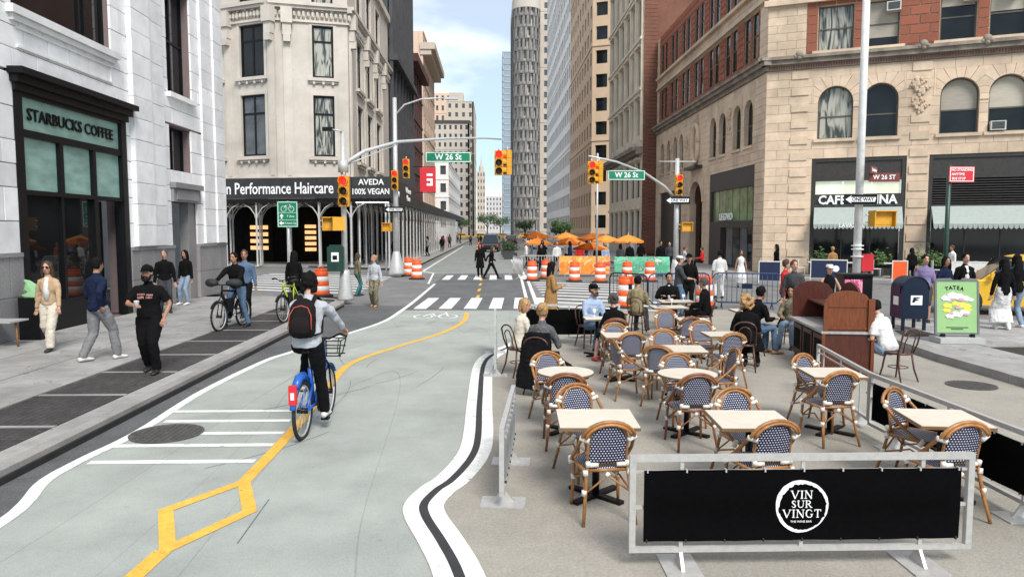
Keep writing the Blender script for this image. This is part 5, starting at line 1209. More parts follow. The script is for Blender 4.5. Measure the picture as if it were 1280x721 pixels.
table(3.95, 16.4, 0, .75, .6, 'square table nearer of the two between the three seated men')
table(4.45, 17.7, 0, .8, .6, 'square table farther of the two between the three seated men')
table(2.05, 14.3, 0, .5, .5, 'small square table between the bearded man and the woman in black')
table(5.45, 15.6, 0, .6, .6, 'small square table between the man in dark jacket and seated woman')
# plain bentwood chairs
M_bent = mat('dark_bentwood', (.075, .028, .018), .35, var=.3, scale=14)
def bent_proto():
    t = E('bentwood_chair', (0, 0, 0), 0, 'x', 'chair', 'dark bentwood chairs')
    bm = bmesh.new(); lathe(bm, [(.195, .44), (.20, .45), (.20, .465), (.185, .47)], 22); O('seat', to_mesh(bm, 'seat', True), M_bent, t)
    hp = [(-.17, -.13, .46), (-.185, -.19, .62), (-.185, -.22, .75)]+[(-.185*math.cos(R(a)), -.235, .75+.12*math.sin(R(a))) for a in range(20, 180, 20)]+[(.185, -.22, .75), (.185, -.19, .62), (.17, -.13, .46)]
    tubes('back_hoop', [(hp, .014)], M_bent, t)
    hp = [(-.09, -.16, .46), (-.10, -.2, .65)]+[(-.10*math.cos(R(a)), -.225, .68+.10*math.sin(R(a))) for a in range(20, 180, 20)]+[(.10, -.2, .65), (.09, -.16, .46)]
    tubes('inner_hoop', [(hp, .010)], M_bent, t)
    for sx_, sy in ((-1, -1), (1, -1), (-1, 1), (1, 1)): tubes('leg', [([(sx_*.14, sy*.13, .45), (sx_*.165, sy*.16, .2), (sx_*.19, sy*(.2 if sy > 0 else .23), 0)], [.016, .015, .012])], M_bent, t)
    tubes('ring_stretcher', [([(.15*math.cos(a*.5236), .15*math.sin(a*.5236), .22) for a in range(13)], .008)], M_bent, t); return t
BC = None
for x, y, yaw, lb in ((.45, 12.35, 60, 'bentwood chair under the blonde woman in the cream jacket'), (.72, 11.0, 20, 'bentwood chair hidden by the black jacket hung over it'), (3.45, 17.4, 25, 'bentwood chair under the man in the khaki jacket'), (4.55, 18.8, 185, 'bentwood chair under the man in black and white'), (4.95, 17.0, -70, 'bentwood chair under the man in the dark coat'), (4.42, 12.7, 20, 'bentwood chair under the curly haired woman in black'),
                     (5.05, 14.2, 75, 'bentwood chair under the man in the dark jacket and jeans'), (6.3, 15.3, 215, 'bentwood chair under the woman in the patterned jacket'), (6.62, 11.75, -20, 'bentwood chair under the man in the white shirt'), (2.0, 15.3, 160, 'bentwood chair under the bearded man'), (3.0, 17.3, 90, 'empty bentwood chair left of the khaki jacket')):
    if BC is None: BC = bent_proto(); t = BC
    else: t = copy_tree(BC)
    t.location = (x, y, .006); t.rotation_euler = (0, 0, R(-yaw)); t['label'] = lb
# --- barriers with black banners
M_alu = mat('brushed_grey_frame', (.50, .49, .47), .45, .35, var=.12, scale=20)
M_bann = mat('black_banner_cloth', (.004, .004, .0045), .9, spec=.08, var=.2, scale=30, bump=.15, bscale=30)
def cafe_barrier(x0, y0, x1, y1, label, h=.83, bm_=None, ban=(.1, .62), feet=(.15, .85), logo=False, mid=True):
    L_ = math.hypot(x1-x0, y1-y0); yaw = math.degrees(math.atan2(x1-x0, y1-y0))-90
    t = E('cafe_barrier', (x0, y0, .006), yaw, label, 'barrier', 'grey framed cafe barriers'); q = .022
    for nm, a, b in (('top_rail', (0, -q, h-.045), (L_, q, h)), ('bottom_rail', (.0, -q, .12), (L_, q, .155)), ('end_post', (0, -q, .156), (.045, q, h-.046)), ('end_post', (L_-.045, -q, .156), (L_, q, h-.046))): boxes(nm, [(a, b)], M_alu, t, bevel=.004)
    boxes('banner_bar', [((.046, -.008, h-.13), (L_-.046, .008, h-.112))], M_alu, t)
    for f in ((.15, .5, .85) if mid else feet): boxes('upright', [((L_*f-.014, -.014, .156), (L_*f+.014, .0, h-.0465))], M_alu, t)
    boxes('side_bar', [((.046, -.01, .44), (.12, .01, .465)), ((L_-.12, -.01, .44), (L_-.046, .01, .465))], M_alu, t)
    bm = bmesh.new(); n = 24; a0, a1 = .10, L_-.10
    fr = [[bm.verts.new((a0+(a1-a0)*i/n, -.026-.004*math.sin(i*1.7+z*9)-.003*math.sin(i*.6+z*20), z)) for i in range(n+1)] for z in (.205, .45, h-.105)]
    for k in range(2):
        for i in range(n): bm.faces.new((fr[k][i], fr[k][i+1], fr[k+1][i+1], fr[k+1][i]))
    bmesh.ops.solidify(bm, geom=bm.faces, thickness=-.004); (bm.free() if bm_ == 'open' else O('banner', to_mesh(bm, 'banner', True), bm_ or M_bann, t))
    for k in range(0 if bm_ == 'open' else 9):
        for z_v in (.21, h-.112): boxes('tie', [((a0+.02+(a1-a0-.05)*k/8, -.036, z_v-.01), (a0+.03+(a1-a0-.05)*k/8, -.001, z_v+.012))], M_galv if z_v > .3 else M_rubber, t)
    for f in feet:
        boxes('foot_plate', [((L_*f-.13, -.20, 0), (L_*f+.13, .20, .012))], M_alu, t); bm = bmesh.new(); prism(bm, [(-.10, .012), (.10, .012), (.015, .13), (-.015, .13)], L_*f-.012, L_*f+.012, Matrix(((0, 0, 1, 0), (1, 0, 0, 0), (0, 1, 0, 0), (0, 0, 0, 1)))); O('foot_gusset', to_mesh(bm, 'foot_gusset'), M_alu, t)
    return t, L_
fb, FL = cafe_barrier(.985, 5.17, 3.50, 5.17, 'nearest barrier with black banner and round white wine logo', h=.835)
lc = (1.245, 0, .46)
# ring logo: brushed, uneven ring
bm = bmesh.new(); n = 72; rr = random.Random(3); A = []; Bv = []
for i in range(n):
    a = 2*math.pi*i/n; ro = .192+.004*math.sin(a*3+1)+rr.uniform(-.0015, .0015); ri = .170+.010*math.sin(a*1+2.4)+rr.uniform(-.003, .003)+(.008 if rr.random() < .12 else 0)
    A.append([bm.verts.new((lc[0]+ro*math.cos(a), y_, lc[2]+ro*math.sin(a))) for y_ in (-.036, -.030)]); Bv.append([bm.verts.new((lc[0]+ri*math.cos(a), y_, lc[2]+ri*math.sin(a))) for y_ in (-.036, -.030)])
for i in range(n):
    j = (i+1) % n; bm.faces.new((A[i][0], A[j][0], Bv[j][0], Bv[i][0])); bm.faces.new((A[i][0], A[i][1], A[j][1], A[j][0])); bm.faces.new((Bv[i][0], Bv[j][0], Bv[j][1], Bv[i][1]))
O('logo_ring', to_mesh(bm, 'logo_ring'), M_white_p, fb)
# serif capitals drawn as thick and thin strokes: (x0,y0,x1,y1,weight)
GL = {'V': (1.0, [(.08, 1, .5, 0, .15), (.92, 1, .5, 0, .07)], [(.08, 1), (.92, 1)]), 'I': (.45, [(.225, 0, .225, 1, .15)], [(.225, 0), (.225, 1)]), 'N': (1.0, [(.14, 0, .14, 1, .07), (.14, 1, .86, 0, .15), (.86, 0, .86, 1, .07)], [(.14, 0), (.14, 1), (.86, 1)]),
      'S': (.72, [(.60, .80, .45, .96, .07), (.45, .96, .25, .94, .08), (.25, .94, .13, .77, .12), (.13, .77, .24, .60, .13), (.24, .60, .46, .45, .15), (.46, .45, .60, .27, .14), (.60, .27, .50, .07, .12), (.50, .07, .28, .03, .08), (.28, .03, .10, .2, .07)], []),
      'U': (1.0, [(.16, 1, .16, .35, .14), (.16, .35, .28, .08, .12), (.28, .08, .5, .02, .08), (.5, .02, .74, .1, .08), (.74, .1, .84, .35, .07), (.84, .35, .84, 1, .07)], [(.16, 1), (.84, 1)]),
      'R': (.95, [(.18, 0, .18, 1, .14), (.18, .97, .5, .97, .07), (.5, .97, .68, .85, .11), (.68, .85, .68, .65, .13), (.68, .65, .5, .52, .1), (.5, .52, .18, .52, .06), (.42, .52, .86, 0, .14)], [(.18, 0), (.18, 1), (.86, 0)]),
      'G': (1.0, [(.82, .76, .70, .93, .07), (.70, .93, .45, .99, .07), (.45, .99, .22, .85, .11), (.22, .85, .12, .55, .14), (.12, .55, .18, .22, .14), (.18, .22, .38, .03, .11), (.38, .03, .65, .02, .07), (.65, .02, .82, .12, .08), (.82, .12, .82, .42, .14)], [(.82, .42)]),
      'T': (.9, [(.45, 0, .45, 1, .14), (.06, .97, .84, .97, .07), (.06, .97, .06, .78, .06), (.84, .97, .84, .78, .06)], [(.45, 0)])}
def serif(word, cx, cz, h, parent):
    tot = sum(GL[c][0] for c in word)+.12*(len(word)-1); x = cx-tot*h/2
    for ch in word:
        w, st, sr = GL[ch]; bm = bmesh.new(); k = 0
        L_ = list(st)+[(sx_-.15, sy+(.02 if sy == 0 else -.02), sx_+.15, sy+(.02 if sy == 0 else -.02), .045) for sx_, sy in sr]
        for (a, b, c, d, wt) in L_:
            p, q = Vector((a, b)), Vector((c, d)); dd = (q-p); dd.normalize(); nn = Vector((-dd.y, dd.x))*wt/2; k += 1
            pts = [p-nn-dd*.02, q-nn+dd*.02, q+nn+dd*.02, p+nn-dd*.02]
            v = [bm.verts.new((x+u.x*h, -.0345-k*.00005, cz+(u.y-.5)*h)) for u in pts]; v2 = [bm.verts.new((u.co.x, -.030, u.co.z)) for u in v]
            bm.faces.new(v)
            for i in range(4): bm.faces.new((v[i], v2[i], v2[(i+1) % 4], v[(i+1) % 4]))
        O('logo_letter', to_mesh(bm, 'logo_letter'), M_white_p, parent); x += (w+.12)*h
serif('VIN', lc[0], .545, .058, fb); serif('SUR', lc[0], .475, .052, fb); serif('VINGT', lc[0]+.005, .405, .058, fb)
text('logo_small_text', 'THE WINE BAR', .021, M_white_p, fb, Matrix.Translation((lc[0], -.032, .345)), .001, sx=1.1)
M_pale = mat('pale_grey_banner', (.42, .43, .43), .7, var=.1)
cafe_barrier(.08, 6.3, .235, 8.1, 'barrier seen edge-on beside the white and black lane line, nearer one', h=.73, bm_=M_pale, feet=(.1, .75)); cafe_barrier(.05, 12.2, .06, 14.9, 'barrier seen edge-on beside the lane line, farther one by the seated women', h=.86, bm_=M_pale, feet=(.04, .92))
cafe_barrier(.55, 15.75, 2.75, 15.75, 'barrier with black panel behind the bearded man and the camel coat', h=.86, feet=(.2, .8))
cafe_barrier(4.52, 8.6, 4.52, 5.55, 'side barrier with black banner running along the road on the right', h=.75, feet=(.2, .85))
cafe_barrier(4.95, 11.0, 4.6, 8.75, 'open side barrier farther back in front of the wooden service station', h=.72, bm_='open', feet=(.2, .85))

# --- wooden service station
M_mah = mat('dark_mahogany', (.07, .014, .006), .4, var=.4, scale=7, stretch=(4, 4, .8), bump=.1)
M_oak = mat('lighter_stained_wood', (.16, .040, .010), .4, var=.35, scale=8, stretch=(5, 5, .7), bump=.1)
M_marble = mat('grey_counter_stone', (.36, .35, .34), .4, var=.2, scale=12)
t = E('service_station', (5.52, 12.1, .006), 9, 'wooden outdoor service station with arched panels and grey counter', 'cabinet')
boxes('cabinet', [((.06, .05, .06), (.72, 2.2, .72))], M_mah, t, bevel=.01); boxes('counter_top', [((-.03, -.03, .722), (.82, 2.28, .762))], M_marble, t, bevel=.006)
boxes('front_panel', [((.0, .0, .02), (.78, .048, .72))], M_mah, t, bevel=.004)
for k in range(3): boxes('door_panel', [((.035, .12+k*.7, .12), (.058, .72+k*.7, .66))], M_mah, t, bevel=.01); boxes('shelf_recess', [((.03, .2+k*.7, .2), (.034, .64+k*.7, .58))], M_dark, t)
def arched(x0, x1, y, z0, zs, zt, name, m, th=.05):
    bm = bmesh.new(); n = 18; c = (x0+x1)/2; w = (x1-x0)/2
    poly = [(x0, z0), (x1, z0), (x1, zs)]+[(c+w*math.cos(math.pi*i/n)*(1 if abs(math.cos(math.pi*i/n)) < .75 else 1), zs+(zt-zs)*(math.sin(math.pi*i/n)**.9)*(1.0 if .2 < i/n < .8 else .75)) for i in range(1, n)]+[(x0, zs)]
    prism(bm, poly, y, y+th, Matrix(((1, 0, 0, 0), (0, 0, 1, 0), (0, 1, 0, 0), (0, 0, 0, 1)))); return O(name, to_mesh(bm, name), m, t)
arched(.02, .76, .0, .764, 1.22, 1.44, 'arched_panel', M_oak); arched(.02, .76, 2.15, .764, 1.25, 1.46, 'arched_panel', M_mah)
boxes('panel_frame', [((.0, -.03, .764), (.06, -.002, 1.24)), ((.72, -.03, .764), (.78, -.002, 1.24)), ((.061, -.02, .80), (.719, -.003, .84)), ((.061, -.015, 1.17), (.719, -.003, 1.19))], M_oak, t)
boxes('corner_column', [((.70, -.04, .764), (.80, .06, 1.30)), ((-.02, -.04, .02), (.03, .0-.002, .72)), ((.76, -.04, .02), (.81, -.002, .72))], M_oak, t, bevel=.01)
bm = bmesh.new(); n = 16; poly = [(.051, .764), (2.149, .764), (2.149, 1.15)]+[(1.1+.62*math.cos(math.pi*i/n), 1.15+.36*math.sin(math.pi*i/n)) for i in range(n+1)]+[(.051, 1.15)]
prism(bm, poly, .74, .775, Matrix(((0, 0, 1, 0), (1, 0, 0, 0), (0, 1, 0, 0), (0, 0, 0, 1)))); O('back_crest', to_mesh(bm, 'back_crest'), M_mah, t)
boxes('shelf', [((.30, .06, 1.08), (.735, 2.14, 1.11))], M_mah, t)
for x_, y_ in ((.1, .1), (.7, .1), (.1, 2.1), (.7, 2.1)):
    bm = bmesh.new(); lathe(bm, [(.03, 0), (.04, .03), (.03, .058)], 10, cx=x_, cy=y_); O('caster', to_mesh(bm, 'caster'), M_rubber, t)
# --- mailboxes, poster stand, A-frame
def mailbox(x, y, yaw, label, m):
    t = E('mailbox', (x, y, .13), yaw, label, 'mailbox')
    bm = bmesh.new(); w, d = .30, .29; prof = [(-w, .28), (w, .28), (w, .95)]+[(w*math.cos(math.pi*i/12), .95+.30*math.sin(math.pi*i/12)) for i in range(1, 12)]+[(-w, .95)]
    prism(bm, prof, -d, d, Matrix(((1, 0, 0, 0), (0, 0, 1, 0), (0, 1, 0, 0), (0, 0, 0, 1)))); O('body', to_mesh(bm, 'body'), m, t)
    for a in (-1, 1):
        for b in (-1, 1): boxes('leg', [((a*.24-.03, b*.24-.03, 0), (a*.24+.03, b*.24+.03, .28))], m, t)
    boxes('label_plate', [((-.11, -.299, .60), (.15, -.292, .82))], M_white_p, t)
    bm = bmesh.new(); MM = Matrix(((1, 0, 0, .02), (0, 0, 1, 0), (0, 1, 0, .71), (0, 0, 0, 1)))
    prism(bm, [(-.10, -.05), (-.07, .07), (.10, .07), (.03, .04), (-.04, .045), (.06, .0), (-.02, -.01), (-.05, -.05)], -.304, -.30, MM); O('eagle_mark', to_mesh(bm, 'eagle_mark'), MATS['mailbox_blue'], t)
    boxes('chute_door', [((-.315, -.2, .86), (-.301, .2, 1.06))], m, t, bevel=.003); boxes('side_label', [((-.308, -.12, .58), (-.3015, .12, .78))], M_white_p, t)
    bm = bmesh.new(); tube(bm, [(-.30, -.3, .955)]+[(.305*math.cos(R(180-a)), -.3, .95+.305*math.sin(R(a))) for a in range(15, 180, 15)]+[(.30, -.3, .955)], .012, 6); O('rim', to_mesh(bm, 'rim', True), m, t)
    return t
mailbox(9.75, 16.95, 4, 'dark blue mailbox with round top, nearest the road, beside the green poster board', M_mailb)
P_pink = painted('pink_abstract_poster', [(.75, .14, .28), (.85, .35, .45), (.55, .06, .18), (.9, .6, .65)], 3)
t = E('poster_kiosk', (9.0, 18.1, .0), 5, 'black news kiosk with a pink poster on its front between lamp post and mailbox', 'kiosk')
boxes('body', [((-.25, 0, .02), (.45, .5, 1.30))], M_black, t, bevel=.02); boxes('poster', [((-.23, -.012, .12), (.20, -.002, 1.22))], P_pink, t); boxes('roof', [((-.28, -.04, 1.30), (.48, .54, 1.36))], M_black, t, bevel=.01)
M_aframe = mat('grey_plastic_frame', (.14, .15, .15), .6, var=.15); M_apost = mat('green_poster', (.27, .46, .19), .5, var=.05); 
t = E('poster_board', (9.62, 14.9, .135), 6, 'grey framed pavement board with green poster of white and yellow blooms', 'sign board')
TM = Matrix.Rotation(R(-6), 4, 'X')
bm = bmesh.new(); w = .40; box(bm, (-w-.04, 0, .16), (-w, .05, 1.26), TM); box(bm, (w, 0, .16), (w+.04, .05, 1.26), TM); box(bm, (-w+.001, 0, .16), (w-.001, .05, .2), TM)
prism(bm, [(-w-.04, 1.262), (w+.04, 1.262), (w-.02, 1.32), (.12, 1.33), (.09, 1.29), (-.09, 1.29), (-.12, 1.33), (-w+.02, 1.32)], 0, .05, TM @ Matrix(((1, 0, 0, 0), (0, 0, 1, 0), (0, 1, 0, 0), (0, 0, 0, 1))))
O('frame', to_mesh(bm, 'frame'), M_aframe, t); boxes('poster', [((-w+.002, .01, .202), (w-.002, .03, 1.258))], M_apost, t, M=TM)
boxes('base', [((-.44, -.22, 0), (.44, .28, .11))], mat('pale_plastic_base', (.42, .42, .41), .6), t, bevel=.04); boxes('spring_foot', [((-.33, -.03, .11), (-.26, .07, .18)), ((.26, -.03, .11), (.33, .07, .18))], M_black, t)
for nm, col, spots in (('white_bloom', (.80, .66, .72), [(-.2, .95, .10), (-.05, 1.0, .12), (.12, .96, .10), (.24, .93, .07), (0, .62, .10), (.14, .66, .08), (-.14, .58, .08)]), ('yellow_ribbon', (.75, .62, .08), [(-.18, .80, .09), (-.02, .84, .07), (.15, .80, .10), (-.2, .70, .07), (.2, .72, .07)]), ('pink_bloom', (.72, .28, .42), [(-.1, .93, .04), (.08, .92, .05), (.02, .76, .05), (-.12, .64, .04), (.18, .62, .04)])):
    bm = bmesh.new(); rr = random.Random(5)
    for x_, z_v, r_ in spots:
        poly = [(x_+r_*(1+.25*math.sin(k*2.4+x_*9))*1.15*math.cos(k*.4488), z_v-.04+r_*(.62+.2*math.sin(k*1.7))*math.sin(k*.4488)) for k in range(14)]
        prism(bm, poly, {'w': -.004, 'y': .0, 'p': -.008}[nm[0]]+rr.uniform(0, .001), .0095, TM @ Matrix(((1, 0, 0, 0), (0, 0, 1, 0), (0, 1, 0, 0), (0, 0, 0, 1))))
    O(nm, to_mesh(bm, nm), mat(nm, col, .6), t)
for i, ch in enumerate('TATEA'): text('lettering', ch, .11, M_black, t, TM @ Matrix.Translation((-.2+i*.075, .004, 1.13-.004*(i-2)**2*1.5)) @ Matrix.Rotation(R((i-2)*7), 4, 'Y'), .002, .002)
boxes('small_print', [((-.22, .004, .30), (.22, .0095, .315)), ((-.12, .004, .265), (.12, .0095, .28))], M_black, t, M=TM)

# ================================================================== VEHICLES
M_chrome = mat('chrome', (.7, .7, .7), .15, 1); M_tyre = mat('tyre_rubber', (.016, .016, .016), .8); M_cglass = mat('car_glass', (.015, .018, .02), .05, spec=.8)
def car(x, y, yaw, m, label, cat='taxi', van=False, detail=True):
    t = E('taxi' if cat == 'taxi' else 'parked_van', (x, y, 0), yaw, label, cat, 'distant yellow cabs' if not detail and cat == 'taxi' else None)
    L_, w = 4.6, .92; hr = 1.95 if van else 1.47; hb = 1.0 if van else .88
    low = [(-2.3, .45), (-2.28, .75), (-2.2, hb-.05), (-1.55 if not van else -2.2, hb), (1.15, hb), (2.0, .80), (2.26, .68), (2.3, .42), (2.25, .25), (-2.25, .25)]
    bm = bmesh.new(); secs = []
    for xx, sc, dz in ((-w, .94, 0), (-w*.97, 1, 0), (w*.97, 1, 0), (w, .94, 0)):
        secs.append([bm.verts.new((xx, a*(.985 if sc < 1 else 1), .25+(b-.25)*(sc))) for a, b in low])
    n = len(low)
    for k in range(3):
        for i in range(n): bm.faces.new((secs[k][i], secs[k][(i+1) % n], secs[k+1][(i+1) % n], secs[k+1][i]))
    bm.faces.new(secs[0]); bm.faces.new(list(reversed(secs[-1]))); O('body', to_mesh(bm, 'body', bevel=.04), m, t)
    rf = [(-2.1, hb), (-1.95 if van else -1.35, hr-.03), (-1.6 if van else -1.0, hr), (.1 if not van else .7, hr), (.35 if not van else .95, hr-.05), (1.15 if not van else 1.5, hb)]
    bm = bmesh.new(); A = [bm.verts.new((-w*.95+(b-hb)*.25, a, b)) for a, b in rf]; Bq = [bm.verts.new((w*.95-(b-hb)*.25, a, b)) for a, b in rf]
    for i in range(len(rf)-1): bm.faces.new((A[i], A[i+1], Bq[i+1], Bq[i]))
    bm.faces.new(list(reversed(A))); bm.faces.new(Bq); bm.faces.new((A[0], Bq[0], Bq[-1], A[-1])); O('cabin', to_mesh(bm, 'cabin', bevel=.04), m, t)
    mid = .5*(rf[0][0]+rf[-1][0])
    for s in (-1, 1):
        for (a, b, c, d) in ((rf[1][0]+.05, -.42, -.38, 0), (-.36, rf[4][0]+.28, 0, 0)):
            bm = bmesh.new(); z0, z1 = hb+.05, hr-.12; off = lambda z: w*.95-(z-hb)*.25+.012
            P = [(a-.25 if a < -1 else a, z0), (b+(.3 if b > 0 else 0), z0), (b, z1), (a, z1)]
            f = [bm.verts.new((s*off(z), yy, z)) for yy, z in P]; g_ = [bm.verts.new((s*(off(z)-.03), yy, z)) for yy, z in P]; bm.faces.new(f)
            for i in range(4): bm.faces.new((f[i], g_[i], g_[(i+1) % 4], f[(i+1) % 4]))
            O('side_window', to_mesh(bm, 'side_window'), M_cglass, t)
    for (q0, q1, nm) in ((rf[4], rf[5], 'windscreen'), (rf[1], rf[0], 'rear_window')):
        bm = bmesh.new(); d = .02 if nm == 'windscreen' else -.02
        v = [bm.verts.new((sx_*(w*.88-(z-hb)*.28), yy+d, z+.01)) for sx_, yy, z in ((-1, *q0), (1, *q0), (1, *q1), (-1, *q1))]; v2 = [bm.verts.new(u.co-Vector((0, d*1.5, .02))) for u in v]; bm.faces.new(v)
        for i in range(4): bm.faces.new((v[i], v2[i], v2[(i+1) % 4], v[(i+1) % 4]))
        O(nm, to_mesh(bm, nm), M_cglass, t)
    for sx_ in (-1, 1):
        for yy in (-1.4, 1.42):
            MM = Matrix.Translation((sx_*(w-.1), yy, .33)) @ Matrix.Rotation(R(90), 4, 'Y')
            bm = bmesh.new(); lathe(bm, [(.22, -.11), (.31, -.11), (.33, -.07), (.33, .07), (.31, .11), (.22, .11)], 20, MM); wq = O('wheel', to_mesh(bm, 'wheel', True), M_tyre, t)
            bm = bmesh.new(); lathe(bm, [(.21, -.118), (.2, -.10), (.05, -.122), (.05, .122), (.2, .10), (.21, .118)], 12, MM); O('rim', to_mesh(bm, 'rim'), M_galv, wq)
        boxes('headlight', [((sx_*.82-.13, 2.18, .58), (sx_*.82+.1, 2.30, .72))], M_reflw, t, bevel=.02); boxes('tail_light', [((sx_*.82-.1, -2.31, .6), (sx_*.82+.09, -2.2, .82))], M_sred, t, bevel=.02)
        boxes('mirror', [((sx_*1.0-.08, .85, .92), (sx_*1.0+.08, .95, 1.04))], m, t, bevel=.02)
    boxes('bumper', [((-.85, 2.22, .3), (.85, 2.34, .5)), ((-.85, -2.34, .3), (.85, -2.22, .5))], M_black if van else m, t, bevel=.03)
    if cat == 'taxi': boxes('roof_sign', [((-.3, -.5, hr+.01), (.3, -.35, hr+.16))], M_reflw, t, bevel=.02)
    return t
car(15.5, 21.2, -66, M_taxi, 'yellow taxi at the right edge behind the people in front of the awnings').scale = (1, 1, 1.17)
car(-.05, 84, 4, mat('van_black', (.012, .012, .013), .3), 'black van far down the avenue in the lane', 'van', van=True)
for i, x in enumerate((-14, -8.5, -3, 3.5, 10)):
    car(x, 214+i*1.2, 90, M_taxi, ('yellow cab crossing the avenue far away, leftmost', 'yellow cab crossing far away, second from the left', 'yellow cab crossing far away in the middle of the avenue', 'yellow cab crossing far away, second from the right', 'yellow cab crossing far away, rightmost')[i], detail=False)
for i, (x, y) in enumerate(((6.2, 96), (6.3, 104), (6.0, 113), (3.4, 128), (3.3, 140))):
    car(x, y, 2, (M_galv, M_black, M_tower, M_black, M_galv)[i], ('silver car parked past the umbrellas, nearest of the parked line', 'black car second in the line parked past the umbrellas', 'white car third in the line parked past the umbrellas', 'dark car waiting far down the avenue', 'grey car waiting farthest down the avenue')[i], 'car')
# --- bikes
def bicycle(x, y, z, yaw, m, label, share=False, steer=0, lean=0):
    t = E('bicycle', (x, y, z), yaw, label, 'bicycle'); t.rotation_euler = (0, R(lean), R(-yaw)); r = .33
    for nm, yy in (('front_wheel', .54), ('rear_wheel', -.54)):
        w = tubes(nm, [([(0, yy+r*math.cos(a*.2244), r+r*.0+r*math.sin(a*.2244)) for a in range(29)], .024)], M_tyre, t, n=8)
        tubes('rim', [([(0, yy+(r-.035)*math.cos(a*.2244), r+(r-.035)*math.sin(a*.2244)) for a in range(29)], .012)], M_galv, w, n=6)
        sp = tubes('spokes', [([(.02*(-1)**k, yy, r), (0, yy+(r-.04)*math.cos(k*.349), r+(r-.04)*math.sin(k*.349))], .0022) for k in range(18)], M_galv, w, n=4); sp['kind'] = 'stuff'
        tubes('hub', [([(-.06, yy, r), (.06, yy, r)], .035)], M_black, w)
        a0, a1 = ((.3, 2.9) if yy < 0 else (.6, 2.6))
        bm = bmesh.new(); tube(bm, [(0, yy+(r+.045)*math.cos(a0+(a1-a0)*k/10), r+(r+.045)*math.sin(a0+(a1-a0)*k/10)) for k in range(11)], [(.035, .006)]*11, 8, hint=(1, 0, 0)); O('mudguard', to_mesh(bm, 'mudguard', True), m if share else M_black, t)
    if share:
        tubes('frame', [([(0, .38, .82), (0, .30, .52), (0, .08, .36), (0, -.1, .32)], [.035, .05, .055, .05]), ([(0, -.12, .32), (0, -.22, .78)], .03), ([(.04, -.1, .33), (.05, -.54, .33)], .018), ([(-.04, -.1, .33), (-.05, -.54, .33)], .018), ([(.03, -.2, .6), (.05, -.54, .33)], .016), ([(-.03, -.2, .6), (-.05, -.54, .33)], .016), ([(0, .40, .80), (0, .36, .98)], .028)], m, t, n=10)
        bm = bmesh.new(); tube(bm, [(0, -.80, .66), (0, -.66, .74), (0, -.50, .74), (0, -.34, .66)], [(.045, .02), (.05, .05), (.05, .05), (.04, .03)], 10, hint=(1, 0, 0)); O('rear_fairing', to_mesh(bm, 'rear_fairing', True), m, t)
        boxes('rear_light', [((-.045, -.90, .48), (.045, -.86, .70))], M_sred, t, bevel=.015); boxes('rear_reflector_print', [((-.02, -.906, .54), (.02, -.9005, .62))], M_white_p, t)
        bk = tubes('basket', [([(sx_*.16, .52, .80), (sx_*.19, .52, 1.0), (sx_*.19, .80, 1.0), (sx_*.15, .74, .80), (sx_*.16, .52, .80)], .008) for sx_ in (-1, 1)]+[([(-.19, yy, zz), (.19, yy, zz)], .008) for yy, zz in ((.52, 1.0), (.80, 1.0), (.52, .9), (.77, .9), (.52, .8), (.74, .8))]+[([(0, .52, .8), (0, .52, 1.0)], .006), ([(-.08, .74, .8), (-.09, .8, 1.0)], .006), ([(.08, .74, .8), (.09, .8, 1.0)], .006)], M_black, t, n=6)
    else:
        tubes('frame', [([(0, .40, .86), (0, -.02, .30)], .026 if False else .03), ([(0, .38, .92), (0, -.20, .86)], .022), ([(0, -.02, .30), (0, -.24, .92)], .022), ([(.03, -.02, .3), (.05, -.54, .33)], .014), ([(-.03, -.02, .3), (-.05, -.54, .33)], .014), ([(.02, -.22, .84), (.05, -.54, .33)], .012), ([(-.02, -.22, .84), (-.05, -.54, .33)], .012), ([(0, .40, .84), (0, .37, 1.0)], .025)], m, t, n=8)
        boxes('battery', [((-.05, -.02, .42), (.05, .24, .72))], M_black, t, bevel=.02)
    tubes('fork', [([(s*.05, .54, .33), (s*.05, .44, .70), (0, .41, .80)], .014) for s in (-1, 1)], M_black, t)
    tubes('handlebar', [([(-.31, .28, 1.10), (-.22, .33, 1.12), (-.08, .38, 1.05), (.08, .38, 1.05), (.22, .33, 1.12), (.31, .28, 1.10)], .013), ([(0, .37, .96), (0, .38, 1.06)], .018)], M_black, t)
    for s in (-1, 1): tubes('grip', [([(s*.24, .32, 1.12), (s*.33, .27, 1.10)], .019)], M_rubber, t)
    tubes('seat_post', [([(0, -.21, .76), (0, -.25, .98)], .014)], M_galv, t)
    bm = bmesh.new(); tube(bm, [(0, -.40, 1.0), (0, -.34, 1.01), (0, -.24, 1.0), (0, -.1, .99), (0, -.06, .98)], [(.05, .02), (.085, .03), (.07, .03), (.025, .02), (.015, .012)], 12, hint=(1, 0, 0)); O('saddle', to_mesh(bm, 'saddle', True), M_black, t)
    cr = tubes('crank', [([(.08, -.06, .30), (.09, -.1, .14)], .012), ([(-.08, -.06, .30), (-.09, -.02, .46)], .012), ([(-.08, -.06, .3), (.08, -.06, .3)], .02)], M_galv, t)
    for s, yy, zz in ((1, -.1, .13), (-1, -.02, .46)): boxes('pedal', [((s*.10 if s > 0 else -.19, yy-.05, zz-.012), (.19 if s > 0 else -.10, yy+.05, zz+.012))], M_black, t)
    bm = bmesh.new(); lathe(bm, [(.09, -.004), (.09, .004)], 20, Matrix.Translation((.06, -.06, .30)) @ Matrix.Rotation(R(90), 4, 'Y')); O('chain_ring', to_mesh(bm, 'chain_ring'), M_black, t)
    return t
M_bblue = mat('share_bike_blue', (.015, .10, .42), .3, var=.05)
bicycle(-2.2, 9.15, .004, 3, M_bblue, 'blue share bicycle ridden away from us along the green lane', share=True)
bicycle(-6.2, 17.65, .13, 190, M_black, 'black delivery bicycle with covered handlebars on the left pavement')
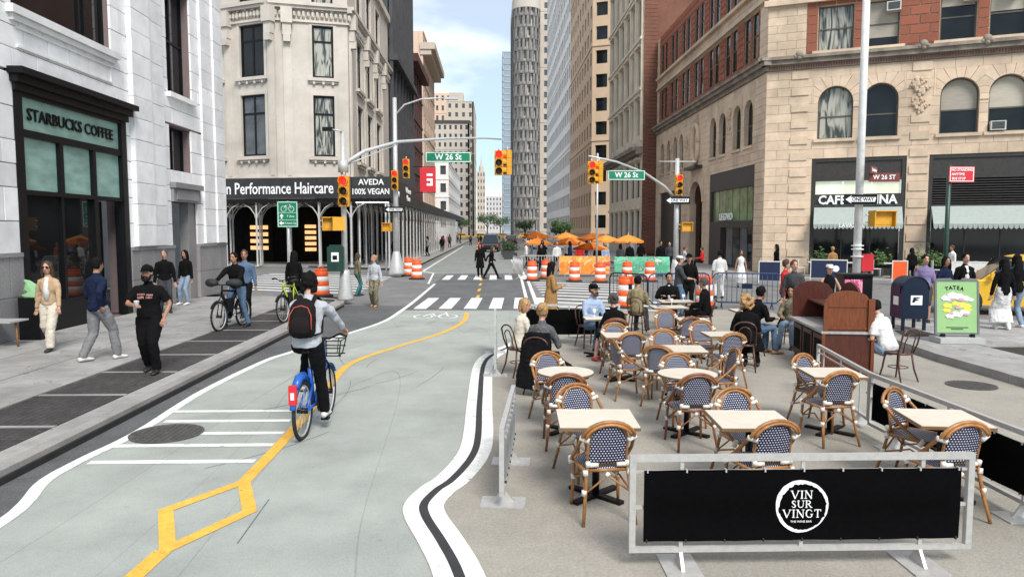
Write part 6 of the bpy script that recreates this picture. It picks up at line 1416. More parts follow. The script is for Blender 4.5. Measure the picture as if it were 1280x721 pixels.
t = E('handlebar_muffs', (-6.2, 17.65, .13), 190, 'black padded handlebar covers on the delivery bicycle', 'handlebar covers')
for s in (-1, 1):
    bm = bmesh.new(); tube(bm, [(s*.12, .38, 1.08), (s*.22, .36, 1.10), (s*.34, .30, 1.09), (s*.40, .24, 1.06)], [(.05, .06), (.09, .11), (.10, .12), (.07, .08)], 10); O('muff', to_mesh(bm, 'muff', True), mat('quilted_black', (.02, .02, .02), .7, bump=.6, bscale=60), t)
bicycle(-5.15, 19.2, .13, 190, mat('lime_frame', (.30, .42, .03), .4), 'black and lime green bicycle parked behind the riding cyclist', lean=5)
# distant trees
M_bark = mat('tree_bark', (.09, .07, .05), .9, var=.3, bump=.5); M_leaf = mat('tree_leaf', (.06, .115, .03), .7, var=.35, scale=.8, rnd=.2)
def tree(x, y, h, label):
    t = E('street_tree', (x, y, 0), 0, label, 'tree', 'distant street trees'); rd = random.Random(int(x*31+y))
    L_ = [([(0, 0, 0), (.1, 0, h*.3), (0, .1, h*.55)], [.22, .17, .12])]
    tips = []
    for k in range(7):
        a = k*.9; tip = Vector((math.cos(a)*h*.26, math.sin(a)*h*.26, h*(.6+.25*rd.random()))); tips.append(tip); L_.append(([(0, .05, h*(.35+.03*k)), tip*.55+Vector((0, 0, h*.2)), tip], [.08, .05, .02]))
    tubes('trunk', L_, M_bark, t, n=6)
    bm = bmesh.new()
    for k in range(1500):
        c = rd.choice(tips)+Vector((rd.gauss(0, 1), rd.gauss(0, 1), rd.gauss(0, .8)))*h*.09; s_ = rd.uniform(.10, .22)
        u = Vector((rd.uniform(-1, 1), rd.uniform(-1, 1), rd.uniform(-1, 1))).normalized(); v = u.orthogonal().normalized()
        bm.faces.new([bm.verts.new(c+u*s_), bm.verts.new(c+v*s_*.6), bm.verts.new(c-u*s_), bm.verts.new(c-v*s_*.6)])
    me = bpy.data.meshes.new('crown'); bm.to_mesh(me); bm.free(); O('crown', me, M_leaf, t)['kind'] = 'stuff'
for x, y, h, lb in ((-1.5, 225, 7.5, 'green tree far away closing the avenue, left one'), (2.6, 235, 8, 'green tree far away closing the avenue, middle one'), (7.5, 170, 5, 'green tree far down the right side of the avenue'), (10.5, 112, 4, 'small tree past the umbrellas on the right pavement'), (-9, 215, 6, 'tree far away at the end of the left pavement')): tree(x, y, h, lb)
# planters along the lane
M_hedge = mat('hedge_leaf', (.04, .06, .025), .8, var=.4, scale=3)
for i, (x, y) in enumerate(((1.55, 62), (1.5, 67), (1.45, 73))):
    t = E('planter', (x, y, 0), 0, ('dark planter box with shrub along the far lane, nearest', 'dark planter box with shrub along the far lane, second', 'dark planter box with shrub along the far lane, third')[i], 'planter', 'planters along the lane')
    boxes('box', [((-.55, -.55, 0), (.55, .55, .55))], M_charc, t, bevel=.03); bm = bmesh.new(); rd = random.Random(i)
    for k in range(500):
        c = Vector((rd.gauss(0, .3), rd.gauss(0, .3), .75+abs(rd.gauss(0, .28)))); u = Vector((rd.uniform(-1, 1), rd.uniform(-1, 1), rd.uniform(-1, 1))).normalized()*.09; v = u.orthogonal()*.6
        bm.faces.new([bm.verts.new(c+u), bm.verts.new(c+v), bm.verts.new(c-u), bm.verts.new(c-v)])
    me = bpy.data.meshes.new('shrub'); bm.to_mesh(me); bm.free(); O('shrub', me, M_hedge, t)['kind'] = 'stuff'
# cafe terrace in front of the right building
M_wht = mat('white_chair_plastic', (.66, .64, .60), .5)
def terrace_table(x, y, label):
    t = E('terrace_table', (x, y, .13), 25, label, 'table', 'small terrace tables by the awnings')
    boxes('table_top', [((-.35, -.35, .70), (.35, .35, .74))], M_wht, t, bevel=.01); tubes('column', [([(0, 0, 0), (0, 0, .7)], .03)], M_black, t)
    boxes('foot_bar', [((-.25, -.03, 0), (.25, .03, .03))], M_black, t)
def terrace_chair(x, y, yaw, label):
    t = E('terrace_chair', (x, y, .13), yaw, label, 'chair', 'pale terrace chairs by the awnings')
    boxes('seat', [((-.2, -.2, .43), (.2, .2, .46))], M_wht, t, bevel=.01); boxes('backrest', [((-.2, -.24, .50), (.2, -.21, .88))], M_wht, t, bevel=.01)
    for a in (-1, 1):
        for b in (-1, 1): tubes('leg', [([(a*.17, b*.17, 0), (a*.16, b*.16, .43)], .014)], M_galv, t)
        tubes('back_post', [([(a*.18, -.2, .44), (a*.18, -.24, .86)], .014)], M_galv, t)
M_navy = mat('navy_panel', (.012, .02, .06), .5)
tt = ['by the corner pier', 'before the left side of the cafe front', 'in the middle of the cafe front', 'before the right side of the cafe front', 'at the pier between both fronts', 'under the right awning']
for i, s in enumerate((.9, 2.6, 4.3, 6.0, 8.6, 10.4)):
    x, y = 14.6+.911*s-.8, 39.6-.413*s-2.0
    terrace_table(x, y, 'small white terrace table '+tt[i]); terrace_chair(x-.62, y+.25, 110, 'pale terrace chair left of the table '+tt[i]); terrace_chair(x+.62, y-.25, -70, 'pale terrace chair right of the table '+tt[i])
def terrace_panel(x, y, w, label, m, mark=None):
    t = E('terrace_screen', (x, y, .13), 24, label, 'screen', 'low screens around the terrace')
    boxes('panel', [((-w/2, -.01, .12), (w/2, .01, .92))], m, t); boxes('frame', [((-w/2-.04, -.02, .0), (-w/2-.001, .02, .97)), ((w/2+.001, -.02, 0), (w/2+.04, .02, .97)), ((-w/2, -.02, .921), (w/2, .02, .97))], M_wht, t)
    if mark:
        bm = bmesh.new(); prism(bm, [(.15*math.cos(a*.5236)+.3, .55+.15*math.sin(a*.5236)) for a in range(12)], -.016, -.0105, Matrix(((1, 0, 0, 0), (0, 0, 1, 0), (0, 1, 0, 0), (0, 0, 0, 1)))); O('round_mark', to_mesh(bm, 'round_mark'), M_white_p, t)
terrace_panel(12.15, 32.0, .85, 'small navy board with white mark on the pavement by the corner', M_navy, None); terrace_panel(15.5, 33.6, 1.5, 'navy screen with a white disc behind the woman in the black top', M_navy, 1)
terrace_panel(18.1, 32.3, .55, 'orange and navy screen right of the lamp post', M_orange); terrace_panel(20.6, 31.3, 1.3, 'white low screen under the pier between the shop fronts', M_wht)
def plant(x, y, z, label):
    t = E('potted_plant', (x, y, z), 0, label, 'plant', 'potted plants before the cafe'); rd = random.Random(int(x*100)); bm = bmesh.new(); lathe(bm, [(.16, 0), (.22, .4), (.2, .42)], 12); O('pot', to_mesh(bm, 'pot'), M_charc, t); bm = bmesh.new()
    for k in range(260):
        c = Vector((rd.gauss(0, .2), rd.gauss(0, .2), .6+abs(rd.gauss(0, .3)))); u = Vector((rd.uniform(-1, 1), rd.uniform(-1, 1), rd.uniform(-.3, 1))).normalized()*.10; v = u.orthogonal()*.35
        bm.faces.new([bm.verts.new(c+u), bm.verts.new(c+v), bm.verts.new(c-u), bm.verts.new(c-v)])
    me = bpy.data.meshes.new('leaves'); bm.to_mesh(me); bm.free(); O('leaves', me, M_leaf, t)['kind'] = 'stuff'
for i, s in enumerate((2.8, 5.6, 7.4, 8.0)): plant(14.6+.911*s-.3, 39.6-.413*s-.8, .13, 'green potted plant '+('left of the cafe door', 'right of the cafe door', 'against the pier between the fronts, left one', 'against the pier between the fronts, right one')[i])
# chair and small table at the left edge by the coffee shop
t = E('pavement_table', (-9.72, 14.9, .13), 0, 'small low table with blue edge beside the coffee shop pier at the left edge', 'table'); boxes('table_top', [((-.4, -.3, .50), (.30, .3, .53))], M_galv, t, bevel=.01); [tubes('leg', [([(s*.22, .0, .50), (s*.25, 0, 0)], .02)], M_rattan, t) for s in (-1, 1)]
bc = copy_tree(BC); bc.location = (-10.0+.15, 14.2, .13); bc.rotation_euler = (0, 0, 1.2); bc['label'] = 'brown bentwood chair at the left picture edge by the coffee shop'
t = E('green_bag', (-9.75, 15.9, .13), 0, 'pale green bag leaning in the coffee shop window corner', 'bag'); bm = bmesh.new(); tube(bm, [(0, 0, .86), (-.02, 0, .92), (.02, 0, 1.02), (-.05, 0, 1.10), (-.10, .02, 1.22), (-.16, 0, 1.26)], [(.17, .11), (.20, .14), (.14, .10), (.15, .08), (.06, .05), (.02, .02)], 9); O('bag', to_mesh(bm, 'bag', False), mat('pale_green_cloth', (.22, .42, .22), .8), t)
boxes('crate', [((-.22, -.15, 0), (.22, .15, .9))], M_black, t, bevel=.01)
# ================================================================== PEOPLE
M_sk = [mat('skin_light', (.50, .27, .19), .55, var=.08, scale=20), mat('skin_tan', (.36, .18, .11), .55, var=.08, scale=20), mat('skin_brown', (.20, .095, .06), .55, var=.08, scale=20)]
def cloth(name, col, rough=.95, **k): return mat('cloth_'+name, col, rough, spec=.12, var=k.pop('var', .18), scale=k.pop('scale', 9), bump=.35, bscale=k.pop('bscale', 90), **k)
HAIR = {'black': mat('hair_black', (.006, .005, .005), .8, spec=.15, var=.4, scale=60), 'brown': mat('hair_brown', (.06, .03, .015), .7, var=.5, scale=60), 'blonde': mat('hair_blonde', (.34, .19, .075), .5, var=.5, scale=50), 'grey': mat('hair_grey', (.06, .055, .05), .8, var=.4, scale=60)}
M_eye = mat('dark_eye', (.02, .015, .012), .3); M_lip = mat('lip', (.30, .09, .08), .5); M_shoek = mat('shoe_black', (.015, .014, .014), .5); M_shoew = mat('shoe_white', (.68, .67, .65), .5); M_shoet = mat('shoe_tan', (.42, .23, .10), .6); M_shoer = mat('shoe_red', (.5, .03, .03), .5)
def remesh(bm, voxel, smooth=3, wrinkle=0, seed=0):
    me = bpy.data.meshes.new('tmp'); bm.normal_update(); bmesh.ops.recalc_face_normals(bm, faces=bm.faces); bm.to_mesh(me); bm.free()
    o = bpy.data.objects.new('tmp', me)
    r = o.modifiers.new('r', 'REMESH'); r.mode = 'VOXEL'; r.voxel_size = voxel; s = o.modifiers.new('s', 'SMOOTH'); s.factor = .5; s.iterations = smooth
    m2 = bake(o)
    TRASH.append(o)
    if wrinkle:
        nrm = [v.normal.copy() for v in m2.vertices]
        for v, vn in zip(m2.vertices, nrm):
            c = v.co; q = Vector((c.x*9+seed, c.y*9, c.z*6)); d = noise.noise(q)*.8+noise.noise(Vector((c.x*14, c.y*14, c.z*26+seed)))*.55+noise.noise(q*3.1)*.3
            v.co = c+vn*d*wrinkle
    for p in m2.polygons: p.use_smooth = True
    return m2
def ik(a, b, l1, l2, pole):
    a, b = Vector(a), Vector(b); d = b-a; L_ = d.length; mx_ = (l1+l2)*.999
    if L_ > mx_: b = a+d*(mx_/L_); d = b-a; L_ = mx_
    u = d.normalized(); k = (l1*l1-l2*l2+L_*L_)/(2*L_); h = math.sqrt(max(0, l1*l1-k*k)); p = Vector(pole); p = p-u*p.dot(u); p.normalize()
    return a+u*k+p*h, b
def person(x, y, yaw, label, h=1.75, z=0, pose='stand', pelvis=None, lean=0, feet=None, toes=(0, 0), hands=None, epole=None, kpole=None, head=(0, 0), skin=0, hair='black', hs='short', top=None, sleeve='long', bottom=None, legw=1.0, kind='pants', shoe=M_shoek, female=False, coat=None, coatlen=.4, beard=False, glasses=False, cap=None, vox=.017, girth=1.0, open_shirt=None, twist=0, fingers=True, skirt=None, skirtlen=.45, name='person'):
    s = h/1.75; t = E('person', (x, y, z), yaw, label, 'person'); t.scale = (s, s, s)
    sit = pose == 'sit'; vox = vox
    pel = Vector(pelvis) if pelvis else Vector((0, 0, .56 if sit else .93))
    ld = Vector((0, math.sin(R(lean)), math.cos(R(lean)))); fw = Vector((0, math.cos(R(lean)), -math.sin(R(lean)))); sd = Vector((math.cos(R(twist)), math.sin(R(twist)), 0))
    shw = .158 if female else .183; w = girth*(.92 if female else 1)
    nk = pel+ld*.52; sh = {k: pel+ld*.432+sd*(k*shw) for k in (-1, 1)}; hip = {k: pel+Vector((k*.09, 0, -.03)) for k in (-1, 1)}
    if feet is None: feet = ((-.12, .42, .09), (.14, .46, .09)) if sit else ((-.10, .10, .09), (.10, -.10, .09))
    kp = kpole or (0, 1, .6 if sit else .1)
    if hands is None: hands = ((-.12, .32, .70), (.12, .34, .70)) if sit else ((-.26, .04, .83), (.26, .02, .83))
    ank, kne, wri, elb = {}, {}, {}, {}
    for i, k in enumerate((-1, 1)):
        kne[k], ank[k] = ik(hip[k], feet[i], .43, .43, kp if not isinstance(kp, dict) else kp[k])
        ep = epole[i] if epole else (k*.6, -1, -.4); elb[k], wri[k] = ik(sh[k], hands[i], .285, .25, ep)
    # ---- body, one continuous surface
    bm = bmesh.new()
    def torso(g, b0=-.10, top_=True, flare=0):
        st = [(b0, .10, .08), (-.02, .155, .115), (.06, .150, .11), (.17, .128*(.93 if female else 1.05), .098), (.30, .150, .112), (.40, .168*(.92 if female else 1.04), .105), (.455, .142*(.9 if female else 1.04), .090), (.492, .092, .072)]
        fwd = [0, -.01, -.005, .0, .01, .005, -.01, -.01]
        return [pel+ld*a+fw*f for (a, _, _), f in zip(st, fwd)], [((rx_*w+g), (ry*girth+g)) for _, rx_, ry in st]
    P, Q = torso(0); tube(bm, P, Q, 14, hint=sd)
    hd = nk+ld*.165+fw*.025
    tube(bm, [nk-ld*.04, nk+ld*.05+fw*.005, hd-Vector((0, 0, .03))], [.062, .052, .052] if not female else [.054, .045, .046], 10)
    Rh = Matrix.Translation(hd) @ Matrix.Rotation(R(-head[0]), 4, 'Z') @ Matrix.Rotation(R(head[1]), 4, 'X')
    hp = lambda X_, Y_, Z_: Rh @ Vector((X_, Y_, Z_))
    hx = Rh.to_3x3() @ Vector((1, 0, 0))
    tube(bm, [hp(0, .045, -.118), hp(0, .035, -.10), hp(0, .022, -.065), hp(0, .008, -.01), hp(0, .0, .045), hp(0, -.005, .088), hp(0, -.006, .115)], [(.022, .018), (.042, .042), (.062, .070), (.073, .088), (.075, .094), (.062, .078), (.03, .036)], 16, hint=hx)
    tube(bm, [hp(0, .088, .022), hp(0, .104, -.008), hp(0, .112, -.026), hp(0, .092, -.036)], [.010, .014, .018, .012], 6)
    for k in (-1, 1): tube(bm, [hp(k*.072, .0, -.028), hp(k*.082, -.004, 0), hp(k*.080, -.006, .03)], [(.008, .012), (.010, .02), (.008, .014)], 6)
    for k in (-1, 1):
        tube(bm, [pel+Vector((k*.07, 0, 0)), hip[k]+Vector((k*.005, 0, -.02)), hip[k].lerp(kne[k], .5), kne[k], kne[k].lerp(ank[k], .35)+(kne[k]-hip[k]).normalized()*0, ank[k]+Vector((0, 0, .02)), ank[k]-Vector((0, 0, .03))], [.08*w, .088*w, .074*w, .053, .054, .037, .035], 12)
        ta = R(toes[0 if k < 0 else 1]); td = Vector((math.sin(ta), math.cos(ta), 0)); ff = ank[k]+Vector((0, 0, -.055))
        tube(bm, [ff-td*.055, ff+Vector((0, 0, .01)), ff+td*.07-Vector((0, 0, .008)), ff+td*.15-Vector((0, 0, .02)), ff+td*.18-Vector((0, 0, .022))], [(.025, .02), (.034, .036), (.040, .026), (.036, .018), (.02, .01)], 10, hint=(td.y, -td.x, 0))
        tube(bm, [sh[k]-sd*k*.09+Vector((0, 0, .03)), sh[k]-sd*k*.012+Vector((0, 0, -.012)), sh[k].lerp(elb[k], .5), elb[k], elb[k].lerp(wri[k], .4), wri[k]], [.03, .050*w, .046*w, .038, .037, .026], 10)
        hdv = (wri[k]-elb[k]).normalized(); side = hdv.cross(Vector((0, 1, 0.3))).normalized() if abs(hdv.z) > .6 else Vector((1, 0, 0)); side = (side-hdv*side.dot(hdv)).normalized()
        tube(bm, [wri[k]-hdv*.01, wri[k]+hdv*.04, wri[k]+hdv*.085], [(.026, .018), (.038, .016), (.036, .013)], 10, hint=side)
    body = remesh(bm, vox, 3)
    if fingers:     # five separate fingers rooted in the palm
        bm = bmesh.new(); bm.from_mesh(body)
        for k in (-1, 1):
            hdv = (wri[k]-elb[k]).normalized(); side = hdv.cross(Vector((0, 1, .3))).normalized() if abs(hdv.z) > .6 else Vector((1, 0, 0)); side = (side-hdv*side.dot(hdv)).normalized(); nn = hdv.cross(side)
            if nn.dot(Vector((-k*.5, .2, -.6))) < 0: nn = -nn
            for j, ln_ in enumerate((.066, .075, .070, .055)):
                b0 = wri[k]+hdv*.075+side*(-.027+j*.018); tube(bm, [b0, b0+hdv*ln_*.45+nn*.006, b0+hdv*ln_*.75+nn*.022, b0+hdv*ln_*.9+nn*.040], [.0095, .009, .008, .006], 6)
            sgn = 1 if side.dot(Vector((0, 1, 0))) > 0 else -1
            b0 = wri[k]+hdv*.03+side*.028*sgn; tube(bm, [b0, b0+side*.022*sgn+hdv*.02+nn*.006, b0+side*.030*sgn+hdv*.05+nn*.016], [.012, .010, .007], 6)
        bm.to_mesh(body); bm.free()
        for p in body.polygons: p.use_smooth = True
    body.materials.clear(); O('body', body, M_sk[skin], t)
    sd_ = random.random()*50
    # ---- trousers / skirt
    if bottom:
        bm = bmesh.new(); P, Q = torso(.012); tube(bm, P[:3]+[pel+ld*.10], Q[:3]+[(.145*w, .115*girth)], 14, hint=sd)
        if kind != 'skirt':
            for k in (-1, 1):
                kl = ank[k] if kind == 'pants' else kne[k].lerp(ank[k], .1)
                tube(bm, [pel+Vector((k*.06, 0, -.0)), hip[k]+Vector((k*.005, 0, -.02)), hip[k].lerp(kne[k], .5), kne[k], kne[k].lerp(kl, .5), kl+Vector((0, 0, .0)), kl-Vector((0, 0, .02))], [.088*w, .100*w*(1+.12*(legw-1)), .088*w*(1+.5*(legw-1)), .068*legw, .064*legw, .056*legw, .056*legw], 12)
        me = remesh(bm, vox, 2, .014, sd_); me.materials.clear(); O('trousers' if kind == 'pants' else 'shorts', me, bottom, t)
    if skirt:
        bm = bmesh.new(); k0 = (kne[-1]+kne[1])/2; a0 = (ank[-1]+ank[1])/2; e_ = pel.lerp(k0, min(1, skirtlen/.43)) if skirtlen <= .43 else k0.lerp(a0, (skirtlen-.43)/.43)
        wd = abs(kne[1].x-kne[-1].x)/2+.10
        pts = [pel+ld*.12, pel, pel.lerp(k0, .5)+Vector((0, 0, 0)), k0 if skirtlen > .43 else e_]+([e_] if skirtlen > .43 else [])
        tube(bm, pts, [(.145, .12), (.18, .14), (.17+.02, .13+.03), (wd+.05, .15), (wd+.07, .17)][:len(pts)], 16, hint=sd)
        me = remesh(bm, vox, 2, .016, sd_); me.materials.clear(); O('skirt', me, skirt, t)
    # ---- shoes
    for i, k in enumerate((-1, 1)):
        bm = bmesh.new(); ta = R(toes[i]); td = Vector((math.sin(ta), math.cos(ta), 0)); ff = ank[k]+Vector((0, 0, -.05))
        tube(bm, [ff-td*.075-Vector((0, 0, .005)), ff-td*.04+Vector((0, 0, .006)), ff+td*.03+Vector((0, 0, .01)), ff+td*.10-Vector((0, 0, .006)), ff+td*.17-Vector((0, 0, .014)), ff+td*.205-Vector((0, 0, .018))], [(.028, .030), (.040, .042), (.044, .044), (.048, .032), (.042, .024), (.02, .014)], 12, hint=(td.y, -td.x, 0))
        for v in bm.verts: v.co.z = max(v.co.z, ank[k].z-.088)
        O('shoe', to_mesh(bm, 'shoe', True), shoe, t)
    # ---- upper garment
    if top:
        bm = bmesh.new(); P, Q = torso(.017, b0=-.06 if not coat else -.02)
        Q[0] = (.155*w, .13*girth) if not sit else (.15*w, .12*girth)
        tube(bm, P, Q, 14, hint=sd)
        for k in (-1, 1):
            if sleeve == 'none': continue
            e2 = wri[k] if sleeve == 'long' else (sh[k].lerp(elb[k], .78) if sleeve == 'short' else elb[k].lerp(wri[k], .3))
            pts = [sh[k]-sd*k*.10+Vector((0, 0, .035)), sh[k]-sd*k*.014+Vector((0, 0, -.012))] + ([sh[k].lerp(elb[k], .5), elb[k], elb[k].lerp(wri[k], .5), e2] if sleeve == 'long' else [sh[k].lerp(elb[k], .4), e2] if sleeve == 'short' else [sh[k].lerp(elb[k], .5), elb[k], e2])
            rr = [.040, .063*w, .060*w, .052, .047, .040] if sleeve == 'long' else [.040, .065*w, .066*w, .064*w] if sleeve == 'short' else [.040, .063*w, .062*w, .055, .05]
            tube(bm, pts, rr, 12)
        tube(bm, [nk-ld*.03, nk+ld*.035], [.075 if not female else .066, .062 if not female else .055], 12)
        me = remesh(bm, vox, 2, .013, sd_); me.materials.clear(); O('jacket' if coat else 'top', me, top, t)
    if coat:       # long hanging skirt of a coat
        bm = bmesh.new(); a_ = pel+ld*.16; b_ = Vector((pel.x, pel.y-.02, pel.z-coatlen))
        tube(bm, [a_, pel, pel.lerp(b_, .5), b_], [(.155, .125), (.185, .15), (.21, .17), (.235, .195)], 18, hint=sd); me = remesh(bm, vox, 2, .016, sd_); me.materials.clear(); O('coat_skirt', me, coat, t)
    if open_shirt:
        bm = bmesh.new(); tube(bm, [pel+ld*.05+fw*.085, pel+ld*.25+fw*.10, pel+ld*.38+fw*.095, pel+ld*.50+fw*.045], [(.055, .045), (.06, .045), (.055, .045), (.045, .04)], 10, hint=sd); O('shirt_front', to_mesh(bm, 'shirt_front', True), open_shirt, t)
    # ---- hair
    hm = HAIR[hair]; v2 = min(vox, .014)
    if hs != 'bald':
        bm = bmesh.new()
        tube(bm, [hp(0, -.040, -.055), hp(0, -.032, -.02), hp(0, -.022, .03), hp(0, -.016, .075), hp(0, -.012, .108), hp(0, -.012, .128)], [(.066, .062), (.086, .080), (.092, .096), (.088, .100), (.064, .074), (.03, .036)], 14, hint=hx)
        tube(bm, [hp(0, .05, .085), hp(0, .02, .115), hp(0, -.03, .12)], [(.045, .022), (.06, .028), (.055, .03)], 8, hint=hx)
        if hs == 'long':
            tube(bm, [hp(0, -.05, .06), hp(0, -.075, -.04), hp(0, -.085, -.15), hp(0, -.09, -.26), hp(0, -.09, -.32)], [(.075, .05), (.092, .055), (.10, .05), (.085, .04), (.05, .025)], 12, hint=hx)
            for k in (-1, 1): tube(bm, [hp(k*.03, .055, .10), hp(k*.074, .035, .04), hp(k*.088, .01, -.06), hp(k*.095, .0, -.17)], [.022, .026, .03, .022], 8)
        if hs == 'bun': bmesh.ops.create_icosphere(bm, subdivisions=2, radius=.055, matrix=Matrix.Translation(hp(0, -.10, .07)))
        if hs == 'curly':
            rd = random.Random(4)
            for q in range(34):
                a = rd.uniform(0, 6.28); zz = rd.uniform(-.14, .12); rr = math.sqrt(max(.2, 1-(zz/.16)**2))*.11
                px, py = rr*math.cos(a), -.03+rr*math.sin(a)
                if py > .045 and zz < .07: continue
                bmesh.ops.create_icosphere(bm, subdivisions=1, radius=rd.uniform(.032, .05), matrix=Matrix.Translation(hp(px, py, zz)))
        if hs == 'thick':
            rd = random.Random(9)
            for q in range(60):
                a = rd.uniform(0, 6.28); zz = rd.uniform(-.085, .13); rr = math.sqrt(max(.25, 1-(max(0, zz)/.16)**2))*.085
                px, py = rr*.92*math.cos(a), -.022+rr*math.sin(a)
                if py > .03 and zz < .07: continue
                bmesh.ops.create_icosphere(bm, subdivisions=1, radius=rd.uniform(.020, .034), matrix=Matrix.Translation(hp(px, py, zz)))
        if hs == 'bob':
            for k in (-1, 1): tube(bm, [hp(k*.03, .05, .10), hp(k*.078, .03, .04), hp(k*.09, .01, -.05), hp(k*.085, .01, -.11)], [.022, .03, .036, .022], 8)
            tube(bm, [hp(0, -.05, .06), hp(0, -.07, -.04), hp(0, -.06, -.12)], [(.075, .05), (.09, .05), (.075, .03)], 12, hint=hx)
        me = remesh(bm, v2, 1)
        nrm = [v.normal.copy() for v in me.vertices]
        for v, vn in zip(me.vertices, nrm): v.co += vn*(noise.noise(v.co*38)*.008+noise.noise(v.co*90)*.004)
        me.materials.clear(); O('hair', me, hm, t)
    if beard:
        bm = bmesh.new(); tube(bm, [hp(-.066, .03, -.02), hp(-.058, .05, -.07), hp(-.03, .078, -.105), hp(0, .088, -.112), hp(.03, .078, -.105), hp(.058, .05, -.07), hp(.066, .03, -.02)], [.014, .022, .028, .030, .028, .022, .014], 8)
        tube(bm, [hp(-.035, .088, -.060), hp(0, .102, -.048), hp(.035, .088, -.060)], .009, 6); O('beard', to_mesh(bm, 'beard', True), hm, t)
    for k in (-1, 1):
        bm = bmesh.new(); bmesh.ops.create_icosphere(bm, subdivisions=1, radius=1, matrix=Rh @ Matrix.Translation((k*.030, .083, .012)) @ Matrix.Diagonal((.014, .008, .007, 1))); O('eye', to_mesh(bm, 'eye', True), M_eye, t)
        bm = bmesh.new(); tube(bm, [hp(k*.014, .093, .030), hp(k*.032, .090, .035), hp(k*.050, .078, .030)], .0045, 5); O('eyebrow', to_mesh(bm, 'eyebrow'), hm, t)
    bm = bmesh.new(); tube(bm, [hp(-.022, .084, -.065), hp(0, .094, -.066), hp(.022, .084, -.065)], [(.004, .003), (.008, .005), (.004, .003)], 6); O('mouth', to_mesh(bm, 'mouth', True), M_lip, t)
    if glasses:
        g_ = boxes('sunglasses', [((-.062, .088, -.004), (-.008, .098, .032)), ((.008, .088, -.004), (.062, .098, .032)), ((-.008, .092, .02), (.008, .098, .028)), ((-.078, .0, .016), (-.072, .09, .026)), ((.072, .0, .016), (.078, .09, .026))], M_black, t, M=Rh)
    if cap:
        bm = bmesh.new(); tube(bm, [hp(0, -.012, .035), hp(0, -.012, .08), hp(0, -.012, .118), hp(0, -.01, .138)], [(.090, .106), (.090, .104), (.066, .078), (.02, .024)], 16, hint=hx); O('cap', to_mesh(bm, 'cap', True), cap, t)
        bm = bmesh.new(); tube(bm, [hp(0, .06, .05), hp(0, .10, .046), hp(0, .15, .036), hp(0, .165, .032)], [(.07, .006), (.072, .006), (.055, .005), (.02, .004)], 10, hint=hx); O('cap_peak', to_mesh(bm, 'cap_peak', True), cap, t)
    t['_w'] = 0; del t['_w']
    t2 = {'pel': pel, 'hd': hd, 'wri': wri, 'elb': elb, 'sh': sh, 'Rh': Rh, 'ld': ld, 'fw': fw, 's': s, 'M': Matrix.Translation((x, y, z)) @ Matrix.Rotation(R(-yaw), 4, 'Z') @ Matrix.Diagonal((s, s, s, 1))}
    return t, t2
K = cloth('black', (.006, .006, .0065)); NV = cloth('navy', (.012, .018, .045)); GY = cloth('grey', (.20, .20, .205)); GYL = cloth('light_grey', (.42, .43, .46)); WH = cloth('white', (.66, .65, .63)); BG = cloth('beige', (.46, .32, .20)); CR = cloth('cream', (.60, .54, .45)); JN = cloth('denim', (.09, .14, .22), scale=4); JL = cloth('light_denim', (.22, .29, .38), scale=4); KH = cloth('khaki', (.24, .20, .11), scale=14, var=.35); CM = cloth('camel', (.33, .18, .07)); LB = cloth('pale_blue', (.34, .42, .56)); PU = cloth('mauve', (.22, .18, .32)); TW = cloth('tweed', (.10, .10, .105), scale=70, var=.9); CF = cloth('camouflage', (.17, .15, .10), scale=14, var=.7); RD = cloth('red', (.5, .03, .03)); DG = cloth('dark_grey', (.055, .055, .06))
def held(name, label, cat, P_, parts):
    t = E(name, (0, 0, 0), 0, label, cat)
    for nm, me, m in parts: O(nm, me, m, t)
    return t
def wp(inf, v): return inf['M'] @ Vector(v)
# cyclist on the blue bicycle
ped = {-1: (-.12, -.02, .56), 1: (.13, -.10, .235)}
_, I = person(-2.2, 9.12, 3, 'cyclist seen from behind in pale grey sweater and black trousers riding the blue bicycle', 1.78, z=.004, pose='ride', pelvis=(0, -.28, 1.10), lean=11, feet=((-.13, .0, .55), (.14, -.08, .215)), hands=((-.30, .28, 1.16), (.31, .27, 1.16)), epole=((-1, -.6, -.5), (1, -.6, -.5)), kpole=(0, 1, .3), skin=0, hair='black', hs='thick', top=GYL, bottom=K, shoe=M_shoew, vox=.013, girth=1.05, legw=1.1)
for px_, py_, k_ in ((3.8, 16.4, 0), (4.3, 17.7, 0), (4.6, 17.6, 1), (2.0, 14.35, 1), (5.4, 15.6, 0), (4.05, 16.5, 1)):
    w_ = {3.8: 'nearer table of the three seated men', 4.3: 'farther table of the three seated men', 4.6: 'farther table of the three seated men', 2.0: 'table between bearded man and woman in black', 5.4: 'table beside the man in dark jacket', 4.05: 'nearer table of the three seated men'}[px_]
    bm = bmesh.new(); zt = .742
    if k_: lathe(bm, [(.03, zt), (.006, zt+.006), (.005, zt+.07), (.035, zt+.10), (.038, zt+.13), (.03, zt+.16)], 12); held('wine_glass', 'wine glass on the '+w_, 'glass', 0, [('glass', to_mesh(bm, 'glass', True), M_reflw)])['group'] = 'glasses on the occupied tables'
    else: lathe(bm, [(.06, zt), (.12, zt+.012), (.125, zt+.016)], 16); held('plate', 'white plate on the '+w_, 'plate', 0, [('plate', to_mesh(bm, 'plate', True), WH)])['group'] = 'plates on the occupied tables'
    o_ = [o for o in C.objects if o.type == 'EMPTY'][-1]; o_.location = (px_, py_, .006)
t = E('backpack', (-2.2, 9.12, .004), 3, 'black backpack with red piping worn by the cyclist', 'backpack'); t.scale = (1.017,)*3
M_pack = cloth('backpack', (.014, .011, .012)); pc = I['pel']; bk = lambda u, d, x_=0: pc+I['ld']*u-I['fw']*d+Vector((x_, 0, 0))
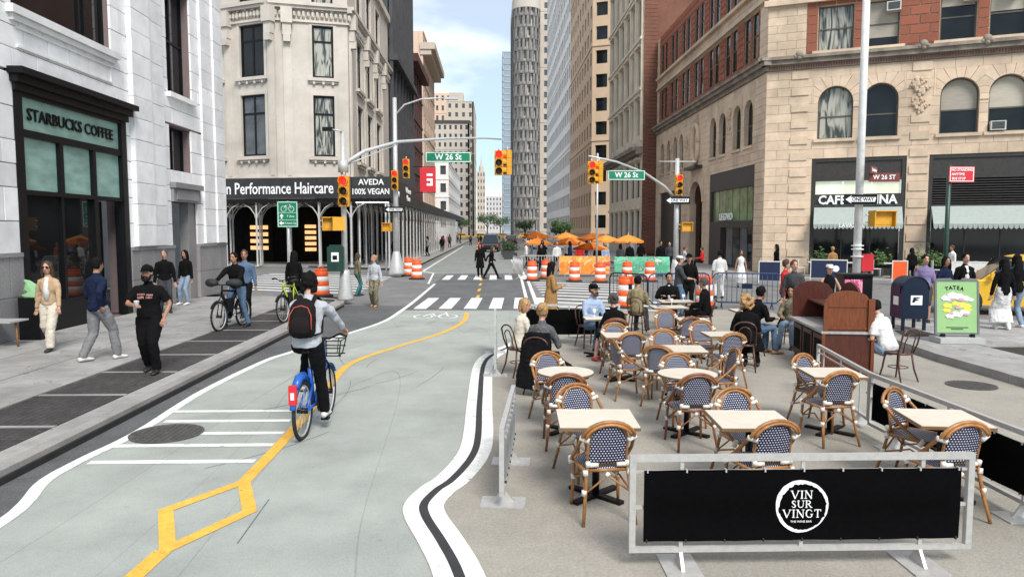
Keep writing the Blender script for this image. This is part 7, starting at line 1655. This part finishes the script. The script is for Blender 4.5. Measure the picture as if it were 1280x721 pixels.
bm = bmesh.new(); tube(bm, [bk(.04, .17), bk(.10, .20), bk(.25, .215), bk(.38, .20), bk(.45, .175), bk(.475, .14)], [(.12, .05), (.155, .085), (.16, .09), (.15, .08), (.11, .06), (.04, .03)], 16, hint=(1, 0, 0)); O('bag', remesh(bm, .013, 2, .005), M_pack, t)
bm = bmesh.new(); tube(bm, [bk(.06, .27), bk(.10, .295), bk(.20, .305), bk(.26, .29)], [(.10, .03), (.12, .04), (.115, .035), (.09, .02)], 12, hint=(1, 0, 0)); O('front_pocket', to_mesh(bm, 'front_pocket', True), M_pack, t)
tubes('piping', [([bk(.12, .30, -.135), bk(.28, .30, -.125), bk(.37, .285, -.08), bk(.395, .275, 0), bk(.37, .285, .08), bk(.28, .30, .125), bk(.12, .30, .135)], .006)], cloth('red_piping', (.45, .09, .06)), t)
for k in (-1, 1):
    bm = bmesh.new(); tube(bm, [bk(.42, .14, k*.08), bk(.535, .04, k*.095), bk(.50, -.10, k*.105), bk(.30, -.14, k*.12), bk(.10, .02, k*.165), bk(.06, .16, k*.13)], [(.028, .008)]*6, 8, hint=(1, 0, 0)); O('strap', to_mesh(bm, 'strap', True), M_pack, t)
# left pavement
person(-8.58, 14.5, 172, 'woman in beige blazer, cream trousers and sunglasses walking towards us', 1.72, z=.13, feet=((-.08, .26, .09), (.10, -.30, .15)), hands=((-.24, .18, .86), (.24, -.02, .82)), skin=0, hair='brown', hs='long', top=BG, bottom=CR, legw=1.35, open_shirt=WH, female=True, glasses=True, vox=.015, kpole={-1: (0, 1, 0), 1: (0, 1, 0)})
person(-7.0, 13.25, 25, 'man walking away in navy sweater, grey trousers and white trainers', 1.84, z=.13, feet=((-.10, -.24, .10), (.12, .24, .09)), hands=((-.22, .2, .95), (.24, -.12, .95)), skin=1, hair='black', top=NV, bottom=GY, legw=1.2, shoe=M_shoew, vox=.015, toes=(0, 0), girth=1.05)
_, I = person(-5.57, 12.1, 176, 'man in black cap, printed black T-shirt and black trousers holding a coffee cup', 1.76, z=.13, feet=((-.12, .10, .09), (.09, -.16, .10)), hands=((-.27, .12, .90), (.10, .30, 1.13)), epole=((-1, -.4, -.4), (1, -.3, -.7)), skin=1, hair='black', hs='short', beard=True, top=K, sleeve='short', bottom=K, legw=1.25, cap=K, vox=.014, girth=1.15)
bm = bmesh.new(); prof_ = [(.030, 0), (.038, .10), (.040, .105), (.040, .115), (.02, .118)]; p_ = wp(I, I['wri'][1]+Vector((-.05, .06, -.04))); lathe(bm, prof_, 14, Matrix.Translation(p_))
held('coffee_cup', 'white paper coffee cup in the hand of the man in the black cap', 'cup', 0, [('cup', to_mesh(bm, 'cup', True), WH)])
pr = [o for o in C.objects if o.name.startswith('person')][-1]
bm = bmesh.new()
for a, b, c_, d_ in ((-.12, .33, -.02, .36), (.0, .34, .12, .37), (-.11, .29, -.01, .315), (.02, .285, .12, .325)):
    for i in range(5):
        x0 = a+(c_-a)*i/5; prism(bm, [(x0, b+.003*math.sin(i*2)), (x0+(c_-a)/6, b), (x0+(c_-a)/6, d_), (x0, d_+.004*math.sin(i*3))], -.002, .002, Matrix.Translation(I['pel']+Vector((0, .152, 0))) @ Matrix(((1, 0, 0, 0), (0, 0, 1, 0), (0, 1, 0, 0), (0, 0, 0, 1))))
O('shirt_print', to_mesh(bm, 'shirt_print'), mat('faded_print', (.34, .16, .14), .8, var=.8, scale=30), pr)
person(-9.2, 21.0, 150, 'man in black jacket with a bag, half hidden behind the man in the cap', 1.78, z=.13, skin=0, hair='grey', top=K, bottom=DG, head=(25, 0), vox=.017)
person(-9.55, 23.3, 200, 'person in dark hooded top and light jeans leaning at the doorway', 1.70, z=.13, skin=1, hair='black', hs='long', top=K, bottom=JL, shoe=M_shoew, vox=.018, feet=((-.14, .1, .09), (.14, .12, .09)))
person(-6.17, 17.86, 190, 'delivery rider in black jacket and jeans standing over the black bicycle', 1.78, z=.13, pelvis=(0, -.12, .95), lean=10, feet=((-.26, -.1, .09), (.26, .02, .09)), hands=((-.30, .42, 1.05), (.30, .42, 1.05)), skin=1, hair='black', top=K, bottom=JN, vox=.016, girth=1.15)
person(-6.5, 19.6, 170, 'person in blue denim jacket just behind the delivery rider', 1.80, z=.13, skin=1, hair='brown', top=JN, bottom=K, vox=.018)
person(-5.75, 21.6, 10, 'person in black hooded coat and black trousers behind the lime bicycle', 1.72, z=.13, skin=1, hair='black', hs='long', top=K, bottom=K, coat=K, coatlen=.25, vox=.018)
person(-3.76, 23.7, 190, 'woman in pale grey sweatshirt and camouflage trousers crossing by the left kerb', 1.66, skin=0, hair='blonde', hs='bun', top=GYL, bottom=CF, legw=1.3, shoe=M_shoet, female=True, vox=.017, feet=((-.1, .15, .09), (.1, -.12, .09)), head=(40, 0))
person(-5.0, 27.6, 60, 'person in teal trousers walking behind the near left pole', 1.6, z=.0, skin=1, hair='brown', hs='long', top=CF, bottom=cloth('teal', (.05, .16, .17)), vox=.02)
person(-.05, 36.8, 95, 'woman in black with pink headscarf striding over the far crosswalk', 1.66, skin=0, hair='brown', hs='long', top=K, bottom=K, female=True, vox=.018, feet=((-.08, .38, .09), (.08, -.38, .13)), hands=((-.2, .25, .95), (.22, -.25, .95)), lean=5)
person(-.62, 38.6, 185, 'person in long black coat behind the striding woman on the crosswalk', 1.75, skin=1, hair='black', hs='long', top=K, bottom=K, coat=K, coatlen=.45, vox=.02)
# two women on the left of the seating
person(.45, 12.35, 65, 'blonde woman in cream jacket sitting sideways at the left barrier', 1.70, pose='sit', pelvis=(0, 0, .54), lean=8, skin=0, hair='blonde', hs='bob', top=CR, bottom=K, female=True, head=(40, -8), vox=.015)
person(.74, 11.08, 22, 'woman with hair bun in speckled tweed top seen from behind, legs stretched right', 1.74, pose='sit', pelvis=(0, 0, .54), lean=4, feet=((.42, .52, .20), (.12, .40, .09)), hands=((-.12, .3, .72), (.15, .32, .72)), skin=0, hair='blonde', hs='bun', top=TW, bottom=K, female=True, vox=.014, girth=1.05, toes=(50, 20))
bm = bmesh.new(); tube(bm, [(0, -.16, .94), (0, -.20, .80), (0, -.22, .55), (-.02, -.24, .30), (-.05, -.26, .10)], [(.20, .03), (.235, .05), (.25, .07), (.27, .09), (.26, .10)], 18, hint=(1, 0, 0))
t = E('hanging_coat', (.72, 11.0, 0), 20, 'black coat hung over the chair of the woman in tweed, reaching the ground', 'coat'); me = remesh(bm, .015, 2, .02, 3); me.materials.clear(); O('coat', me, K, t)
person(1.4, 17.5, 80, 'woman with long dark hair in a camel coat walking to the right', 1.70, skin=0, hair='black', hs='long', top=CM, bottom=K, coat=CM, coatlen=.55, female=True, vox=.016, hands=((-.1, .22, 1.15), (.1, .24, 1.15)))
person(2.05, 15.1, 155, 'bearded man with dark cap in pale blue shirt and jeans sitting at the black barrier', 1.76, pose='sit', pelvis=(0, 0, .54), lean=4, skin=0, hair='brown', beard=True, top=LB, bottom=JN, cap=K, vox=.015, feet=((-.15, .42, .09), (.15, .38, .09)), head=(-10, 0))
person(2.24, 13.4, -8, 'woman in black seen from behind with red shoes, facing the bearded man', 1.68, pose='sit', pelvis=(0, 0, .53), lean=4, skin=0, hair='grey', hs='bun', top=K, bottom=K, shoe=M_shoer, female=True, kind='shorts', feet=((-.28, .30, .09), (-.12, .42, .09)), vox=.015)
# three men in the middle
person(3.45, 17.45, 25, 'man in khaki jacket sitting with his back to us left of the small tables', 1.76, pose='sit', pelvis=(0, 0, .54), lean=8, skin=1, hair='black', top=KH, bottom=DG, vox=.016, head=(25, 0))
person(4.5, 18.65, 188, 'man in black coat over white shirt facing us behind the small tables', 1.76, pose='sit', pelvis=(0, 0, .54), skin=1, hair='black', top=K, bottom=K, open_shirt=WH, vox=.016, hands=((-.1, .34, .80), (.2, .32, .80)), girth=1.15)
person(5.0, 17.05, -62, 'man in dark coat seen in profile right of the small tables', 1.74, pose='sit', pelvis=(0, 0, .54), lean=5, skin=1, hair='grey', top=K, bottom=K, vox=.016)
person(5.3, 20.8, 95, 'standing man in white cap and dark checked shirt behind the seated men', 1.74, skin=0, hair='brown', top=DG, bottom=JN, cap=WH, vox=.017, sleeve='elbow', hands=((-.1, .34, 1.08), (.12, .36, 1.08)))
person(5.8, 21.6, 200, 'standing man in black with black cap next to the man in the white cap', 1.76, skin=1, hair='black', top=K, bottom=K, cap=K, vox=.018)
# group at the right of the seating
person(4.45, 12.75, 18, 'woman with curly golden hair in long black clothes seen from behind', 1.72, pose='sit', pelvis=(0, 0, .54), lean=6, skin=0, hair='blonde', hs='curly', top=K, bottom=K, female=True, vox=.014, skirt=K, skirtlen=.7, feet=((.0, .35, .09), (.22, .36, .09)), girth=1.08)
person(5.1, 14.3, 72, 'man in dark jacket and jeans with black cap sitting in profile facing right', 1.78, pose='sit', pelvis=(0, 0, .54), lean=16, skin=1, hair='black', hs='short', top=K, bottom=JN, vox=.015, shoe=M_shoet, hands=((-.1, .36, .72), (.12, .42, .70)), girth=1.08)
person(6.28, 15.3, 212, 'woman with long black hair in patterned green jacket sitting and facing us', 1.66, pose='sit', pelvis=(0, 0, .54), skin=1, hair='black', hs='long', top=CF, bottom=JL, female=True, vox=.016)
person(7.2, 17.4, -150, 'man in charcoal sweater and beige trousers standing with his back turned', 1.74, skin=0, hair='brown', top=DG, bottom=CR, vox=.017, head=(-30, 0))
person(7.35, 18.3, 120, 'person with brown hair and red top behind the charcoal sweater', 1.72, skin=0, hair='brown', top=RD, bottom=K, vox=.019)
person(7.95, 17.2, 185, 'woman in sleeveless black top with pale cap behind the wooden station', 1.66, skin=0, hair='black', hs='short', top=K, sleeve='none', bottom=K, female=True, cap=WH, vox=.016, hands=((-.25, .2, 1.0), (.16, .25, 1.1)))
person(6.55, 11.95, -32, 'man in white T-shirt and pale jeans sitting with his back to us by the station', 1.74, pose='sit', pelvis=(0, 0, .53), lean=20, skin=0, hair='black', top=WH, sleeve='short', bottom=JL, vox=.014, shoe=M_shoek, hands=((-.15, .36, .62), (.1, .4, .62)), head=(-10, -18), girth=1.1)
person(10.9, 18.3, 205, 'woman with dark headband in mauve shirt behind the mailbox', 1.70, z=.13, skin=0, hair='black', hs='short', top=PU, sleeve='elbow', bottom=DG, kind='shorts', female=True, vox=.016, girth=1.1, head=(-20, 0))
person(11.35, 18.2, 170, 'person in navy jacket and jeans left of the green poster board', 1.66, z=.13, skin=1, hair='black', hs='bob', top=NV, bottom=JL, shoe=M_shoew, female=True, vox=.017)
person(12.5, 19.2, 182, 'man in black suit, white shirt and dark tie standing behind the poster board', 1.84, z=.0, skin=0, hair='black', top=K, bottom=K, open_shirt=WH, vox=.015)
person(11.88, 16.8, 10, 'woman in black sweater and long white skirt seen from behind', 1.68, z=.13, skin=0, hair='black', hs='long', top=K, bottom=WH, female=True, vox=.015, skirt=WH, skirtlen=.80, shoe=M_shoew)
person(12.5, 17.25, 5, 'woman with long dark hair, black top and blue jeans at the right edge', 1.74, z=.13, skin=0, hair='black', hs='long', top=K, bottom=JL, female=True, vox=.015, shoe=M_shoew)
person(8.2, 26.4, 5, 'man in white walking away beyond the blue barrier', 1.72, skin=2, hair='black', top=WH, bottom=WH, vox=.019, sleeve='elbow')
person(10.6, 31.2, 190, 'woman in long white dress walking towards the corner', 1.60, z=.0, skin=1, hair='brown', hs='long', top=WH, sleeve='none', bottom=WH, skirt=WH, skirtlen=.7, female=True, vox=.02)
person(12.2, 42.6, -80, 'person in red shirt seated by the arched doorway', 1.7, z=.13, pose='sit', skin=1, hair='brown', top=RD, bottom=K, vox=.022, fingers=False)
person(11.4, 43.5, 90, 'person in pale shirt seated by the arched doorway', 1.7, z=.13, pose='sit', skin=0, hair='grey', top=GYL, bottom=K, vox=.022, fingers=False)
person(9.0, 39.3, 170, 'man in black standing beside the far right mast arm pole', 1.75, z=.13, skin=1, hair='black', top=K, bottom=K, vox=.021, fingers=False)
person(9.7, 40.2, 200, 'person in dark coat next to the man at the far right pole', 1.7, z=.13, skin=0, hair='black', top=DG, bottom=K, vox=.021, fingers=False)
rd = random.Random(11)
far = [(-5.7, 66, 'walker in grey coat under the far scaffold', GY, K), (-6.4, 74, 'walker in white top under the far scaffold', WH, K), (-5.4, 80, 'walker in black at the left kerb far ahead', K, K), (-7.2, 85, 'walker in pale shirt deep under the far scaffold', GYL, JN), (-5.6, 98, 'distant walker in dark jacket at the left kerb', DG, K), (-6.6, 110, 'distant walker in navy on the left pavement', NV, K),
       (2.9, 43.5, 'guest in black under the left umbrellas', K, K), (3.9, 44.3, 'guest in white under the left umbrellas', WH, K), (4.6, 43.6, 'guest in navy under the wide middle umbrella', NV, K), (5.3, 44.6, 'guest in red under the wide middle umbrella', RD, K), (6.2, 43.4, 'guest in black under the lowest umbrella', K, K), (6.9, 44.8, 'guest in pale blue under the lowest umbrella', LB, K), (7.6, 43.6, 'guest in dark grey by the right umbrella', DG, K), (8.3, 44.4, 'guest in black by the rightmost umbrella', K, K),
       (.9, 96, 'walker in black far ahead in the lane', K, K), (-3.4, 118, 'walker in dark clothes far ahead left of the lane', DG, K), (-1.9, 125, 'distant walker in black left of the van', K, K), (4.0, 76, 'walker in white far behind the umbrellas', WH, JN), (5.3, 82, 'walker in black far behind the umbrellas', K, K),
       (2.2, 47.5, 'guest in white beneath the front left umbrella', WH, K), (3.3, 48.5, 'guest in black beneath the front left umbrella', K, K), (5.0, 49, 'guest in grey between the umbrellas', GY, K), (6.4, 50, 'guest in navy behind the lowest umbrella', NV, JN), (7.3, 48, 'guest in camel between the right umbrellas', CM, K), (9.6, 47.5, 'walker in black on the right pavement past the umbrellas', K, K), (10.4, 55, 'walker in pale blue on the right pavement', LB, K), (11.2, 60, 'walker in dark grey at the far right pavement', DG, K),
       (-7.6, 58, 'walker in navy among the scaffold posts', NV, K), (-5.9, 90, 'distant walker in red at the left pavement', RD, K), (-7.0, 96, 'distant walker in white at the left pavement', WH, JN), (-5.5, 130, 'tiny walker in black far down the left pavement', K, K), (-6.5, 140, 'tiny walker in grey far down the left pavement', GY, K), (-2.8, 150, 'tiny walker in navy crossing far down the avenue', NV, K), (2.2, 150, 'tiny walker in beige crossing far down the avenue', BG, K),
       (14.0, 36.0, 'passer-by in black at the building corner', K, K), (16.6, 35.6, 'passer-by in camel before the cafe front', CM, K), (19.6, 34.0, 'waiter in black between the two awnings', K, K), (21.0, 33.2, 'guest in white beneath the right awning', WH, K)]
for i, (x, y, lb, tp, bt) in enumerate(far):
    person(x, y, rd.choice((0, 180, 90, -90, 170)), lb, rd.uniform(1.62, 1.8), z=.13 if x < -5 else 0, skin=i % 3, hair=('black', 'brown', 'black', 'blonde')[i % 4], hs='short' if i % 2 else 'long', top=tp, bottom=bt, vox=.026, fingers=False)
bpy.data.scenes.remove(TMP); bpy.data.batch_remove([o.data for o in TRASH]+TRASH)
